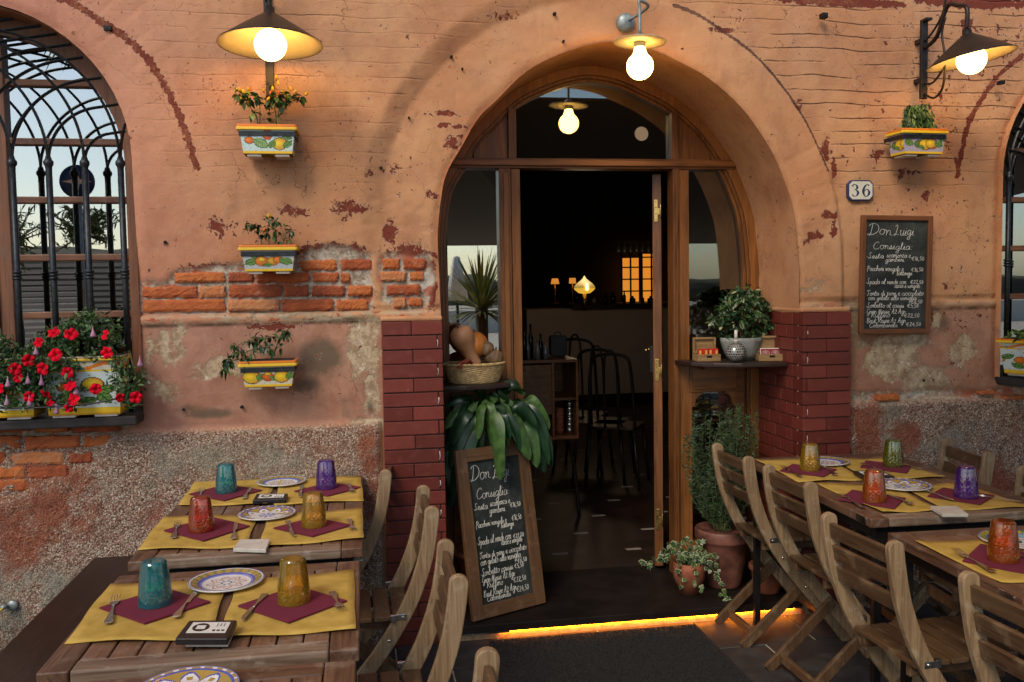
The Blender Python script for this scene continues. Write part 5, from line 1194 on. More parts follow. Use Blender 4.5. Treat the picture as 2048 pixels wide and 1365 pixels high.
# ------------------------------------------------------------------ leaves and plants
RG = random.Random(21)
def leaf(mb, b, d, nrm, L, W, mi=0, droop=.3, n=4, fold=.25, tip=1.0):
    b = Vector(b); d = Vector(d).normalized(); nrm = Vector(nrm); s_ = d.cross(nrm)
    if s_.length < 1e-4: s_ = d.orthogonal()
    s_.normalize(); u_ = s_.cross(d).normalized(); vs = []; p = b.copy(); dd = d.copy()
    for i in range(n+1):
        t = i/n; w_ = W*math.sin(PI*min(1, (t*.93+.04))**(.75*tip))*.5+.0004
        vs += [p-s_*w_+u_*w_*fold, p.copy(), p+s_*w_+u_*w_*fold]
        dd = (dd+Vector((0, 0, -droop/n))).normalized(); u_ = s_.cross(dd).normalized(); p = p+dd*(L/n)
    fs = []
    for i in range(n): a = i*3; fs += [(a, a+1, a+4, a+3), (a+1, a+2, a+5, a+4)]
    mb.add(vs, fs, mi, True)
def rvec(rg, up=0): v = Vector((rg.gauss(0, 1), rg.gauss(0, 1), rg.gauss(0, 1)+up)); return v.normalized()

# ------------------------------------------------------------------ painted planters
Bc, Gc, Yc, Oc, Wc = (.06, .07, .35), (.09, .19, .04), (.78, .52, .03), (.72, .2, .02), (.66, .74, .72)
def motif(kind):
    """colour at (x, y) on a face, x in 0..asp, y in 0..1; hand painted fruit and leaves"""
    rg = random.Random(kind); asp = 2.3 if kind < 10 else 1.15; Ls = []
    if kind == 1: L = [('f', .35, .62, .16, Oc), ('l', .85, .45, .42, .2, -.7, (.16, .27, .10)), ('f', 1.15, .85, .15, (.7, .12, .03)), ('f', 1.7, .42, .27, Yc), ('l', 1.35, .4, .28, .12, 1.2, Gc), ('l', 2.05, .4, .3, .13, .9, Gc), ('l', 2.0, .8, .25, .12, -.3, Gc)]; bg = (.50, .68, .68)
    elif kind == 2: L = [('l', .35, .45, .36, .17, .5, Gc), ('l', .6, .8, .28, .12, -.2, Gc), ('f', .85, .5, .25, Oc), ('f', .85, .62, .12, Yc), ('f', 1.35, .5, .22, (.6, .3, .02)), ('l', 1.1, .25, .25, .1, 0, Gc), ('f', 1.6, .6, .18, Oc), ('l', 1.95, .5, .38, .18, -.5, Gc)]; bg = (.45, .48, .5)
    elif kind == 3: L = [('f', .4, .5, .33, Yc), ('l', .8, .5, .3, .15, 1.0, Gc), ('f', 1.15, .5, .22, (.65, .12, .02)), ('f', 1.15, .75, .12, Yc), ('l', 1.45, .4, .3, .13, -.5, Gc), ('f', 1.8, .5, .3, Yc), ('l', 2.15, .55, .3, .14, 1.3, Gc)]; bg = (.62, .58, .42)
    elif kind == 4: L = [('l', .3, .6, .25, .2, .9, Gc), ('f', .85, .5, .2, Gc), ('f', 1.25, .5, .3, Yc), ('l', 1.0, .3, .25, .1, -.4, Gc), ('f', 1.62, .5, .26, Oc), ('f', 1.55, .55, .24, Yc), ('l', 2.0, .5, .3, .15, -.6, Gc), ('l', 2.15, .8, .2, .1, .4, Gc)]; bg = (.4, .38, .5)
    elif kind == 11: L = [('f', .72, .66, .16, Yc), ('l', .92, .52, .2, .09, .3, Gc), ('l', .9, .3, .2, .09, -1.0, Gc), ('l', .62, .22, .2, .08, .4, Gc), ('f', .3, .6, .12, Oc), ('l', .32, .35, .2, .09, 1.2, Gc), ('f', .45, .2, .09, Yc)]; bg = (.60, .70, .68)
    else: L = [('f', .3, .55, .17, Yc), ('l', .55, .65, .2, .09, .5, Gc), ('f', .85, .5, .14, Oc), ('l', .8, .25, .22, .1, -.5, Gc), ('l', .25, .25, .2, .09, .9, Gc)]; bg = (.6, .68, .66)
    def f(x, y):
        for k in L[::-1]:
            if k[0] == 'f':
                d = math.hypot(x-k[1], (y-k[2])*.95)/(k[3]*(1.35 if kind < 10 else 1.15))
                if d < 1:
                    if d > .88: return (.10, .06, .03)
                    c = k[4]; h = .75+.5*max(0, 1-math.hypot(x-k[1]+k[3]*.3, y-k[2]-k[3]*.2)/k[3]); return (min(1, c[0]*h), min(1, c[1]*h), c[2]) if d < .7 or (x-k[1]) < 0 else (c[0]*.85, c[1]*.5, c[2])
            else:
                a = k[5]; u_ = (x-k[1])*math.cos(a)+(y-k[2])*math.sin(a); w_ = -(x-k[1])*math.sin(a)+(y-k[2])*math.cos(a); t = u_/k[3]
                if abs(t) < 1:
                    hw = k[4]*1.35*(1-t*t)
                    if abs(w_) < hw:
                        if abs(w_) > hw*.82 or abs(w_) < .012: return (.03, .06, .02)
                        s_ = .75+.6*(math.sin((u_-abs(w_)*.8)*60) > .3); return tuple(min(1, q_*s_*1.3) for q_ in k[6])
        if math.sin(x*23+2*math.sin(y*9))*math.sin(y*21+kind) > .86: return tuple(q_*.5 for q_ in bg)
        return bg
    return f, asp
def planter(name, loc, w_, d_, h_, kind, label, rz=0, taper=.86, iron=True, rimc=(Oc, Yc), group='small painted wall planters'):
    t = thing(name, label, 'planter', loc, rz, group); f, asp = motif(kind); mb = MB()
    rh = .022 if h_ < .15 else .018; z0, z1 = .004, h_-rh
    def corner(z): s_ = taper+(1-taper)*z/h_; return w_/2*s_, d_/2*s_
    nu, nv = (76, 34) if h_ < .15 else (80, 60)
    for face in range(4):
        vs, fs, cs = [], [], []; n_u = nu if face % 2 == 0 else nu//2
        for j in range(nv+1):
            z = z0+(z1-z0)*j/nv; a, b = corner(z)
            for i in range(n_u+1):
                u_ = i/n_u*2-1; vs.append([(u_*a, -b, z), (a, u_*b, z), (-u_*a, b, z), (-a, -u_*b, z)][face])
        for j in range(nv):
            for i in range(n_u):
                fs.append((j*(n_u+1)+i, j*(n_u+1)+i+1, (j+1)*(n_u+1)+i+1, (j+1)*(n_u+1)+i)); v_ = (j+.5)/nv; x = (i+.5)/n_u*asp*(1 if face % 2 == 0 else .5)+(0 if face % 2 == 0 else .4)
                if v_ < .13: c = Yc if v_ > .03 else (.6, .3, .02)
                elif h_ > .15 and v_ > .80: c = (Yc if v_ < .83 else ((.66, .62, .5) if abs(math.sin(x*7+1)*.06+.90-v_) > .035 else ((.03, .25, .25) if math.sin(x*14) > .8 else Oc)))
                else: c = f(x, min(1, (v_-.13)*1.42) if h_ < .15 else (v_-.10)/.7)
                cs.append(c)
        mb.add(vs, fs, 0, False, col=cs)
    mb.build('body', MAT['planter_glaze'], t, fix=False)
    a, b = corner(h_); mb = MB(); r_ = .006
    mb.prism(rrect(-a-.010, a+.010, -b-.010, b+.010, .01), h_-rh, h_-rh*.45, axis='z', col=rimc[1]); mb.prism(rrect(-a-.008, a+.008, -b-.008, b+.008, .01), h_-rh*.45+.0003, h_, axis='z', col=rimc[0])
    mb.build('rim', MAT['planter_glaze'], t, bevel=.002)
    mb = MB(); mb.prism(rrect(-a+.006, a-.006, -b+.006, b-.006, .008), h_+.0003, h_+.002, axis='z'); mb.build('earth', MAT['soil'], t)
    if iron:
        z = h_-rh-.014; a, b = corner(z); mb = MB(); th = .004
        for (x0, x1, y0, y1) in ((-a-th-.001, a+th+.001, -b-th, -b-.0008), (-a-th, -a-.0008, -b, b+.03), (a+.0008, a+th, -b, b+.03)): mb.box(x0, x1, y0, y1, z-.009, z+.009)
        mb.build('iron_holder', MAT['iron_grey'], t, bevel=.001)
    a, b = corner(0)
    if 'foot_white' not in MAT: simple('foot_white', (.62, .58, .5), .4)
    for s_ in (-1, 1): mb = MB(); mb.box(min(s_*.12*w_, s_*(a-.012)), max(s_*.12*w_, s_*(a-.012)), -b+.006, b-.006, -.006, .0038); mb.build('foot', MAT['foot_white'], t, bevel=.002)
    return t
def ppos(px_, py_, Y=-.07): p = atY(px_, py_, Y-.055); return Vector((p.x, Y, p.z))
PW, PD, PH = .218, .115, .118
def at_wall(px_, pyb, Y=-.09): p = atY(px_, pyb, Y-.05); return (p.x, Y, p.z)
q1 = at_wall(536, 310, -.115); q2 = at_wall(538, 545); q3 = at_wall(537, 776); q4 = at_wall(1846, 310)
planter('wall_planter', q1, PW, PD, PH, 1, 'painted planter with cactus fruit on its front hanging under the left wall lamp')
planter('wall_planter', q2, PW*.98, PD, PH*.93, 2, 'painted planter with orange flowers hanging in front of the bare bricks')
planter('wall_planter', q3, PW*.98, PD, PH*.93, 3, 'painted planter with lemons hanging lowest on the left wall')
planter('wall_planter', q4, PW*1.02, PD, PH*.98, 4, 'painted planter with lemons hanging under the right wall lamp', .05)
def plant(name, loc, label, cat='plant', group=None): return thing(name, label, cat, loc, 0, group)
def stem_tree(mb, P, r0, mi=0): mb.tube(spline(P, 5), [r0*(1-.55*i/(5*(len(P)-1))) for i in range(5*(len(P)-1)+1)], 5, mi)
def pepper(loc, label, stems, leafmi, fruit, seed, L=.035, W=.017, dens=14, fr=.3, droop=.9):
    t = plant('pepper_plant', loc, label, 'plant', 'small pepper plants in the wall planters'); rg = random.Random(seed); sm_, lf = MB(), MB(); fruits = []
    for P, rad, nl in stems:
        P = [Vector(p) for p in P]; stem_tree(sm_, P, .0032)
        c = P[-1]
        for k in range(nl):
            tt = rg.random(); k0 = min(int(tt**.5*(len(P)-1)), len(P)-2); base = P[k0].lerp(P[k0+1], rg.random()) if rg.random() < .35 else c
            b = base+Vector((rg.gauss(0, rad*.55), rg.gauss(0, rad*.4), rg.gauss(0, rad*.4)))
            if (b-base).length > .012: sm_.tube([base, base.lerp(b, .6)+Vector((0, 0, .006)), b], [.0016, .0013, .0009], 4)
            for m_ in range(rg.randint(3, 5)):
                d = rvec(rg, -.15); leaf(lf, b+d*.004, d, Vector((0, 0, 1))+rvec(rg)*.5, L*rg.uniform(.6, 1.25), W*rg.uniform(.7, 1.2), rg.choice(leafmi), droop)
        for k in range(int(nl*fr)): fruits.append(c+Vector((rg.gauss(0, rad*.6), -abs(rg.gauss(0, rad*.5)), rg.gauss(0.01, rad*.35))))
    sm_.build('stem', MAT['stem_green'], t); lf.build('foliage', [MAT['leaf_dark'], MAT['leaf_mid'], MAT['leaf_lime']], t, fix=False)
    for i, p in enumerate(fruits):
        m_ = MB(); s_ = 1 if i % 2 else .8; m_.lathe([(.0004, 0), (.005*s_, .003), (.0065*s_, .010), (.005*s_, .018), (.0015, .022)], 10, M=Matrix.Translation(p) @ Matrix.Rotation(rg.uniform(-.6, .6), 4, 'X') @ Matrix.Rotation(rg.uniform(-.6, .6), 4, 'Y')); m_.build('pepper', MAT[fruit[i % len(fruit)]], t)
x, y, z = q1; pepper((x, y, z+PH), 'pepper plant with yellow peppers below the left wall lamp', [([(-.04, 0, 0), (-.045, 0, .04), (-.07, -.01, .08), (-.09, -.01, .11)], .036, 9), ([(-.035, 0, 0), (-.03, 0, .06), (-.035, 0, .12)], .02, 3), ([(.025, 0, 0), (.04, 0, .05), (.05, -.01, .09), (.055, -.01, .125)], .045, 11), ([(.03, 0, 0), (.03, .01, .06), (.01, 0, .11)], .03, 7), ([(.04, 0, .04), (.08, -.01, .09), (.12, -.01, .115)], .028, 5)], [0, 1, 1, 2], ['chilli_yellow', 'chilli_yellow', 'chilli_yellow', 'chilli_yellow', 'chilli_orange'], 1, .036, .017, fr=.6)
x, y, z = q2; pepper((x, y, z+PH*.93), 'low pepper plant with orange tips in the planter before the bare bricks', [([(-.03, 0, 0), (-.035, 0, .03), (-.06, 0, .065)], .032, 8), ([(.02, 0, 0), (.03, 0, .04), (.02, 0, .085)], .035, 8), ([(.05, 0, 0), (.07, 0, .05)], .03, 7), ([(0, 0, 0), (-.005, 0, .06)], .03, 6)], [0, 0, 1], ['chilli_orange', 'chilli_yellow'], 2, .026, .013, fr=.14)
x, y, z = q3; pepper((x, y, z+PH*.93), 'dark pepper plant drooping to the left from the lowest planter', [([(.01, 0, 0), (.005, 0, .05), (-.02, -.01, .09)], .045, 13), ([(.01, 0, .02), (-.06, -.02, .08), (-.12, -.03, .06), (-.155, -.035, .0)], .025, 10), ([(0, 0, .05), (-.08, -.03, .04), (-.1, -.035, .01)], .025, 6), ([(.02, 0, .02), (.045, 0, .09), (.06, 0, .11)], .03, 8), ([(-.15, -.03, .02), (-.17, -.035, -.03)], .012, 4)], [0, 0, 0, 1], ['chilli_orange'], 3, .036, .015, fr=.03, droop=1.4)
t = plant('trailing_plant', (q4[0], q4[1], q4[2]+PH), 'drooping bushy plant in the planter under the right wall lamp'); lf, sm_ = MB(), MB(); rg = random.Random(8)
for k in range(58):
    a = rg.uniform(0, 2*PI); rr = rg.uniform(.02, .085); hh = rg.uniform(.05, .115); tip = Vector((math.cos(a)*rr, math.sin(a)*rr*.6-.01, rg.uniform(-.015, .04))); P = spline([(rg.gauss(0, .015), rg.gauss(0, .01), 0), (tip.x*.4, tip.y*.4, hh*.95), (tip.x*.8, tip.y*.8, hh*.85), tuple(tip)], 5); sm_.tube(P, .0012, 4)
    for q_ in P[4:]:
        for m_ in range(2): leaf(lf, q_, Vector((rg.gauss(0, .5), rg.gauss(0, .5)-.2, -.8)), rvec(rg, .3), rg.uniform(.018, .034), .009, rg.choice([0, 1, 1, 2]), .6, 3)
sm_.build('stem', MAT['stem_green'], t); lf.build('foliage', [MAT['leaf_dark'], MAT['leaf_mid'], MAT['leaf_lime']], t, fix=False)

# window boxes with petunias
wpos = []
for (px_, pyb, kind, l) in ((168, 818, 11, 'square painted planter with a lemon on the sill of the left window'), (-8, 820, 12, 'painted planter cut by the left edge of the photo on the window sill')):
    p = atY(px_, pyb, -.145); q_ = (p.x, -.075, WSILL+.020); wpos.append(q_); planter('window_planter', q_, .285, .14, .235, kind, l, 0, .93, False, ((.6, .45, .3), Yc), 'large painted planters on the window sills')
p = atY(2052, 762, -.13); wq = (p.x+.07, -.075, 1.10); planter('window_planter', wq, .32, .13, .17, 12, 'painted planter on the sill at the right edge of the photo', .35, .78, False, (Oc, Yc), 'large painted planters on the window sills')
wp = thing('petunia_plant', 'bushy petunias with red flowers spilling from the left window planters', 'plant', (-1.3, -.1, WSILL+.25)); o3 = Vector(wp.location); rg = random.Random(5); lf, sm_ = MB(), MB()
def pnt(px_, py_, Y): return atY(px_, py_, Y)-o3
for k in range(560):
    u_ = rg.random(); px_ = rg.uniform(-15, 285)
    if px_ > 235 and rg.random() < .45: continue
    top = 655+28*math.sin(px_/38)+(0 if px_ > 60 else 20)+(60 if px_ > 235 else 0); py_ = top+abs(rg.gauss(0, 60)) if rg.random() < .75 else rg.uniform(top, 815)
    if py_ > 818: continue
    if 160 < px_ < 224 and py_ > 722 and rg.random() < .86: continue
    Y = -.17-.03*rg.random() if py_ > 720 else rg.uniform(-.17, -.04); c = pnt(px_, py_, Y)
    if k % 5 == 0: b = Vector((c.x*.85, .03, max(-.02, min(c.z, 0)))); sm_.tube(spline([b, Vector(((b.x+c.x)/2, (b.y+c.y)/2, max(b.z, c.z)+.04)), c], 4), .0014, 4)
    for m_ in range(rg.randint(5, 9)):
        d = rvec(rg, .1); leaf(lf, c+d*.003+Vector((rg.gauss(0, .009), rg.gauss(0, .009), rg.gauss(0, .009))), d, rvec(rg, .6), rg.uniform(.014, .028), rg.uniform(.007, .013), rg.choice([0, 0, 1, 1, 2]), .3, 3)
sm_.build('stem', MAT['stem_green'], wp); lf.build('foliage', [MAT['leaf_mid'], MAT['petunia_leaf'], MAT['leaf_dark']], wp, fix=False)
FL = [(107, 665, 1), (142, 668, 1.2), (209, 670, 1.1), (76, 685, 1), (110, 710, 1.25), (213, 706, 1.1), (57, 721, 1.15), (30, 738, 1.1), (84, 738, 1.2), (134, 746, 1.1), (36, 756, .9), (140, 771, 1.1), (191, 778, 1.1), (-2, 778, 1), (57, 794, 1), (92, 790, 1.05), (146, 798, 1.15), (138, 816, .8), (240, 796, .9), (272, 795, 1.1), (100, 806, .7)]
for i, (px_, py_, s_) in enumerate(FL):
    c = pnt(px_, py_, -.215); R_ = .0205*s_; m_ = MB(); n_ = 40; rings = []; face = Vector((rg.gauss(0, .5)-.1, -1, rg.gauss(.15, .4))).normalized(); ph_ = rg.uniform(0, 6); wv_ = rg.uniform(.1, .3); Mx = Matrix.Translation(c) @ face.to_track_quat('Z', 'Y').to_matrix().to_4x4()
    for (t_, z_) in ((.12, -.014), (.3, -.003), (.65, .001), (1, -.002)):
        rings.append([(R_*t_*(1+(wv_*abs(math.cos(2.5*a+ph_))-.1)*t_)*math.cos(a), R_*t_*(1+(wv_*abs(math.cos(2.5*a+ph_))-.1)*t_)*math.sin(a), z_*s_+(.0045*math.sin(5*a+i)*t_)) for a in np.linspace(0, 2*PI, n_, endpoint=False)])
    vs = [v_ for r__ in rings for v_ in r__]; fs = [(a*n_+b, a*n_+(b+1) % n_, (a+1)*n_+(b+1) % n_, (a+1)*n_+b) for a in range(3) for b in range(n_)]
    m_.add(vs, fs, 0, True, M=Mx); m_.add(rings[0], [tuple(range(n_))], 1, M=Mx); m_.tube([Mx @ Vector((0, 0, -.012)), Mx @ Vector((0, 0, -.05))], [.0035, .002], 6, 2)
    m_.build('flower', [MAT['petunia_red'], MAT['ink'], MAT['stem_green']], wp, fix=False)
for i, (px_, py_) in enumerate([(56, 762), (83, 765), (14, 805), (59, 806), (113, 822), (16, 768), (152, 783), (280, 727), (186, 668), (72, 704)]):
    c = pnt(px_, py_, -.21); m_ = MB(); m_.lathe([(.0015, .03), (.004, .012), (.011, -.006), (.010, -.012), (.003, -.008)], 10, M=Matrix.Translation(c), rf=lambda th, z: 1+.15*math.sin(5*th)); m_.build('faded_flower', MAT['petunia_faded'], wp, fix=False)
cab = MB(); cab.tube(spline([atY(-30, 818, -.2), atY(90, 815, -.21), atY(180, 808, -.215), atY(240, 796, -.2), atY(284, 783, -.06)], 8), .0032, 6); setp(recentre(cab.build('cable', MAT['black_plastic'])), 'thin black cable strung in front of the petunia planters', 'cable')
t = plant('window_plant', (wq[0], wq[1], wq[2]+.17), 'small green plant in the planter at the right edge of the photo'); lf = MB(); sm_ = MB()
for k in range(30):
    c = Vector((rg.gauss(0, .07), rg.gauss(0, .03), abs(rg.gauss(.02, .03)))); sm_.tube([Vector((c.x*.5, 0, 0)), c], .0015, 4)
    for m_ in range(6): d = rvec(rg, .1); leaf(lf, c, d, rvec(rg, .6), rg.uniform(.02, .035), .014, rg.choice([0, 1]), .4, 3)
sm_.build('stem', MAT['stem_green'], t); lf.build('foliage', [MAT['leaf_mid'], MAT['leaf_lime']], t, fix=False)

# ------------------------------------------------------------------ aspidistra behind the leaning board
ap = atZ(955, 1170, STZ); ax, ay = .52, .27
t = plant('broad_leaved_plant', (ax, ay, STZ), 'large plant with broad glossy drooping leaves behind the leaning chalkboard'); o3 = Vector(t.location)
mb = MB(); mb.lathe([(.001, 0), (.09, 0), (.095, .01), (.12, .22), (.13, .225), (.13, .25), (.118, .25), (.11, .235), (.001, .23)], 28); mb.build('pot', MAT['terracotta'], t)
leafs = [((1050, 785), (985, 800), .2), ((1085, 880), (1040, 810), .2), ((1098, 930), (1060, 860), .2), ((905, 850), (925, 800), .1), ((890, 900), (905, 840), .05), ((900, 940), (905, 870), .0), ((940, 920), (950, 850), .0), ((965, 915), (975, 850), -.02), ((1000, 960), (985, 900), -.06), ((1010, 970), (1000, 880), -.06), ((1020, 880), (1000, 840), .0), ((1015, 860), (1000, 800), .08), ((960, 850), (960, 800), .05), ((1060, 920), (1020, 850), .1), ((1040, 900), (1010, 830), .1), ((900, 1015), (893, 940), .02), ((890, 880), (915, 815), .15), ((1035, 850), (980, 800), .12), ((925, 900), (935, 830), .02), ((985, 880), (970, 810), .03), ((1090, 945), (1075, 880), .22), ((910, 960), (915, 900), .05), ((1000, 905), (990, 850), .02), ((905, 890), (935, 850), -.01), ((955, 880), (985, 845), -.02)]
lf, sm_ = MB(), MB(); rg = random.Random(12)
leafs = [(l_[0], (965+(l_[0][0]-965)*.32, 822+(l_[0][1]-870)*.22+rg.uniform(-12, 12)), l_[2]) for l_ in leafs if not (930 < l_[0][0] < 1030 and 900 < l_[0][1] and l_[0][1] != 960)]
for k in range(26):
    a = 2*PI*k/26+rg.uniform(-.1, .1); tp_ = (965+rg.uniform(55, 120)*math.cos(a), 868+rg.uniform(40, 85)*math.sin(a)-10*abs(math.cos(a)))
    leafs.append((tp_, (965+(tp_[0]-965)*.25, 835+(tp_[1]-870)*.2), rg.uniform(.05, .3)))
leafs += [((1104, 935), (1045, 850), .25), ((1096, 900), (1030, 830), .2), ((1075, 935), (1030, 850), .15), ((1050, 790), (990, 812), .25), ((1098, 860), (1030, 815), .3), ((905, 985), (900, 900), .05)]
leafs += [((l_[0][0]+rg.uniform(-22, 22), l_[0][1]+rg.uniform(-28, 20)), (l_[1][0]+rg.uniform(-18, 18), l_[1][1]+rg.uniform(-10, 30)), l_[2]+.1) for l_ in leafs[3:3]]
for i, (tip, base, dy) in enumerate(leafs):
    Yb = .20+dy*.4; B_ = atY(base[0], base[1]-14, Yb)-o3; T_ = atY(*tip, Yb-.06)-o3; L_ = (T_-B_).length
    root = Vector((rg.gauss(0, .03), rg.gauss(0, .03)+.02, .23)); sm_.tube(spline([root, Vector(((root.x+B_.x)/2, (root.y+B_.y)/2, max(B_.z, .45)*.8)), B_], 5), .004, 5)
    n_ = 10; W_ = max(.05, L_*rg.uniform(.26, .36)); M1 = (B_+T_)/2+Vector((0, -.02, .02+L_*.16)); cv = spline([B_, M1, T_], 6); vs = []; nn = len(cv)-1; side0 = Vector((rg.uniform(.6, 1), rg.uniform(-.9, .3), rg.gauss(0, .3)))
    for j, c in enumerate(cv):
        c = Vector(c); d = (Vector(cv[min(j+1, nn)])-Vector(cv[max(j-1, 0)])).normalized(); s_ = (side0-d*side0.dot(d)).normalized(); u_ = s_.cross(d); tt = j/nn; w_ = W_*.5*math.sin(PI*min(1, tt*.94+.05))**.7; wv = .006*math.sin(tt*12+i)
        vs += [c-s_*w_+u_*(w_*.25+wv), c-s_*w_*.5+u_*w_*.02, c-u_*w_*.12, c+s_*w_*.5+u_*w_*.02, c+s_*w_+u_*(w_*.25-wv)]
    fs = [(j*5+k, j*5+k+1, (j+1)*5+k+1, (j+1)*5+k) for j in range(nn) for k in range(4)]; lf.add(vs, fs, 0 if rg.random() < .75 else 1, True)
sm_.build('stem', MAT['stem_green'], t); lf.build('foliage', [MAT['leaf_aspidistra'], MAT['leaf_mid']], t, fix=False)

# ------------------------------------------------------------------ basket with pumpkins on the left shelf
bz = zL+.001; bp = Vector((.505, .295, bz))
bk = thing('wicker_basket', 'oval wicker basket holding pumpkins on the left corner shelf', 'basket', bp)
def wk(z0, z1, r0, r1, rows=16, ns=30, sx=1, sy=.72):
    m_ = MB(); n_ = ns*4; nz = rows*3; vs = []
    for j in range(nz+1):
        t_ = j/nz; z = z0+(z1-z0)*t_; R_ = r0+(r1-r0)*t_**.8
        for a in range(n_):
            th = 2*PI*a/n_; row = int(t_*rows*.999); k = math.cos(th*ns/2*1.0+PI*(row % 2))*.0028+abs(math.sin(PI*t_*rows))*.0028
            vs.append(((R_+k)*math.cos(th)*sx, (R_+k)*math.sin(th)*sy, z))
    m_.add(vs, [(j*n_+a, j*n_+(a+1) % n_, (j+1)*n_+(a+1) % n_, (j+1)*n_+a) for j in range(nz) for a in range(n_)], 0, True); return m_
m_ = wk(.002, .085, .112, .142); m_.prism([(x*.112, y*.112*.72) for x, y in circ(40, 1)], 0, .004, axis='z'); m_.build('basket_wall', MAT['wicker'], bk, fix=False)
m_ = MB()
for k in range(3): m_.tube([((.143+.004*math.sin(a*14+k*2.1))*math.cos(a), (.143+.004*math.sin(a*14+k*2.1))*.72*math.sin(a), .088+.004*math.cos(a*14+k*2.1)) for a in np.linspace(0, 2*PI, 120, endpoint=False)], .0042, 6, closed=True)
m_.build('basket_rim', MAT['wicker'], bk)
def gourd(name, prof, loc, rot, mat, label, ribs=0, cat='pumpkin', sc=1, stem=True):
    t = thing(name, label, cat, loc); m_ = MB(); R_ = Matrix.Rotation(rot[0], 4, 'X') @ Matrix.Rotation(rot[1], 4, 'Y') @ Matrix.Rotation(rot[2], 4, 'Z')
    m_.lathe([(max(r_*sc, .0005), z*sc) for r_, z in prof], 40, M=R_, rf=(lambda th, z: 1-.06*abs(math.sin(th*ribs/2))) if ribs else None); m_.build('flesh', mat, t)
    if stem: s_ = MB(); zt = prof[-1][1]*sc; s_.tube([R_ @ Vector((0, 0, zt-.004)), R_ @ Vector((.002, 0, zt+.014))], [.007, .004], 7); s_.build('stem', MAT['stem_brown'], t)
def sph(r_, h_, n_=12, e=.8): return [(r_*math.sin(PI*i/n_)**e, h_*(.5-.5*math.cos(PI*i/n_))) for i in range(n_+1)]
gourd('butternut_squash', [(.001, 0), (.028, .004), (.033, .03), (.030, .07), (.036, .11), (.05, .14), (.056, .17), (.05, .2), (.03, .215), (.004, .214)], bp+Vector((.012, -.02, .065)), (.12, -.42, 0), MAT['butternut'], 'pale butternut squash standing in the wicker basket', 0)
gourd('orange_pumpkin', sph(.078, .125), bp+Vector((-.01, .04, .115)), (.2, .1, 0), MAT['pumpkin_orange'], 'ribbed orange pumpkin at the back of the wicker basket', 14)
gourd('brown_gourd', sph(.046, .08), bp+Vector((.085, -.015, .075)), (-.3, .25, 0), MAT['gourd'], 'round brown gourd at the right of the wicker basket', 10)
gourd('dark_gourd', sph(.035, .07), bp+Vector((.05, .0, .125)), (.3, .3, 0), MAT['gourd'], 'small knobbly gourd wedged between the squash and the orange pumpkin', 8, stem=False)
m_ = MB(); rg = random.Random(2)
for k in range(7): leaf(m_, Vector((-.05+k*.008, -.075, .09)), Vector((rg.gauss(-.2, .6), -.4, rg.gauss(.2, .4))), rvec(rg, .5), .055, .04, 0, .3, 4, .5)
o = m_.build('dry_leaf', MAT['dry_leaf'], loc=bp, fix=False); setp(o, 'rust red dried leaf lying in the front of the wicker basket', 'leaf')

# ------------------------------------------------------------------ right shelf
def sR(px_, Y): p = atY(px_, 715, Y); return Vector((p.x, Y, zR+.001))
fc = sR(1483, .31); ft = plant('potted_ficus', fc, 'bushy ficus with cream edged leaves in a grey bowl on the right shelf')
mb = MB(); mb.lathe([(.001, 0), (.065, 0), (.085, .03), (.105, .09), (.108, .11), (.1, .11), (.096, .095), (.001, .095)], 36, sy=.85); mb.build('pot', MAT['grey_pot'], ft)
lf, sm_ = MB(), MB(); rg = random.Random(31)
for k in range(5): sm_.tube(spline([(rg.gauss(0, .01), 0, .09), (rg.gauss(0, .025), rg.gauss(0, .02), .17), (rg.gauss(0, .05), rg.gauss(0, .03), .26)], 4), .005, 5)
for k in range(300):
    a = rg.uniform(0, 2*PI); el = rg.random()**.6; R_ = rg.uniform(.55, 1.0); c = Vector((math.cos(a)*rg.choice([.155, .185, .13])*R_*math.sin(PI*el*.85+.25), math.sin(a)*.10*R_*math.sin(PI*el*.85+.25)-.01, .10+.235*el+rg.gauss(0, .012)))
    if c.x < -.09: c.z -= .03
    if k % 3 == 0: sm_.tube([Vector((c.x*.3, c.y*.3, max(.12, c.z-.05))), c], .0015, 4)
    for m_ in range(rg.randint(3, 5)):
        d = Vector((c.x*3+rg.gauss(0, .7), c.y*3-.3+rg.gauss(0, .7), rg.gauss(-.2, .6))); b = c+rvec(rg)*.012; nr = rvec(rg, .9); L_ = rg.uniform(.022, .04); W_ = L_*.48; mi = rg.choice([0, 0, 1])
        if rg.random() < .2: leaf(lf, b, d, nr, L_, W_, 2, .5, 4); b = b+nr*.0008; W_ *= .72; L_ *= .95
        leaf(lf, b, d, nr, L_, W_, mi, .5, 4)
sm_.build('stem', MAT['stem_brown'], ft); lf.build('foliage', [MAT['leaf_dark'], MAT['leaf_mid'], MAT['leaf_cream']], ft, fix=False)
vz = thing('mosaic_vase', 'round vase of small mirror tiles with a narrow neck in front of the ficus', 'vase', sR(1472, .17)); mb = MB(); gr_ = MB(); n_ = 26; m_n = 12; R_ = .047
for j in range(1, m_n):
    for a in range(n_):
        t0, t1 = PI*(j+.09)/m_n, PI*(j+.91)/m_n; p0_, p1_ = 2*PI*(a+.08+.5*(j % 2))/n_, 2*PI*(a+.92+.5*(j % 2))/n_; v_ = [(R_*1.015*math.sin(t_)*math.cos(p_), R_*1.015*math.sin(t_)*math.sin(p_), R_-R_*1.015*math.cos(t_)) for t_, p_ in ((t0, p0_), (t0, p1_), (t1, p1_), (t1, p0_))]
        mb.add(v_, [(0, 1, 2, 3)], 0)
mb.build('mirror_tiles', MAT['mirror_tile'], vz, fix=True)
gr_.lathe([(max(R_*math.sin(PI*i/20), .0005), R_-R_*math.cos(PI*i/20)) for i in range(20)]+[(.0115, 2*R_), (.0105, 2*R_+.012), (.0095, 2*R_+.016)], 32); gr_.build('body', MAT['grout'], vz)
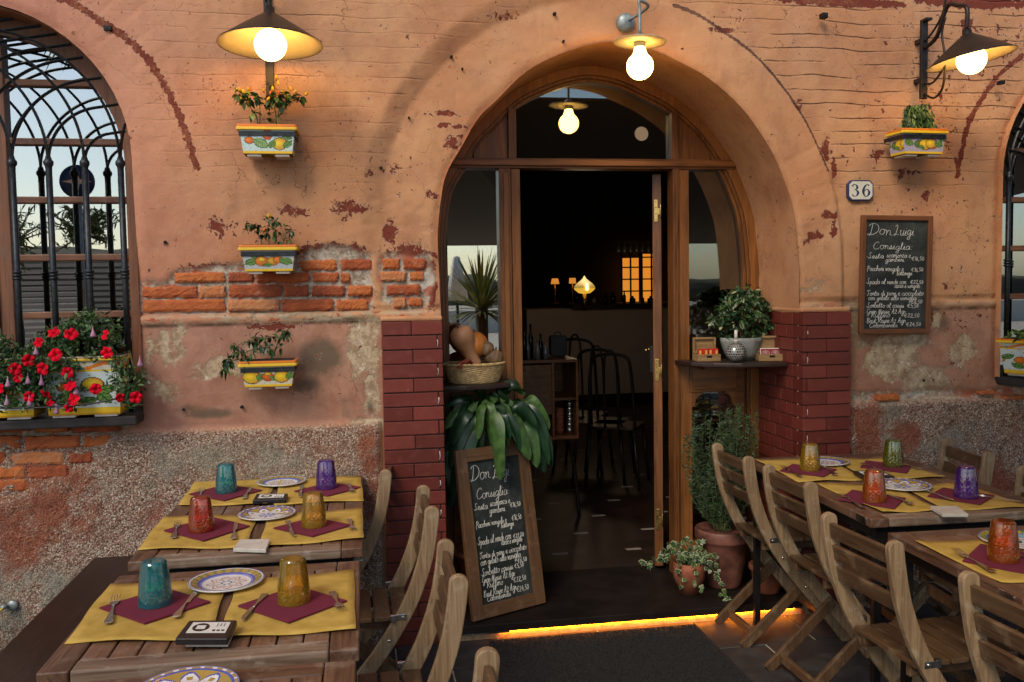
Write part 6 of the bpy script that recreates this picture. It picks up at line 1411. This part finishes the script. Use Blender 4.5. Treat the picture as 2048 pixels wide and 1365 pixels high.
mb = MB(); mb.tube([(0, 0, 2*R_+.01), (0, 0, 2*R_+.06)], [.009, .0075], 14); mb.build('neck', MAT['coaster_white'], vz)
def wbox(px_, Y, w_, d_, h_, rz, label, content):
    p = sR(px_, Y); t = thing('wooden_box', label, 'box', p, rz, 'small hinged wooden boxes on the right shelf'); th = .006; mb = MB()
    mb.box(-w_/2, w_/2, -d_/2, -d_/2+th, 0, h_); mb.box(-w_/2, w_/2, d_/2-th, d_/2, 0, h_); mb.box(-w_/2, -w_/2+th, -d_/2+th, d_/2-th, 0, h_); mb.box(w_/2-th, w_/2, -d_/2+th, d_/2-th, 0, h_); mb.box(-w_/2+th, w_/2-th, -d_/2+th, d_/2-th, 0, th)
    mb.build('box_body', MAT['box_wood_x'], t, bevel=.0015)
    mb = MB(); H_ = d_*.92; y0 = d_/2+.001; mb.box(-w_/2, -w_/2+.01, y0-.018, y0, 0, H_); mb.box(w_/2-.01, w_/2, y0-.018, y0, 0, H_); mb.box(-w_/2+.01, w_/2-.01, y0-.018, y0, H_-.01, H_); mb.box(-w_/2+.01, w_/2-.01, y0-.018, y0, 0, .01); mb.box(-w_/2+.01, w_/2-.01, y0-.005, y0, .01, H_-.01)
    mb.build('lid', MAT['box_wood_x'], t, loc=(0, 0, h_+.001), bevel=.0015)
    mb = MB(); mb.box(-.013, .013, -d_/2-.003, -d_/2, h_*.55, h_*.82); mb.build('clasp', MAT['iron_black'], t, bevel=.001); return t, p
b_a, pa = wbox(1413, .30, .115, .085, .034, -.04, 'small open wooden box with red matchboxes at the left end of the right shelf', 0)
b_b, pb = wbox(1540, .215, .125, .09, .034, -.22, 'small open wooden box with red printed cards at the right end of the right shelf', 1)
for s_ in (-1, 1):
    t = thing('matchbox', ['red matchbox with yellow ends on the left in the open wooden box', 'red matchbox with yellow ends on the right in the open wooden box'][s_ > 0], 'matchbox', pa+Vector((s_*.0265, -.018, .008)), -.04, 'red matchboxes')
    mb = MB(); mb.box(-.024, .024, -.008, .008, 0, .052); mb.build('sleeve', MAT['matchbox_red'], t, bevel=.001)
    for q_ in (-1, 1): mb = MB(); mb.box(q_*.015-.005, q_*.015+.005, -.0088, -.0081, .026, .045); mb.build('label', MAT['label_yellow'], t)
for k, (dx, ry) in enumerate(((-.025, -.12), (.02, -.05))):
    t = thing('printed_card', ['stack of dark red printed cards on the left in the open box', 'stack of dark red printed cards on the right in the open box'][k], 'cards', pb+Vector((dx, -.01-.01*k, .012)), -.22, 'printed cards in the wooden box'); t.rotation_euler.x = -.3
    mb = MB()
    for j in range(5): mb.box(-.026+j*.0035, .026+j*.0035, j*.003, j*.003+.0012, 0, .05)
    mb.build('cards', MAT['paper_white'], t); mb = MB(); mb.box(-.023, .023, -.0012, -.0004, .004, .046); mb.build('print', MAT['card_red'], t)
    mb = MB()
    for r_ in (.009, .014): mb.tube([(r_*1.3*math.cos(a), -.0016, .023+r_*math.sin(a)) for a in np.linspace(0, 2*PI, 24, endpoint=False)], .0007, 4, closed=True)
    mb.tube(spline([(-.006, -.0016, .016), (.006, -.0016, .02), (-.006, -.0016, .026), (.006, -.0016, .03)], 5), .001, 4); mb.build('emblem', MAT['paper_white'], t)

# ------------------------------------------------------------------ pots on the step
def pot(name, px_, Y, R_, H_, label, mat='terracotta', rim=True):
    p = atY(px_, 1150, Y); t = plant(name, (p.x, Y, STZ+.001), label); mb = MB()
    mb.lathe([(.001, 0), (R_*.62, 0), (R_*.66, .01), (R_*.86, H_*.5), (R_*.93, H_*.78), (R_*1.0, H_*.80), (R_*1.03, H_*.84), (R_*1.03, H_*.97), (R_, H_), (R_*.92, H_), (R_*.88, H_*.93), (.001, H_*.92)] if rim else [(.001, 0), (R_*.55, 0), (R_*.9, H_*.5), (R_, H_*.8), (R_*.95, H_), (R_*.88, H_), (R_*.85, H_*.93), (.001, H_*.92)], 40)
    mb.build('pot', simple('weathered_pot', (.17, .065, .045), .5, 0, .6, 9, .25) if mat == 'w' else MAT[mat], t); return t
rp = pot('rosemary_bush', 1446, .24, .132, .285, 'tall rosemary bush in a weathered terracotta pot by the right door post', 'w'); rg = random.Random(44); lf, sm_ = MB(), MB(); o3 = Vector(rp.location)
for k in range(92):
    a = rg.uniform(0, 2*PI); hh = rg.uniform(.22, .62); sp = rg.uniform(.03, .21)*(.5+hh); P = spline([(rg.gauss(0, .02), rg.gauss(0, .02), .27), (math.cos(a)*sp*.7, math.sin(a)*sp*.45, .27+hh*.35), (math.cos(a)*sp*1.05, math.sin(a)*sp*.6, .27+hh*.75), (math.cos(a)*sp*1.0+rg.gauss(0, .01), math.sin(a)*sp*.6, .27+hh)], 8)
    sm_.tube(P, .0014, 4)
    for j, q_ in enumerate(P[4:]):
        for m_ in range(9): d = Vector((rg.gauss(0, 1), rg.gauss(0, 1), .5)).normalized(); leaf(lf, Vector(q_)+Vector((0, 0, rg.uniform(-.01, .01))), d, rvec(rg), rg.uniform(.014, .024), .0028, rg.choice([0, 0, 1]), 0, 2)
sm_.build('stem', MAT['stem_green'], rp); lf.build('foliage', [MAT['leaf_rosemary'], MAT['leaf_mid']], rp, fix=False)
ip = pot('potted_ivy', 1378, .16, .082, .155, 'variegated ivy trailing from a small terracotta pot beside the rosemary', 'terracotta', False); lf, sm_ = MB(), MB(); rg = random.Random(9); o3 = Vector(ip.location)
def ivy(c, d, up, s_):
    d = Vector(d).normalized(); nr = Vector(up); sd_ = d.cross(nr).normalized(); nr = sd_.cross(d); out = [(0, 0), (-.32, .45), (-.12, .42), (0, .95), (.12, .42), (.32, .45)]
    pts = [(0, 0), (.18, -.12), (.5, .12), (.28, .35), (.42, .68), (.14, .62), (0, 1.05), (-.14, .62), (-.42, .68), (-.28, .35), (-.5, .12), (-.18, -.12)]
    for sc_, off_, mi in ((1, 0, 2), (.86, .0007, rg.choice([0, 1]))):
        vs = [c+d*(y*s_*sc_+(.1*s_ if sc_ < 1 else 0))+sd_*(x*s_*sc_)+nr*off_ for x, y in pts]; vs.append(c+d*.4*s_+nr*off_); n_ = len(pts); lf.add(vs, [(i, (i+1) % n_, n_) for i in range(n_)], mi)
trails = [([(0, 0, .15), (-.03, -.03, .20), (-.06, -.05, .16), (-.07, -.07, .05)], 9), ([(0, 0, .15), (-.1, -.03, .23), (-.17, -.05, .19), (-.26, -.06, .185)], 14), ([(0, 0, .15), (-.05, 0, .25), (-.1, 0, .22)], 9), ([(0, 0, .15), (.03, -.03, .22), (.07, -.05, .17)], 10), ([(0, 0, .15), (.06, -.05, .18), (.1, -.1, .1), (.12, -.12, .03), (.135, -.13, -.005)], 12), ([(0, 0, .15), (0, -.05, .2), (.0, -.08, .12), (.02, -.09, .04)], 9), ([(0, 0, .15), (.0, .0, .28)], 8), ([(0, 0, .15), (.05, .0, .26)], 8), ([(0, 0, .15), (.09, -.04, .2), (.12, -.07, .13)], 8), ([(0, 0, .15), (-.04, -.04, .22)], 8), ([(0, 0, .15), (-.08, -.02, .2), (-.13, -.05, .2)], 9), ([(0, 0, .15), (.03, -.06, .2), (.04, -.08, .14)], 8)]
for P, k in trails:
    P = spline(P, 6); sm_.tube(P, .0015, 4)
    for j in range(k*2):
        q_ = Vector(P[int((j+.5)/(2*k)*(len(P)-1))])+rvec(rg)*.014; ivy(q_, Vector((rg.gauss(0, .8), -.3, rg.gauss(-.3, .6))), Vector((rg.gauss(0, .4), -.8, .7)), rg.uniform(.018, .033))
sm_.build('stem', MAT['stem_green'], ip); lf.build('foliage', [MAT['leaf_mid'], MAT['leaf_dark'], MAT['leaf_cream']], ip, fix=False)
sp_ = pot('potted_herb', 1535, .10, .085, .135, 'small plant in a plain terracotta pot half hidden behind the folding chair', 'terracotta'); lf, sm_ = MB(), MB()
for k in range(46):
    c = Vector((rg.gauss(-.02, .07), rg.gauss(-.03, .04), .15+abs(rg.gauss(.06, .08)))); sm_.tube([Vector((c.x*.2, 0, .12)), c], .0013, 4)
    for m_ in range(5): leaf(lf, c, rvec(rg), rvec(rg, .5), .03, .012, rg.choice([0, 1]), .5, 3)
sm_.build('stem', MAT['stem_green'], sp_); lf.build('foliage', [MAT['leaf_dark'], MAT['leaf_mid']], sp_, fix=False)
# ------------------------------------------------------------------ the dining room seen through the door
ct = thing('bar_counter', 'pale bar counter with a dark top at the back of the dining room', 'counter', (3.6, 7, STZ))
mb = MB(); mb.box(-1.62, 3.4, 0, .7, .12, 1.20); mb.build('front_panel', MAT['counter_paint'], ct); mb = MB(); mb.box(-1.60, 3.4, .02, .68, 0, .119); mb.build('plinth', MAT['interior_dark'], ct)
mb = MB(); mb.box(-1.06, 3.4, -.12, .7, 1.201, 1.25); mb.build('counter_top', MAT['dark_wood_x'], ct, bevel=.005)
aw = atY(1282, 556, 9.3); wn = thing('amber_window', 'amber lit paned window glowing behind the bar counter', 'window', (aw.x, 9.3, aw.z))
for k, (x0, x1, ztop) in enumerate(((-.29, -.03, .30), (.03, .32, .36))):
    mb = MB(); mb.box(x0, x1, .02, .03, -.36, ztop); mb.build('pane', MAT['amber_glow'], wn)
mb = MB()
for x in (-.30, -.16, -.0, .17, .33): mb.box(x-(.03 if x == 0 else .012), x+(.03 if x == 0 else .012), -.0, .019, -.37, .37)
for z in (-.2, -.02, .16, .31): mb.box(-.31, .34, .003, .017, z-.01, z+.01)
mb.build('muntin', MAT['interior_dark'], wn)
pp = atY(1169, 577, 5.0); pd = thing('pendant_lamp', 'teardrop amber glass lamp glowing on the bar side', 'lamp', pp)
mb = MB(); mb.lathe([(.02, -.055), (.06, -.048), (.10, -.015), (.108, .0)], 32); mb.build('lower_glass', MAT['pendant_glow'], pd); mb = MB(); emis('pendant_dim', (.75, .5, .04), .28); mb.lathe([(.108, .001), (.103, .02), (.08, .048), (.045, .075), (.018, .10), (.004, .125)], 32); mb.build('upper_glass', MAT['pendant_dim'], pd)
pl_ = bpy.data.lights.new('pendant_bulb', 'POINT'); plo = bpy.data.objects.new('pendant_bulb', pl_); COL.objects.link(plo); plo.parent = pd; plo.location = (0, -.0, .3); pl_.energy = 3.5; pl_.color = (1, .72, .45); pl_.shadow_soft_size = .15
mb = MB(); mb.tube([(0, -.112, -.02), (0, -.112, .05)], .009, 8); mb.build('filament', MAT['pendant_core'], pd)
mb = MB(); mb.tube([(0, 0, -.056), (0, 0, pp.z*-1+1.3)], .02, 8); mb.build('stand', MAT['brass'], pd)
for i, (x, y, l) in enumerate(((1110, 563, 'small table lamp with a glowing pleated shade left of the teardrop lamp'), (1145, 562, 'small table lamp on a thin brass stem directly beside the teardrop lamp'))):
    p = atY(x, y, 7.3); tl = thing('table_lamp', l, 'lamp', (p.x, 7.3, 1.33), 0, 'small table lamps on the bar'); dz = p.z-1.33
    mb = MB(); mb.lathe([(.055 if i == 0 else .045, dz-.035), (.04, dz+.035)], 20); mb.build('lamp_shade', MAT['shade_glow'], tl)
    mb = MB(); mb.tube([(0, 0, 0), (0, 0, dz-.04)], .008, 6); mb.lathe([(.001, 0), (.05, 0), (.05, .01), (.001, .012)], 16); mb.build('stand', MAT['brass'], tl)
rk = thing('glass_rack', 'rail of upside down glasses hanging above the bar', 'glass rack', atY(1268, 484, 6.6)); mb = MB(); mb.box(-.22, .22, -.01, .01, 0, .012); mb.build('rail', MAT['dark_wood_x'], rk)
for k in range(6):
    mb = MB(); mb.lathe([(.022, 0), (.003, -.01), (.003, -.05), (.02, -.065), (.028, -.1), (.022, -.13)], 12, c=(-.19+k*.075, 0, 0)); mb.build('wine_glass', MAT['glass_grey'], rk)
# things standing on the counter
rg = random.Random(6)
for k in range(9):
    x = 1150+k*19+rg.uniform(-4, 4); p = atY(x, 600, 7.25); h_ = rg.uniform(.08, .2); mb = MB(); r_ = rg.uniform(.02, .045)
    mb.lathe([(.001, 0), (r_, 0), (r_, h_*.6), (r_*.4, h_*.75), (r_*.4, h_), (.001, h_)], 12); o = mb.build('bottle', MAT[rg.choice(['bottle_dark', 'glass_grey', 'bottle_dark', 'bottle_dark'])], loc=(p.x, 7.2, STZ+1.2505)); setp(o, 'dark bottle among the clutter on the bar counter', 'bottle', 'bottles and jars on the bar counter')
# sideboard close to the door
sb0, sb1 = atY(1040, 722, 1.6), atY(1158, 878, 1.6); sx0, sx1 = sb0.x-.5, sb1.x; cz0, cz1 = sb1.z, sb0.z
cab = thing('sideboard', 'brown wooden sideboard with an open compartment just inside the door', 'cabinet', ((sx0+sx1)/2, 1.6, STZ)); a = (sx1-sx0)/2; z0, z1 = cz0-STZ, cz1-STZ; xm = atY(1108, 800, 1.6).x-(sx0+sx1)/2; zm = atY(1108, 800, 1.6).z-STZ
M1 = MAT['frame_wood_x']; mb = MB(); mb.box(-a, a, 0, .4, z1-.02, z1); mb.box(-a, a, 0, .4, z0, z0+.02); mb.box(-a, -a+.02, 0, .4, z0+.021, z1-.021); mb.box(a-.015, a, 0, .4, z0+.021, z1-.021); mb.box(xm-.012, xm+.004, 0, .4, z0+.021, z1-.021); mb.box(xm+.005, a-.016, .005, .4, zm-.008, zm+.008); mb.box(-a+.021, a-.016, .38, .4, z0+.021, z1-.021); mb.build('carcass', M1, cab, bevel=.003)
mb = MB(); mb.box(-a+.022, xm-.014, -.006, .012, z0+.16, z1-.03); mb.build('door', MAT['board_wood_x'], cab, bevel=.003); mb = MB(); mb.lathe([(.008, 0), (.008, .006), (.001, .008)], 12, M=Matrix.Translation((sb0.x+.03-(sx0+sx1)/2, -.007, z1-.06)) @ Matrix.Rotation(PI/2, 4, 'X')); mb.build('lock', MAT['steel'], cab)
for s_ in (-1, 1): mb = MB(); mb.tube(spline([(s_*(a-.14), .1, z0), (s_*(a-.05), .1, z0-.03), (s_*(a-.01), .1, z0-.2), (s_*(a+.02), .1, 0)], 5), .012, 8); mb.build('leg', MAT['lamp_brown'], cab)
cx_ = (sx0+sx1)/2
for k in range(7):
    mb = MB(); mb.lathe([(.001, 0), (.022, 0), (.027, .020), (.029, .033), (.024, .033)], 18); o = mb.build('steel_cup', MAT['steel'], loc=(atY(1139, 860, 1.7).x, 1.7, cz0+.0215+k*.034)); setp(o, 'stacked steel cup in the open compartment of the sideboard', 'cup', 'steel cups stacked in the sideboard')
for k in range(6):
    mb = MB(); mb.lathe([(.001, 0), (.022, 0), (.029, .028), (.029, .036), (.024, .036)], 18); o = mb.build('clay_cup', MAT['terracotta'], loc=(atY(1119, 860, 1.7).x, 1.7, cz0+.0215+k*.026)); setp(o, 'stacked terracotta pot in the open compartment of the sideboard', 'clay pot', 'terracotta pots stacked in the sideboard')
for k, (px_, h_, m_) in enumerate(((1046, .2, 'bottle_dark'), (1054, .14, 'glass_grey'), (1062, .22, 'bottle_dark'), (1072, .12, 'glass_grey'), (1080, .16, 'bottle_dark'), (1050, .1, 'glass_grey'), (1088, .1, 'glass_grey'))):
    p = atY(px_, 700, 1.7); mb = MB(); r_ = .018 if m_ == 'bottle_dark' else .016; mb.lathe([(.001, 0), (r_, 0), (r_, h_*.6), (r_*.4, h_*.75), (r_*.4, h_), (.001, h_)], 14); o = mb.build('bottle', MAT[m_], loc=(p.x, 1.62+.03*(k % 3)+.03, cz1+.001)); setp(o, 'small bottle among the cruets on top of the sideboard', 'bottle', 'bottles and glasses on the sideboard')
p = atY(1116, 718, 1.85); t = thing('black_bag', 'rounded black case standing on the sideboard', 'case', (p.x, 1.85, cz1+.001)); mb = MB(); mb.prism(rrect(-.055, .055, 0, .14, .025), -.03, .03); mb.build('body', MAT['black_plastic'], t, bevel=.006); mb = MB(); mb.box(-.075, .075, -.05, .05, 0, .0); 
mb = MB(); mb.tube(spline([(-.02, 0, .14), (-.015, 0, .155), (.015, 0, .155), (.02, 0, .14)], 5), .004, 6); mb.build('handle', MAT['black_plastic'], t)
def cafe_chair(px_, py_, Y, label):
    p = atY(px_, py_, Y); t = thing('metal_chair', label, 'chair', (p.x, Y, STZ), -.5, 'metal chairs inside the dining room'); zt = p.z-STZ
    mb = MB(); mb.tube(spline([(-.17, 0, .44), (-.15, -.02, zt-.12), (-.1, -.03, zt), (.1, -.03, zt), (.15, -.02, zt-.12), (.17, 0, .44)], 6), .012, 8); mb.tube(spline([(-.05, 0, .44), (-.04, -.03, zt-.02), (.04, -.03, zt-.02), (.05, 0, .44)], 5), .009, 6); mb.build('back', MAT['lamp_brown'], t)
    mb = MB(); mb.prism(rrect(-.18, .18, 0, .36, .06), .43, .45, axis='z'); mb.build('seat', MAT['dark_wood_x'], t, bevel=.005)
    for sx_ in (-1, 1):
        for sy_ in (0, 1): mb = MB(); mb.tube([(sx_*.16, sy_*.34+.01, .43), (sx_*.2, sy_*.38-.01, 0)], .012, 8); mb.build('leg', MAT['lamp_brown'], t)
cafe_chair(1152, 682, 3.0, 'dark bent metal chair furthest behind the sideboard'); cafe_chair(1195, 703, 2.6, 'dark bent metal chair in the middle behind the sideboard'); cafe_chair(1222, 712, 2.4, 'dark bent metal chair nearest the open doorway')
rw = atY(1283, 268, 3.0); o = MB(); o.lathe([(.001, 0), (.055, 0)], 28, M=Matrix.Rotation(PI/2, 4, 'X')); emis('reflection_glow', (.8, .5, .32), .45); o = o.build('reflection_disc', MAT['reflection_glow'], loc=rw, fix=False); setp(o, 'small pale glowing disc standing in for a reflection in the fan light', 'reflection disc')  # added glowing disc that imitates a round reflection in the glass
# backlit counter behind the left window
def amber_mat():
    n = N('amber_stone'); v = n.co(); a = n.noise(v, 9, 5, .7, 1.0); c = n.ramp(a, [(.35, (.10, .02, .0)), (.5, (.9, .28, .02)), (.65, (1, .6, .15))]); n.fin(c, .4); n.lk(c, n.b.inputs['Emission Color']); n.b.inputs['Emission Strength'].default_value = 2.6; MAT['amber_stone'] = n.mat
amber_mat()
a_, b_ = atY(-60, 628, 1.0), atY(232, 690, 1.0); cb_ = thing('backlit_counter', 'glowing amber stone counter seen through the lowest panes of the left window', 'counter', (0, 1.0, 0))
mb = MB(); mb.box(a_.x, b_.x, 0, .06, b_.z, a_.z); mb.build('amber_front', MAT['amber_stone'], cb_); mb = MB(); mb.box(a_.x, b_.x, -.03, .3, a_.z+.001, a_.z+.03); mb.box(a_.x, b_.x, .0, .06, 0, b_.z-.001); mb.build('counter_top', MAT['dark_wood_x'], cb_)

# ------------------------------------------------------------------ the quay behind the camera, mirrored in the panes
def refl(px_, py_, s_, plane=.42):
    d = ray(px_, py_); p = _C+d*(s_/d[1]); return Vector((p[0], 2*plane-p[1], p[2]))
aw = thing('awning', 'wide brown canvas awning roofing the terrace on the side of the door', 'awning', (3.6, -5, 2.7)); mb = MB(); L0 = [(-2.8, 3.7), (4, 3.7), (4, -4.6), (-2.8, -4.6)]
def az(y): return (y-3.7)*.072+.12
mb.add([(x, y, az(y)+h) for h in (0, .02) for x, y in L0], [(0, 1, 2, 3), (7, 6, 5, 4), (0, 4, 5, 1), (1, 5, 6, 2), (2, 6, 7, 3), (3, 7, 4, 0)]); mb.build('canvas', MAT['awning_canvas'], aw)
for x in (-2.7, 0.6, 3.8): mb = MB(); mb.box(x-.03, x+.03, -4.5, 3.6, -.62, -.56) if 0 else mb.tube([(x, -4.55, az(-4.55)), (x, -4.55, -2.7)], .03, 8); mb.build('post', MAT['lamp_brown'], aw)
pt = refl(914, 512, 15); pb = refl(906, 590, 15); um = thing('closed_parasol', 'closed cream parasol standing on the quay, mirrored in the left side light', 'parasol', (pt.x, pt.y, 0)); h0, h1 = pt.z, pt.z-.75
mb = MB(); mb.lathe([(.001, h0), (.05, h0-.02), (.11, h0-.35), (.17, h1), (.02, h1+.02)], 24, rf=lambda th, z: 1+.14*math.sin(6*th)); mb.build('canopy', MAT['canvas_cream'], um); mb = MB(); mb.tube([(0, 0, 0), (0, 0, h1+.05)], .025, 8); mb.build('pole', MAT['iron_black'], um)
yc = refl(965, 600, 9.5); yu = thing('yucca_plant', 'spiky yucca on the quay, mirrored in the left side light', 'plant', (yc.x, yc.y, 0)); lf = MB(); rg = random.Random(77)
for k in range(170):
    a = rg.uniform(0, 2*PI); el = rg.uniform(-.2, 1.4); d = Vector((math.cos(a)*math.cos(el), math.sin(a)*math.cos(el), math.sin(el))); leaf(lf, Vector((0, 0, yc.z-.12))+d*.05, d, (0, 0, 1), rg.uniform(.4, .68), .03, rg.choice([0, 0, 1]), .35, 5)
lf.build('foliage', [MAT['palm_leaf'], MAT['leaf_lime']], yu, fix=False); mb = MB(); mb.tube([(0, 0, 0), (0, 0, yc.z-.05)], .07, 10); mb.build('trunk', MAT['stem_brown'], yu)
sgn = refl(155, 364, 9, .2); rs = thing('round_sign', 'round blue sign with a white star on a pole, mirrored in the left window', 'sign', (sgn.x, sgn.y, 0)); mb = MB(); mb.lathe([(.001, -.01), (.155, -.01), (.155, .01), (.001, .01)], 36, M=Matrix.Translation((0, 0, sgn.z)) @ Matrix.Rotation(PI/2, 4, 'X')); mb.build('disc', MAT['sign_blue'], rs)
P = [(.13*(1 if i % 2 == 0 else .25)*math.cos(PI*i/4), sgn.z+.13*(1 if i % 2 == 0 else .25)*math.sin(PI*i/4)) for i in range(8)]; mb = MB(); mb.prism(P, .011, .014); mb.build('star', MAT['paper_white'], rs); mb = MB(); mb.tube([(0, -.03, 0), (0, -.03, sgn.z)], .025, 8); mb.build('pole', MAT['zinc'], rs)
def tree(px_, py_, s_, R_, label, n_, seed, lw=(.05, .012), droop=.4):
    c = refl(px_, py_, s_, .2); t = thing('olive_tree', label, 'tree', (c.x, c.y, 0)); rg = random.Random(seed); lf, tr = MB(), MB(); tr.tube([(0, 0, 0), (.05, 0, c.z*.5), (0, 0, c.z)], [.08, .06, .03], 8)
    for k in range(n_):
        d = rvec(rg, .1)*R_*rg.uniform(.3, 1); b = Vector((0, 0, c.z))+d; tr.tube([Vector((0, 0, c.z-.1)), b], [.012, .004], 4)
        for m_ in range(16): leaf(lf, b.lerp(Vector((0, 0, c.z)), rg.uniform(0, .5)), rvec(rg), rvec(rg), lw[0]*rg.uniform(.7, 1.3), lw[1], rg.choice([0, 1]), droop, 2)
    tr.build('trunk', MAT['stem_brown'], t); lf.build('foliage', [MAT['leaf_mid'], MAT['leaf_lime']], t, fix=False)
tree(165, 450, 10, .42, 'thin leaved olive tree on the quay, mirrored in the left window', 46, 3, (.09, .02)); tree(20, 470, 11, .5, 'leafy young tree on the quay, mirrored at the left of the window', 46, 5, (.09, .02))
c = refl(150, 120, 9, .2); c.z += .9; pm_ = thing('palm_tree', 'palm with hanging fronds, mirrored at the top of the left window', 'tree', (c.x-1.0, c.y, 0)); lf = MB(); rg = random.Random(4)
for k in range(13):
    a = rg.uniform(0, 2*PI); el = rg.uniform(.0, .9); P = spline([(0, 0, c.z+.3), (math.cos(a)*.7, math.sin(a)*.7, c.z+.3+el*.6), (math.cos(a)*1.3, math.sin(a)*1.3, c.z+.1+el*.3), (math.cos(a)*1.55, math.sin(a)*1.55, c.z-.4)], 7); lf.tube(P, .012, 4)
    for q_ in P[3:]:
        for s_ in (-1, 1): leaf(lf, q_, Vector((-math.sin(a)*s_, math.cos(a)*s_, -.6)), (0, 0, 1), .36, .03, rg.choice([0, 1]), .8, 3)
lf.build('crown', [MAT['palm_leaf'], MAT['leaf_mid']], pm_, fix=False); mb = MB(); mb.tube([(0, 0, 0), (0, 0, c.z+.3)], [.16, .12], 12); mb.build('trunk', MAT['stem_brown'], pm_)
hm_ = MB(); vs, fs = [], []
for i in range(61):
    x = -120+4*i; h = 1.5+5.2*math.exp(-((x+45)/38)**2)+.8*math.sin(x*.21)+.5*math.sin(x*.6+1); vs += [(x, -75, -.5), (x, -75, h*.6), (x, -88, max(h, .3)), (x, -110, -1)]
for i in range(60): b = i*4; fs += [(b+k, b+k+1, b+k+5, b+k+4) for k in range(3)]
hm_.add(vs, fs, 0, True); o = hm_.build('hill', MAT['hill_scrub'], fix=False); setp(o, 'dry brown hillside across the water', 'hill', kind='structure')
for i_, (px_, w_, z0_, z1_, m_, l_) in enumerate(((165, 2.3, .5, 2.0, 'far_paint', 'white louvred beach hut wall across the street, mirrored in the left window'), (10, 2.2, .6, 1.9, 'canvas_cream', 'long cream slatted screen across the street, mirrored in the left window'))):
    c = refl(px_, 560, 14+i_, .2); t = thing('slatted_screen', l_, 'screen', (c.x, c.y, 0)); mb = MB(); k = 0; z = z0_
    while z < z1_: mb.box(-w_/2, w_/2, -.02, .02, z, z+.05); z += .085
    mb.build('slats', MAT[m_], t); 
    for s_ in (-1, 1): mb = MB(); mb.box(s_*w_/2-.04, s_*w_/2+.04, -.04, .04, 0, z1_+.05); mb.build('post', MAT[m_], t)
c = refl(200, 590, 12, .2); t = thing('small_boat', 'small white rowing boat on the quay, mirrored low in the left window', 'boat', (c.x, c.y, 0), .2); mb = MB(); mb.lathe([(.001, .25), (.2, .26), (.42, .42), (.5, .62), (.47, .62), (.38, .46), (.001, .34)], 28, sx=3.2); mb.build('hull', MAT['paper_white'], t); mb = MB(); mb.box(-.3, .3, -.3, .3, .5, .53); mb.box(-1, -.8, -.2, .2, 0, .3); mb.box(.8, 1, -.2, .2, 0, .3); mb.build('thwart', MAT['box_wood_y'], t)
qw = MB(); qw.box(-30, 30, -26.3, -26, 0, .75); o = qw.build('quay_wall', MAT['far_paint']); setp(o, 'low pale quay wall across the street, behind the camera', 'wall')
